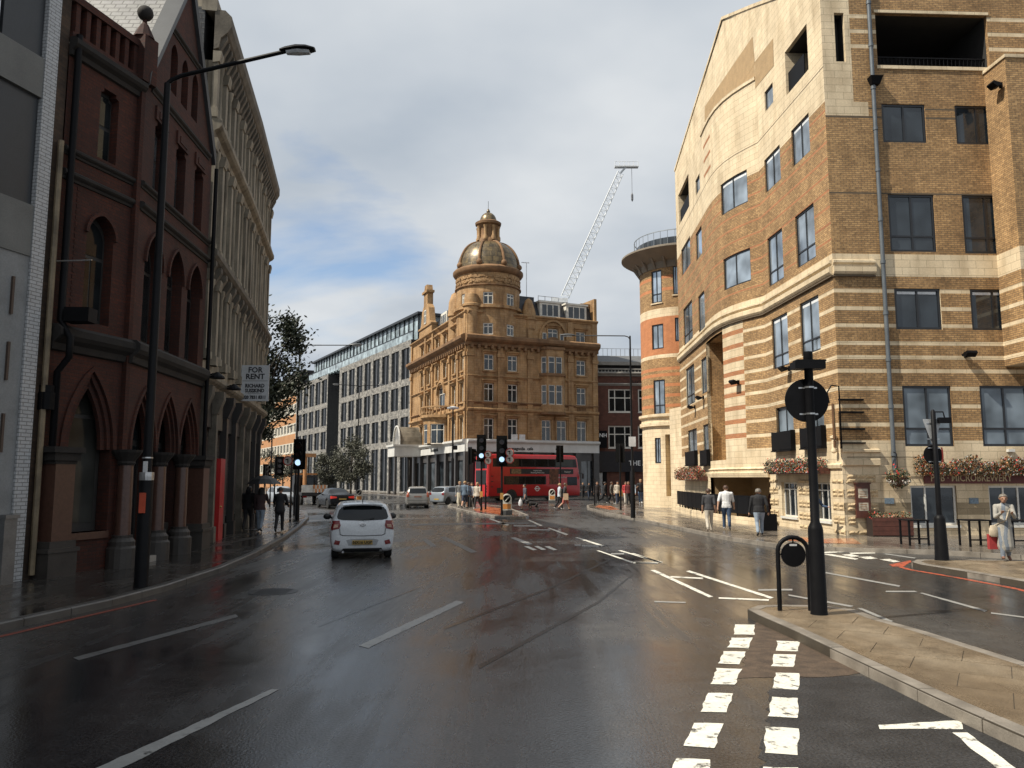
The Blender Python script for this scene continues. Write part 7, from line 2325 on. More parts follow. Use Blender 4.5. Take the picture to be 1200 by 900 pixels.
# silver MPV
mpv = [(0, .34, .98, 1.0, .70, .78, .74, .6), (.04, .25, 1.02, 1.12, .77, .83, .80, .62), (.2, .18, 1.03, 1.40, .80, .845, .82, .63), (.4, .17, 1.02, 1.52, .80, .845, .82, .62), (1.2, .17, 1.01, 1.555, .80, .845, .82, .62), (2.1, .17, .99, 1.53, .80, .845, .82, .62),
       (2.6, .17, .97, 1.33, .80, .845, .81, .6), (3.1, .17, .94, 1.0, .80, .84, .79, .6), (3.6, .19, .82, .86, .76, .8, .72, .55), (3.8, .28, .68, .72, .6, .64, .55, .4)]
SIL_P = mat('silver_car_paint', (.30, .285, .26), .3, .5, var=.05, coat=.5)
p = G(489.5, 595.8, 0)
o, pt = car('silver people carrier seen from behind at the junction', p, -9, mpv, (.6, 3.1), .30, SIL_P)
pt('rear_window', [(-.62, 1.06), (.62, 1.06), (.55, 1.42), (-.55, 1.42)], 'rear', M_CARGL, .012)
for s in (-1, 1):
    tl = [(s * .83, .78), (s * .62, .82), (s * .62, 1.05), (s * .70, 1.22), (s * .78, 1.2)]
    pt('tail_light', tl if s > 0 else tl[::-1], 'rear', mat('tail_amber', (.30, .06, .02), .2, coat=.5), .014)
    pt('side_window', [(.55, 1.06), (2.7, 1.02), (2.3, 1.42), (1.2, 1.46), (.6, 1.42)], 'left' if s < 0 else 'right', M_CARGL, .008)
    b = MB(); b.sphere((s * .93, 2.5, 1.08), .1, 10, 6, 0, (1.1, .7, .8)); b.tube([(s * .8, 2.5, 1.03), (s * .88, 2.5, 1.06)], .03, 6); b.build('door_mirror', SIL_P, o, smooth=True)
pt('number_plate', [(-.26, .78), (.26, .78), (.26, .88), (-.26, .88)], 'rear', mat('plate_dark', (.2, .1, .07), .5), .02, nx=2, nz=2)
pt('bumper_insert', [(-.6, .26), (.6, .26), (.55, .34), (-.55, .34)], 'rear', M_TRIM, .004)
pt('bumper_shade_strip', [(-.74, .56), (.74, .56), (.74, .60), (-.74, .60)], 'rear', mat('bumper_shadow', (.12, .115, .11), .5), .004)  # flat grey strip, a shade line painted across the bumper
b = MB(); b.tube([(0, .7, 1.52), (0, .55, 1.62)], .012, 6); b.build('antenna', M_TRIM, o)
# silver blue hatch turning right
p = G(508, 591.5, 0)
BLU_P = mat('pale_blue_car_paint', (.27, .30, .33), .3, .4, var=.05, coat=.5)
o, pt = car('pale blue silver hatchback turning right beyond people carrier', p + Vector((.2, .3, 0)), 38, hs, (.60, 2.98), .30, BLU_P)
pt('rear_window', rw_, 'rear', M_CARGL, .012)
for s in (-1, 1):
    tl = [(s * .805, .76), (s * .58, .80), (s * .60, .98), (s * .78, .97)]
    pt('tail_light', tl if s > 0 else tl[::-1], 'rear', M_TAIL, .014)
    pt('side_window', [(.62, 1.03), (2.45, 1.01), (2.05, 1.36), (1.2, 1.41), (.75, 1.36)], 'left' if s < 0 else 'right', M_CARGL, .008)
    pt('door_seam', [(1.22, .3), (1.235, .3), (1.235, .98), (1.22, .98)], 'left' if s < 0 else 'right', M_TRIM, .003)
    b = MB(); b.sphere((s * .93, 2.25, 1.02), .1, 10, 6, 0, (1.1, .7, .8)); b.tube([(s * .8, 2.26, .98), (s * .88, 2.26, 1.0)], .03, 6); b.build('door_mirror', M_TRIM, o, smooth=True)
pt('number_plate', [(-.26, .39), (.26, .39), (.26, .49), (-.26, .49)], 'rear', M_PLATEY, .02, nx=2, nz=2)
# grey car half hidden behind the umbrella walkers
p = G(323, 590.5, 0)
o, pt = car('pale grey car beyond walkers with umbrella', p, 150, hs, (.60, 2.98), .30, mat('grey_car_paint', (.33, .35, .37), .3, .3, coat=.5))
pt('windscreen', [(-.6, 1.02), (.6, 1.02), (.5, 1.38), (-.5, 1.38)], 'front', M_CARGL, .01)
for s in (-1, 1):
    pt('headlight', [(s * .66, .62), (s * .42, .60), (s * .45, .72), (s * .66, .78)][::s], 'front', M_LAMP, .012)
    pt('side_window', [(.62, 1.03), (2.45, 1.01), (2.05, 1.36), (1.2, 1.41), (.75, 1.36)], 'left' if s < 0 else 'right', M_CARGL, .008)
pt('number_plate', [(-.26, .42), (.26, .42), (.26, .52), (-.26, .52)], 'front', mat('plate_white', (.6, .6, .6)), .02, nx=2, nz=2)

# ------------------------------------------------------------------ red double decker bus
M_BUS = mat('bus_red', (.42, .012, .012), .3, var=.06, coat=.5)
M_BUSD = mat('bus_black', (.012, .012, .013), .3)
BL, BW, BH = 10.8, 2.55, 4.42
ph = 58
p = G(571.5, 587.6, 0)
rr = Vector((cos(radians(ph)), -sin(radians(ph)), 0))          # the bus's right
fwd = Vector((sin(radians(ph)), cos(radians(ph)), 0))
BUS = thing('double_decker_bus', 'red double decker bus crossing the junction', 'bus', p - rr * BW / 2, -radians(ph))
w = BW / 2
side = [(0, .45), (.0, 2.3), (.04, 3.6), (.12, 4.25), (.35, BH - .03), (.7, BH), (BL - 1.2, BH), (BL - .6, BH - .05), (BL - .34, 4.1), (BL - .12, 2.7), (BL - .02, 2.2), (BL, .9), (BL - .05, .42)]
def bus_ring(k, x):
    cx, cz = BL / 2, 2.3
    return [(x, cx + (y - cx) * k, cz + (z - cz) * k) for y, z in side]
b = MB(); b.rings([bus_ring(.965, -w), bus_ring(.985, -w + .03), bus_ring(1, -w + .12), bus_ring(1, w - .12), bus_ring(.985, w - .03), bus_ring(.965, w)])
b.build('body', M_BUS, BUS, smooth=True)
b = MB(); b.box(-w + .08, w - .08, .25, BL - .3, .28, .5); b.build('skirt', M_BUSD, BUS)
def sidebox(y0, y1, z0, z1, m, name, d=.012, parent=None, slope=0):
    b = MB(); b.hexa([(w - .02, y0, z0), (w - .02, y1, z0), (w + d, y1, z0), (w + d, y0, z0), (w - .02, y0, z1), (w - .02, y1 - slope, z1), (w + d, y1 - slope, z1), (w + d, y0, z1)])
    return b.build(name, m, parent or BUS)
ub = sidebox(.55, BL - .42, 3.22, 4.02, M_BUSD, 'window_band', .010, slope=.18)
for k in range(6):
    a = .75 + k * (BL - 1.6) / 6
    sidebox(a, a + (BL - 1.6) / 6 - .08, 3.28, 3.97, M_CARGL, 'window', .016, ub)
lb = sidebox(1.75, 6.6, 1.55, 2.35, M_BUSD, 'window_band', .010)
for k in range(4):
    a = 1.85 + k * 1.17
    sidebox(a, a + 1.1, 1.6, 2.3, M_CARGL, 'window', .016, lb)
ad = sidebox(2.45, 9.9, 2.55, 3.05, mat('advert_black', (.014, .013, .014), .4), 'advert_panel', .012)
M_ADW = mat('advert_white', (.55, .53, .5), .5)
def side_text(s, y, z, sz, m, parent): return text('lettering', s, sz, parent, m, (w + .018, y, z), (pi / 2, 0, pi / 2), .002, bold=.002)
side_text('Original Series', 5.6, 2.88, .17, M_ADW, ad); side_text('Streaming Wednesdays', 5.6, 2.68, .17, M_ADW, ad); side_text('Disney+', 9.2, 2.78, .24, M_ADW, ad)
sidebox(2.6, 3.7, 2.57, 3.02, mat('advert_gold', (.20, .12, .05), .5, var=.6, ns=6), 'advert_picture', .015, ad)
sidebox(7.0, 8.1, 1.55, 3.04, mat('advert_figures', (.12, .045, .02), .5, var=.7, ns=4), 'advert_picture', .016)
side_text('metroline', 8.55, 2.25, .26, M_ADW, BUS)
sidebox(9.15, 10.35, 1.45, 2.28, M_CARGL, 'cab_window', .012)
b = MB(); b.rings([[(w + .014 + e, 5.55 + q * cos(2 * pi * k / 24), 1.15 + q * sin(2 * pi * k / 24)) for k in range(24)] for q, e in ((.26, 0), (.26, .006), (.17, .006), (.17, 0))], caps=False)
b.box(w + .012, w + .024, 5.22, 5.88, 1.10, 1.20); b.build('roundel', M_ADW, BUS)
sidebox(1.0, 1.55, .75, 1.25, M_BUSD, 'engine_grille', .01)
for k in range(3): sidebox(.35, .6, 1.3 + k * .5, 1.38 + k * .5, M_BUSD, 'vent_slot', .01)
# rear
def rearbox(x0, x1, z0, z1, m, name, d=.012, parent=None):
    b = MB(); b.box(x0, x1, -d, .14, z0, z1); return b.build(name, m, parent or BUS)
rearbox(-w + .28, w - .28, 1.55, 2.9, M_BUSD, 'rear_panel'); rearbox(-w + .2, w - .2, 3.05, 3.9, M_CARGL, 'rear_window', -.02)
for s in (-1, 1):
    for z in (.9, 1.15, 1.4): rearbox(s * (w - .22) - .08, s * (w - .22) + .08, z - .09, z + .09, M_TAIL, 'tail_light', .02)
rearbox(-.3, .3, .62, .74, M_PLATEY, 'number_plate', .02)
for y in (2.6, 8.55):
    for s in (-1, 1):
        wheel(BUS, s * (w - .13), y, .49, .3, s)
    b = MB(); b.rings([[(w - .05 + e, y + .62 * cos(a), .49 + .62 * sin(a)) for a in [radians(-5 + 190 * k / 14) for k in range(15)]] for e in (0, .062)]); b.build('wheel_arch', M_BUSD, BUS)
b = MB(); b.tube([(w, BL - .25, 2.7), (w + .25, BL + .1, 2.6)], .03, 6); b.box(w + .18, w + .32, BL + .05, BL + .2, 2.1, 2.6); b.build('door_mirror', M_BUSD, BUS)

# ------------------------------------------------------------------ works lorry with chequered tailboard
p = G(368, 592, 0)
TK = thing('works_lorry', 'flatbed works lorry with orange chequered tailboard at far side', 'lorry', p, radians(24))
M_TKC = mat('lorry_dark', (.02, .02, .022), .5)
b = MB(); b.prism([(-1.0, 0), (1.0, 0), (1.0, 5.2), (-1.0, 5.2)], .75, 1.0); b.build('flatbed', M_TKC, TK)
b = MB(); b.box(-.95, .95, 3.9, 5.6, .6, 2.35); b.hexa([(-.95, 3.7, 1.0), (.95, 3.7, 1.0), (.95, 5.7, 1.0), (-.95, 5.7, 1.0), (-.88, 3.75, 2.4), (.88, 3.75, 2.4), (.88, 5.2, 2.4), (-.88, 5.2, 2.4)]); b.build('cab', M_TKC, TK)
b = MB(); b.box(-.8, .8, 3.70, 3.74, 1.5, 2.2); b.build('cab_window', M_CARGL, TK)
b = MB(); b.box(-.9, .9, 3.8, 4.4, 2.42, 2.56); b.build('beacon_bar', mat('beacon_amber', (.5, .2, .05), .4), TK)
nq = 8
for i in range(nq):
    for j in range(2):
        b = MB(); b.box(-.1 + i * .14, -.1 + i * .14 + .138, -.06, -.0, 1.0 + j * .3, 1.0 + j * .3 + .298)
        b.build('tailboard_panel', mat('hazard_orange', (.50, .20, .07), .5) if (i + j) % 2 else mat('hazard_white', (.5, .46, .4), .5), TK)
b = MB(); b.box(-1.0, -.14, -.06, 0, 1.02, 1.6); b.build('tailboard_sheet', mat('sheet_white', (.6, .59, .55), .5), TK)
for s in (-1, 1):
    for y in (1.0, 4.7): wheel(TK, s * .85, y, .38, .24, s)
    b = MB(); b.box(s * .75 - .15, s * .75 + .15, -.05, .0, .6, .74); b.build('tail_light', M_TAIL, TK)
b = MB(); b.tube([(-.3, 2.9, 1.0), (-.3, 2.9, 3.9)], .16, 8); b.box(-.45, .55, 2.7, 3.1, 3.9, 4.2); b.build('loader_arm', mat('loader_orange', (.42, .2, .08), .5), TK)
# ------------------------------------------------------------------ people
M_SKIN = mat('skin', (.42, .24, .16), .55, var=.08, ns=12)
M_SKIND = mat('skin_deep', (.16, .08, .05), .55, var=.08, ns=12)
def cloth(name, col): return mat('cloth_' + name, col, .85, var=.14, ns=9, bs=60, bump=.2)
HAIRS = {k: mat('hair_' + k, c, .55, var=.3, ns=25) for k, c in dict(dark=(.015, .011, .009), brown=(.06, .03, .016), fair=(.30, .19, .09), grey=(.15, .13, .105)).items()}
def capsule(b, p0, p1, r0, r1, sx=1, sy=1, n=12):
    p0, p1 = Vector(p0), Vector(p1)
    d = p1 - p0
    L = d.length
    d = d / L if L > 1e-6 else Vector((0, 0, 1))
    a = d.cross(Vector((0, 1, 0)))
    if a.length < .1: a = d.cross(Vector((1, 0, 0)))
    a.normalize(); c = a.cross(d)
    rs = []
    for k in (-88, -60, -30): rs.append((p0 + d * r0 * sin(radians(k)) * .9, r0 * cos(radians(k))))
    for k in (0, .33, .66, 1): rs.append((p0.lerp(p1, k), r0 + (r1 - r0) * k))
    for k in (30, 60, 88): rs.append((p1 + d * r1 * sin(radians(k)) * .9, r1 * cos(radians(k))))
    b.rings([[q + (a * cos(2 * pi * k / n) * sx + c * sin(2 * pi * k / n) * sy) * r for k in range(n)] for q, r in rs])
def person(label, x, yf, yh, heading, z0=.12, top=(.05, .05, .06), bottom=(.04, .05, .08), shoe=(.03, .03, .03), hair='dark', style='short', skin=M_SKIN,
           stride=22, arms=((10, 15), (-15, 20)), out=(8, 8), shorts=False, sleeves=True, coat=0, nod=0, cap=None, fine=False, wide=1.0, lean=2, lead=1, skirt=0, hood=False, opened=False, H=None, at=None, group=None):
    base = at if at is not None else G(x, yf, z0)
    if H is None:
        H = PY(x, yh, base.y).z - base.z
    o = thing('person', label, 'person', base, -radians(heading), group)
    pr = []
    TOP, BOT, SHOE, SK = 1, 2, 3, 0
    def A(p0, p1, r0, r1, m, sx=1, sy=1): pr.append((Vector(p0) * H, Vector(p1) * H, r0 * H, r1 * H, m, sx, sy))
    sl = sin(radians(lean))
    def up(z): return sl * (z - .52)
    for s in (-1, 1):
        st = stride * (1 if s == lead else -1)
        th, sh = (radians(st), radians(st - 10)) if st > 0 else (radians(st * .55), radians(st * 1.7 - 6))
        if stride == 0: th, sh = radians(2 * s), radians(-2)
        hip = Vector((s * .052, 0, .515))
        knee = hip + Vector((s * .004, sin(th), -cos(th))) * .235
        ank = knee + Vector((0, sin(sh), -cos(sh))) * .232
        A(hip, knee, .060 * wide, .040, BOT); 
        A(knee, ank, .039, .024 if not shorts else .024, BOT if not shorts else SK)
        if shorts: A(hip.lerp(knee, .5), knee + Vector((0, 0, -.01)), .056, .050, BOT)
        elif not fine or True: A(knee, ank + Vector((0, 0, .015)), .042, .034, BOT)
        ft = radians(-35) if (st < 0 and stride) else radians(8 if stride else 0)
        A(ank + Vector((0, -.018, -.018)), ank + Vector((s * .006, .075 * cos(ft), -.022 + .075 * sin(ft))), .024, .020, SHOE, 1.05, 1)
    A((-.045, 0, .53), (.045, 0, .53), .066 * wide, .066 * wide, BOT, 1, 1)
    if not skirt: A((0, 0, .515), (0, up(.60), .60), .083 * wide, .080 * wide, 5, 1.16, .88)
    A((0, up(.56), .56), (0, up(.66), .66), .078 * wide, .080 * wide, TOP, 1.12, .82)
    A((0, up(.66), .66), (0, up(.78), .78), .082 * wide, .088 * wide, TOP, 1.22, .80)
    A((-.075, up(.79), .795), (.075, up(.79), .795), .050 * wide, .050 * wide, TOP)
    if coat:
        A((0, up(.6), .62), (0, -.005, coat), .088 * wide, .112 * wide, TOP, 1.1, .9)
    if skirt:
        A((0, 0, .57), (0, .01, skirt), .078, .105, BOT, 1.1, .95)
    hy = up(.86)
    A((0, hy, .82), (0, hy + .006, .87), .034, .032, SK)
    na = radians(nod)
    hc = Vector((0, hy + .012 + .05 * sin(na), .915 - .012 * (1 - cos(na)) ))
    A(hc + Vector((0, -.004, .012)), hc + Vector((0, .006, .026)), .054, .052, SK, 1, 1.12)
    A(hc + Vector((0, .012, -.02)), hc + Vector((0, .022, -.030)), .040, .034, SK)
    A(hc + Vector((0, .060, .004)), hc + Vector((0, .066, -.008)), .008, .011, SK)
    for s in (-1, 1): A(hc + Vector((s * .054, 0, .0)), hc + Vector((s * .056, -.004, .014)), .011, .012, SK, .6, 1)
    hands = []
    for i, s in enumerate((-1, 1)):
        a1, a2 = (radians(q) for q in arms[i])
        oa = radians(out[i])
        sho = Vector((s * .108 * wide ** .5, up(.81), .805))
        elb = sho + Vector((s * sin(oa), sin(a1) * cos(oa), -cos(a1) * cos(oa))) * .175
        io = -s * sin(radians(max(0, arms[i][1] - 40))) * .45
        fd = Vector((s * sin(oa) * .5 + io, sin(a2), -cos(a2))).normalized()
        wri = elb + fd * .145
        A(sho, elb, .041 * wide, .031, TOP)
        if sleeves: A(elb, wri, .030, .024, TOP)
        else: A(elb, wri, .027, .018, SK)
        hd = wri + fd * .045
        A(wri + fd * .008, hd, .017, .022, SK, 1, .7)
        if fine:
            sd_ = fd.cross(Vector((0, 1, 0))).normalized() if abs(fd.y) < .9 else Vector((1, 0, 0))
            cu = (fd + Vector((0, .35, 0))).normalized()
            for q, ln in ((-1.5, .030), (-.5, .036), (.5, .034), (1.5, .027)):
                k0 = hd + sd_ * q * .0085 + fd * .010
                k1 = k0 + fd * ln * .55
                A(k0, k1, .0058, .0054, SK); A(k1, k1 + cu * ln * .5, .0054, .0045, SK)
            tb_ = hd - sd_ * s * .018
            A(tb_, tb_ + (fd * .6 + Vector((0, .7, 0)) - sd_ * s * .4).normalized() * .032, .0068, .0055, SK)
        else:
            A(hd, hd + (fd + Vector((0, .3, 0))).normalized() * .04, .017, .012, SK, 1, .6)
        hands.append(hd * H)
    if hood: A((0, hy - .05, .85), (0, hy - .045, .90), .05, .045, TOP, 1.3, .9)
    zmin = min(min(p[0].z - p[2], p[1].z - p[3]) for p in pr)
    b = MB()
    for p0, p1, r0, r1, m, sx, sy in pr:
        capsule(b, p0 - Vector((0, 0, zmin)), p1 - Vector((0, 0, zmin)), r0, r1, sx, sy)
    me = bpy.data.meshes.new('body')
    me.from_pydata(b.v, [], b.f)
    tmp = bpy.data.objects.new('tmp', me); COL.objects.link(tmp)
    rmd = tmp.modifiers.new('r', 'REMESH'); rmd.mode = 'VOXEL'; rmd.voxel_size = .0115 if fine else .021
    sm = tmp.modifiers.new('s', 'SMOOTH'); sm.factor = .5; sm.iterations = 2 if fine else 3
    bpy.context.view_layer.update()
    m2 = bpy.data.meshes.new_from_object(tmp.evaluated_get(bpy.context.evaluated_depsgraph_get()))
    bpy.data.objects.remove(tmp); bpy.data.meshes.remove(me)
    m2.name = 'body'
    key = lambda c: 'c%03d%03d%03d' % tuple(int(q * 999) for q in c)
    for mm in (skin, cloth(key(top), top), cloth(key(bottom), bottom), cloth(key(shoe), shoe)):
        m2.materials.append(mm)
    import numpy as np
    nf = len(m2.polygons)
    cen = np.empty(nf * 3); m2.polygons.foreach_get('center', cen); cen = cen.reshape(-1, 3); cen[:, 2] += zmin
    best = np.full(nf, 1e9); idx = np.zeros(nf, int)
    for p0, p1, r0, r1, m, sx, sy in pr:
        a, d = np.array(p0), np.array(p1 - p0)
        L2 = max(float(d @ d), 1e-9)
        t = np.clip(((cen - a) @ d) / L2, 0, 1)
        dist = np.linalg.norm(cen - a - t[:, None] * d, axis=1) - (r0 + (r1 - r0) * t) * (sx + sy) / 2
        if m == TOP: dist -= .004
        if m == 5: dist -= .012
        w_ = dist < best
        best[w_] = dist[w_]; idx[w_] = m
    hz = .49 * H
    idx[(idx == 5) & (cen[:, 2] > hz)] = TOP
    idx[idx == 5] = TOP if coat else BOT
    if not skirt: idx[(idx == BOT) & (cen[:, 2] > hz)] = TOP
    if opened:
        idx[(idx == TOP) & (np.abs(cen[:, 0] + .012 * H * np.sin(cen[:, 2] * 9)) < .026 * H) & (cen[:, 1] > 0)] = BOT
    m2.polygons.foreach_set('material_index', idx.tolist())
    m2.polygons.foreach_set('use_smooth', [True] * nf)
    place(m2, 'body', o)
    hcw = hc * H - Vector((0, 0, zmin))
    if style != 'bald':
        hb = MB()
        R = .0615 * H
        rs = []
        for k in range(7):
            el = radians(88 - k * 20) if k < 6 else radians(-18)
            ring = []
            for j in range(16):
                az = 2 * pi * j / 16
                front = max(0, sin(az))
                e2 = el if k < 3 else el + (radians(88) - el) * .0 + front * radians(52) * (k - 2) / 4
                ring.append((hcw.x + R * cos(e2) * cos(az) * 1.0, hcw.y - .003 * H + R * cos(e2) * sin(az) * 1.14, hcw.z + .022 * H + R * sin(e2)))
            rs.append(ring)
        hb.rings(rs)
        if style == 'long':
            for az in range(200, 341, 14):
                a = radians(az)
                q = hcw + Vector((cos(a) * .05 * H, sin(a) * .056 * H, 0))
                hb.tube([q + Vector((0, 0, .03 * H)), q + Vector((0, -.006 * H, -.04 * H)), q + Vector((0, -.012 * H, -.13 * H))], [.018 * H, .022 * H, .012 * H], 7)
        if style == 'bun':
            hb.sphere(hcw + Vector((0, -.065 * H, .04 * H)), .028 * H, 10, 7)
        hb.build('hair', HAIRS[hair], o, smooth=True)
    if cap:
        cbm = MB(); R = .066 * H
        cbm.lathe([(R, .012 * H), (R * .98, .035 * H), (R * .75, .07 * H), (.01, .085 * H)], 16, hcw); cbm.build('cap', cloth('cap', cap), o, smooth=True)
    eb = MB()
    for s in (-1, 1): eb.sphere(hcw + Vector((s * .021 * H, .0575 * H, .012 * H)), .0052 * H, 6, 4)
    eb.build('eyes', M_INK, o)
    mb_ = MB(); mb_.sphere(hcw + Vector((0, .0535 * H, -.031 * H)), .008 * H, 8, 4, 0, (1.7, .5, .4)); mb_.build('mouth', mat('lips', (.30, .11, .09), .5), o)
    return o, base, [h - Vector((0, 0, zmin)) for h in hands], H
def W2(o, v): return Matrix.Translation(o.location) @ Matrix.Rotation(o.rotation_euler.z, 4, 'Z') @ Vector(v)
BLK, NAVY, WHT, DEN, LDEN, KHA, GRY, BEI = (.014, .014, .016), (.02, .03, .055), (.62, .62, .62), (.035, .06, .11), (.22, .27, .33), (.42, .35, .26), (.16, .165, .17), (.45, .40, .33)
# left pavement
person('person in black hooded top and black trousers seen from behind under umbrella', 290, 622, 570, 2, top=BLK, bottom=BLK, hood=True, hair='dark', fine=True, wide=1.12, stride=12)
w_, wb, wh, wH = person('person with long dark hair, dark top and loose pale jeans holding umbrella', 304.5, 623, 570.5, -3, top=(.05, .03, .03), bottom=LDEN, hair='dark', style='long', fine=True, stride=16, wide=1.05, arms=((10, 20), (35, 150)), lead=-1)
person('person in black coat and slim black trousers walking beside umbrella', 327, 623.5, 571, -4, top=BLK, bottom=BLK, hair='dark', fine=True, stride=12, arms=((25, 70), (20, 60)), out=(14, 14), coat=.47)
UM = thing('umbrella', 'open black umbrella over two people on left pavement', 'umbrella', (0, 0, 0))
hp = W2(w_, wh[1])
tip = Vector((PY(309, 560, wb.y).x, wb.y + .05, PY(309, 557, wb.y).z))
b = MB(); b.tube([hp - Vector((0, 0, .12)), hp + Vector((0, 0, .1)), tip - Vector((0, 0, .02))], .012, 6); b.build('shaft', M_BLACK, UM)
b = MB()
for k, (r_, z) in enumerate(((.02, .0), (.25, -.05), (.48, -.16), (.66, -.34))): pass
n = 16
rs = []
for r_, z in ((.015, 0), (.24, -.045), (.47, -.15), (.68, -.33)):
    rs.append([(tip.x + r_ * (1 if j % 2 == 0 else .94) * cos(2 * pi * j / n), tip.y + r_ * (1 if j % 2 == 0 else .94) * sin(2 * pi * j / n), tip.z + z + (.0 if j % 2 == 0 else .02 * r_)) for j in range(n)])
b.rings(rs, caps=False); b.rings([[(x, y, z - .006) for x, y, z in r_] for r_ in rs], caps=False); b.build('canopy', mat('umbrella_cloth', (.013, .013, .014), .5), UM)
b = MB(); b.tube([tip, tip + Vector((0, 0, .07))], .008, 5); b.build('ferrule', M_BLACK, UM)
for j in range(8):
    a = 2 * pi * j / 8
    b = MB(); b.tube([tip + Vector((0, 0, -.012)), tip + Vector((.47 * cos(a), .47 * sin(a), -.165)), tip + Vector((.68 * cos(a), .68 * sin(a), -.345))], .006, 4); b.build('rib', M_BLACK, UM)
# right pavement
person('man in charcoal shirt and beige trousers walking away by fence', 831.5, 622.5, 571.5, 8, top=(.045, .045, .05), bottom=BEI, shoe=(.35, .3, .25), hair='brown', sleeves=False, fine=True, stride=18)
person('man in white shirt and blue jeans walking away by fence', 852, 621, 568.5, 12, top=WHT, bottom=DEN, shoe=(.3, .3, .3), hair='brown', sleeves=False, fine=True, arms=((-20, -15), (15, 30)), out=(18, 14), stride=14, lead=-1, wide=1.1)
person('man in black jacket and flat cap with pale jeans', 890.5, 628, 572.5, 10, top=BLK, bottom=LDEN, hair='grey', cap=(.16, .15, .13), fine=True, wide=1.25, stride=14, out=(16, 16))
person('person in denim jacket behind black sign pole', 957, 627, 577, 150, top=DEN, bottom=BEI, hair='brown', fine=True, arms=((25, 85), (10, 25)), out=(22, 18), stride=10)
wm, wmb, wmh, wmH = person('woman in long pale coat looking down at phone', 1180, 657.5, 579.5, 200, top=(.31, .295, .262), bottom=(.15, .175, .21), opened=True, skin=mat('skin_warm', (.30, .165, .105), .55, var=.1, ns=12), shoe=(.18, .09, .06), hair='grey', style='short', fine=True, arms=((24, 112), (20, 118)), out=(7, 7), coat=.20, nod=30, wide=.93, stride=10)
hd = (wmh[0] + wmh[1]) / 2
ph_ = W2(wm, hd + Vector((0, .06, .02)))
b = MB(); b.box(-.036, .036, -.075, .075, -.004, .004); b.build('mobile_phone', M_SIG, loc=ph_, label='dark mobile phone held by woman in pale coat', category='phone')
q = W2(wm, (.23, .02, wmH * .36))
BG = thing('shoulder_bag', 'cream shoulder bag hanging at hip of woman in pale coat', 'bag', (0, 0, 0))
b = MB(); b.rings([[(q.x + a_ * cos(2 * pi * k / 14) * .12, q.y + a_ * sin(2 * pi * k / 14) * .06, q.z + z) for k in range(14)] for a_, z in ((.7, 0), (1.05, .04), (1, .18), (.75, .27), (.2, .28))]); b.build('bag_body', cloth('cream', (.45, .38, .28)), BG, smooth=True)
s0 = W2(wm, (-.13, .0, wmH * .83)); b = MB(); b.tube([q + Vector((0, 0, .27)), (q + s0) / 2 + Vector((0, -.16, .03)), s0 + Vector((0, -.05, .02))], .014, 6); b.build('strap', cloth('cream', (.45, .38, .28)), BG)
q2 = W2(wm, (.26, -.06, wmH * .17))
b = MB(); b.box(-.11, .11, -.05, .05, 0, .36); b.box(-.06, -.045, -.01, .01, .36, .5); b.box(.045, .06, -.01, .01, .36, .5); b.box(-.06, .06, -.01, .01, .5, .515)
b.build('carrier_bag', cloth('bagred', (.30, .03, .03)), loc=q2, label='dark red carrier bag beside skirt of woman in pale coat', category='bag')
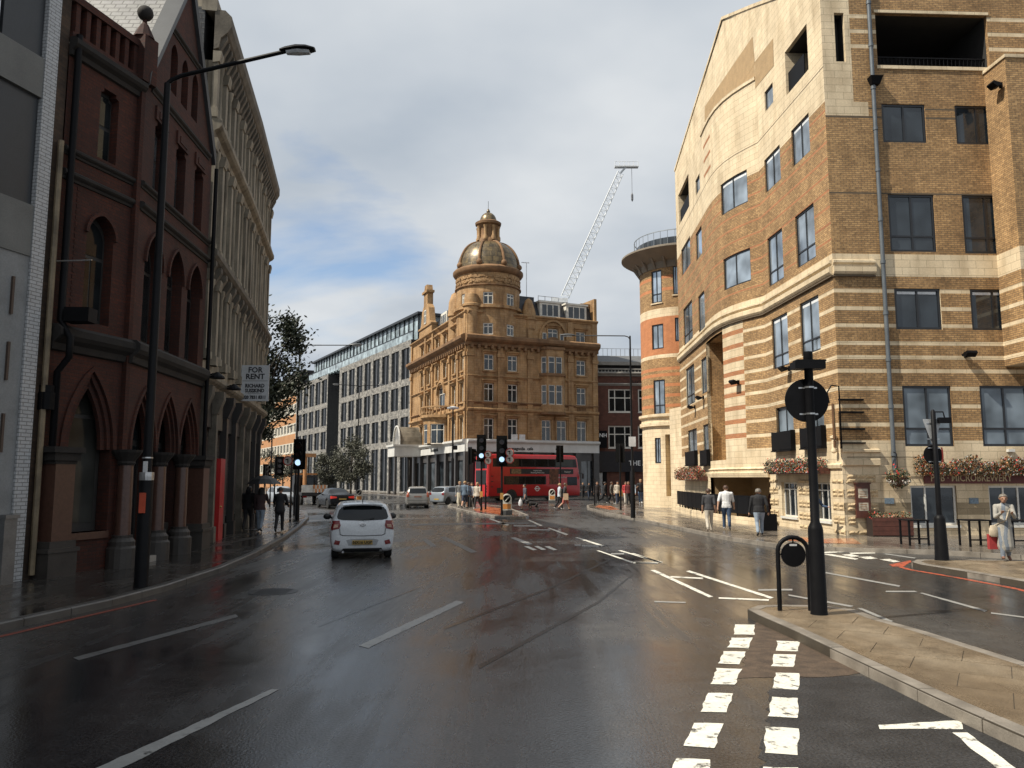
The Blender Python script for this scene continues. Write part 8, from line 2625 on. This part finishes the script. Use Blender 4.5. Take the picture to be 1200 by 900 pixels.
# junction crowd
cr_ = 'people crossing at the far junction'
C = [('person in grey top and cream skirt on signal island', 538.5, 594.5, 563, 170, dict(top=GRY, bottom=(.4, .36, .28), hair='fair', skirt=.22)),
     ('person in blue grey jacket and shorts among island group', 544.5, 595.5, 562.5, 10, dict(top=(.10, .14, .19), bottom=NAVY, hair='fair', shorts=True)),
     ('person in dark navy clothes in middle of island group', 548.5, 594.5, 564, 30, dict(top=NAVY, bottom=BLK, hair='brown')),
     ('person in pale blue shirt and black trousers beside signal', 553, 594.5, 564.5, 190, dict(top=(.45, .5, .56), bottom=BLK, hair='brown')),
     ('fair haired person with cream top and dark leggings by bus rear', 559.5, 596.5, 564, 200, dict(top=BEI, bottom=BLK, shoe=WHT, hair='fair', style='long')),
     ('man in dark printed shirt and shorts walking black dog', 615.5, 597.5, 566.5, 250, dict(top=(.05, .06, .08), bottom=(.02, .02, .025), hair='dark', shorts=True, sleeves=False, stride=20)),
     ('person in pale blue shirt and black trousers crossing before bus', 655.5, 597, 566, 80, dict(top=(.42, .47, .52), bottom=BLK, shoe=WHT, hair='fair', stride=16)),
     ('person in dark top with bare legs crossing before bus', 662, 597.5, 564.5, 90, dict(top=(.03, .025, .03), bottom=(.35, .1, .08), hair='brown', shorts=True, stride=24, sleeves=False)),
     ('person in black near white shop pier behind bus', 683, 589.5, 566, 180, dict(top=BLK, bottom=BLK, hair='fair', at=(7.4, 84.5, .0))),
     ('second person in black beside white shop pier', 689, 589.5, 567, 170, dict(top=BLK, bottom=NAVY, hair='dark', at=(8.1, 85.2, .0))),
     ('person in black coat at end of shopfront crowd', 700, 590.5, 563.5, 180, dict(top=(.02, .014, .014), bottom=BLK, hair='brown')),
     ('person in black striding past white door', 708.5, 590.5, 563, 90, dict(top=BLK, bottom=BLK, shoe=GRY, hair='dark', stride=30)),
     ('person with cream bag over dark jacket in crowd', 716.5, 590.5, 563.5, 100, dict(top=(.10, .09, .075), bottom=BLK, hair='brown', stride=22, shoe=WHT)),
     ('person in dark top with pale front and dark jeans in crowd', 724, 591, 563, 180, dict(top=BEI, bottom=NAVY, hair='dark')),
     ('person in red top and white trousers in crowd', 733.5, 590, 563.5, 180, dict(top=(.45, .05, .05), bottom=(.5, .46, .4), hair='brown', style='long')),
     ('person in dark red top and black trousers in crowd', 736.8, 591, 563, 190, dict(top=(.10, .012, .014), bottom=BLK, hair='brown', style='long')),
     ('person in pale blue shirt and dark skirt in crowd', 741.5, 590.5, 563, 200, dict(top=(.42, .5, .6), bottom=BLK, hair='fair', style='long')),
     ('person in black vest and blue jeans holding phone', 751, 590.3, 560.5, 185, dict(top=BLK, bottom=(.10, .16, .26), shoe=WHT, hair='fair', sleeves=False, arms=((20, 110), (20, 110)), out=(18, 18), skin=M_SKIN)),
     ('person in white top half hidden by round tower', 759.5, 590.5, 562.5, 175, dict(top=WHT, bottom=GRY, hair='brown'))]
PP = {}
for lb, x, yf, yh, hdg, kw in C:
    z0 = .12 if (x < 570 or x > 690) else 0
    kw = dict(kw)
    H = None
    if 'at' in kw:
        kw['at'] = Vector(kw['at']); H = 1.74
    PP[lb] = person(lb, x, yf, yh, hdg, z0=z0, group=cr_, H=H, **kw)
mo, mb__, mh, mH = PP['man in dark printed shirt and shorts walking black dog']
q = W2(mo, mh[1] if True else mh[0])
q = Vector((PY(610, 580, mb__.y).x, mb__.y - .1, 0.02))
b = MB(); b.rings([[(r_ * 1.1 * cos(2 * pi * k / 12), r_ * .6 * sin(2 * pi * k / 12), z) for k in range(12)] for r_, z in ((.09, 0), (.13, .08), (.13, .25), (.09, .38), (.04, .46), (.03, .55))])
b.build('carrier_bag', mat('white_plastic', (.55, .55, .56)), loc=(q.x, q.y, .26), smooth=True, label='white carrier bag held by man with dog', category='bag')
q = W2(PP['person in dark top with bare legs crossing before bus'][0], (.24, .05, .95))
b = MB(); b.box(-.17, .17, -.06, .06, -.22, .16); b.box(-.17, .17, -.062, .062, -.28, -.22)
b.build('shoulder_bag', cloth('peach', (.50, .36, .24)), loc=q, label='peach coloured bag at side of person before bus', category='bag')
# black dog
dp_ = G(625, 598, 0)
DG = thing('dog', 'black dog on crossing beside man with white bag', 'dog', dp_, radians(100))
b = MB()
D = [((0, -.26, .44), (0, .22, .46), .10, .125), ((0, .22, .46), (0, .36, .58), .10, .07), ((0, .38, .62), (0, .44, .62), .075, .065), ((0, .46, .60), (0, .56, .57), .048, .032), ((-.045, .37, .68), (-.06, .36, .62), .02, .028), ((.045, .37, .68), (.06, .36, .62), .02, .028),
     ((0, -.33, .48), (0, -.46, .62), .028, .016)]
for s in (-1, 1):
    f0 = .06 * s
    D += [((s * .07, .2, .42), (s * .07, .22 + f0, .22), .055, .032), ((s * .07, .22 + f0, .22), (s * .07, .21 + f0, .05), .030, .024), ((s * .07, .21 + f0, .03), (s * .07, .26 + f0, .025), .028, .024),
          ((s * .07, -.24, .42), (s * .075, -.18 - f0, .27), .075, .045), ((s * .075, -.18 - f0, .27), (s * .075, -.30 - f0, .16), .040, .026), ((s * .075, -.30 - f0, .16), (s * .075, -.28 - f0, .04), .024, .022), ((s * .075, -.28 - f0, .03), (s * .075, -.22 - f0, .025), .027, .022)]
for p0, p1, r0, r1 in D: capsule(b, p0, p1, r0, r1)
me = bpy.data.meshes.new('body'); me.from_pydata(b.v, [], b.f)
tmp = bpy.data.objects.new('tmp', me); COL.objects.link(tmp)
rmd = tmp.modifiers.new('r', 'REMESH'); rmd.mode = 'VOXEL'; rmd.voxel_size = .014
sm = tmp.modifiers.new('s', 'SMOOTH'); sm.iterations = 2
bpy.context.view_layer.update()
m2 = bpy.data.meshes.new_from_object(tmp.evaluated_get(bpy.context.evaluated_depsgraph_get())); bpy.data.objects.remove(tmp)
m2.materials.append(mat('dog_fur', (.012, .011, .011), .7, bump=.4)); m2.polygons.foreach_set('use_smooth', [True] * len(m2.polygons))
m2.name = 'body'; place(m2, 'body', DG)
hnd = W2(mo, mh[0])
b = MB(); c0 = W2(DG, (0, .32, .58)); b.tube([hnd, (hnd + c0) / 2 + Vector((0, 0, -.1)), c0], .01, 5); b.build('dog_lead', M_BLACK, label='thin black lead between man and black dog', category='dog lead')
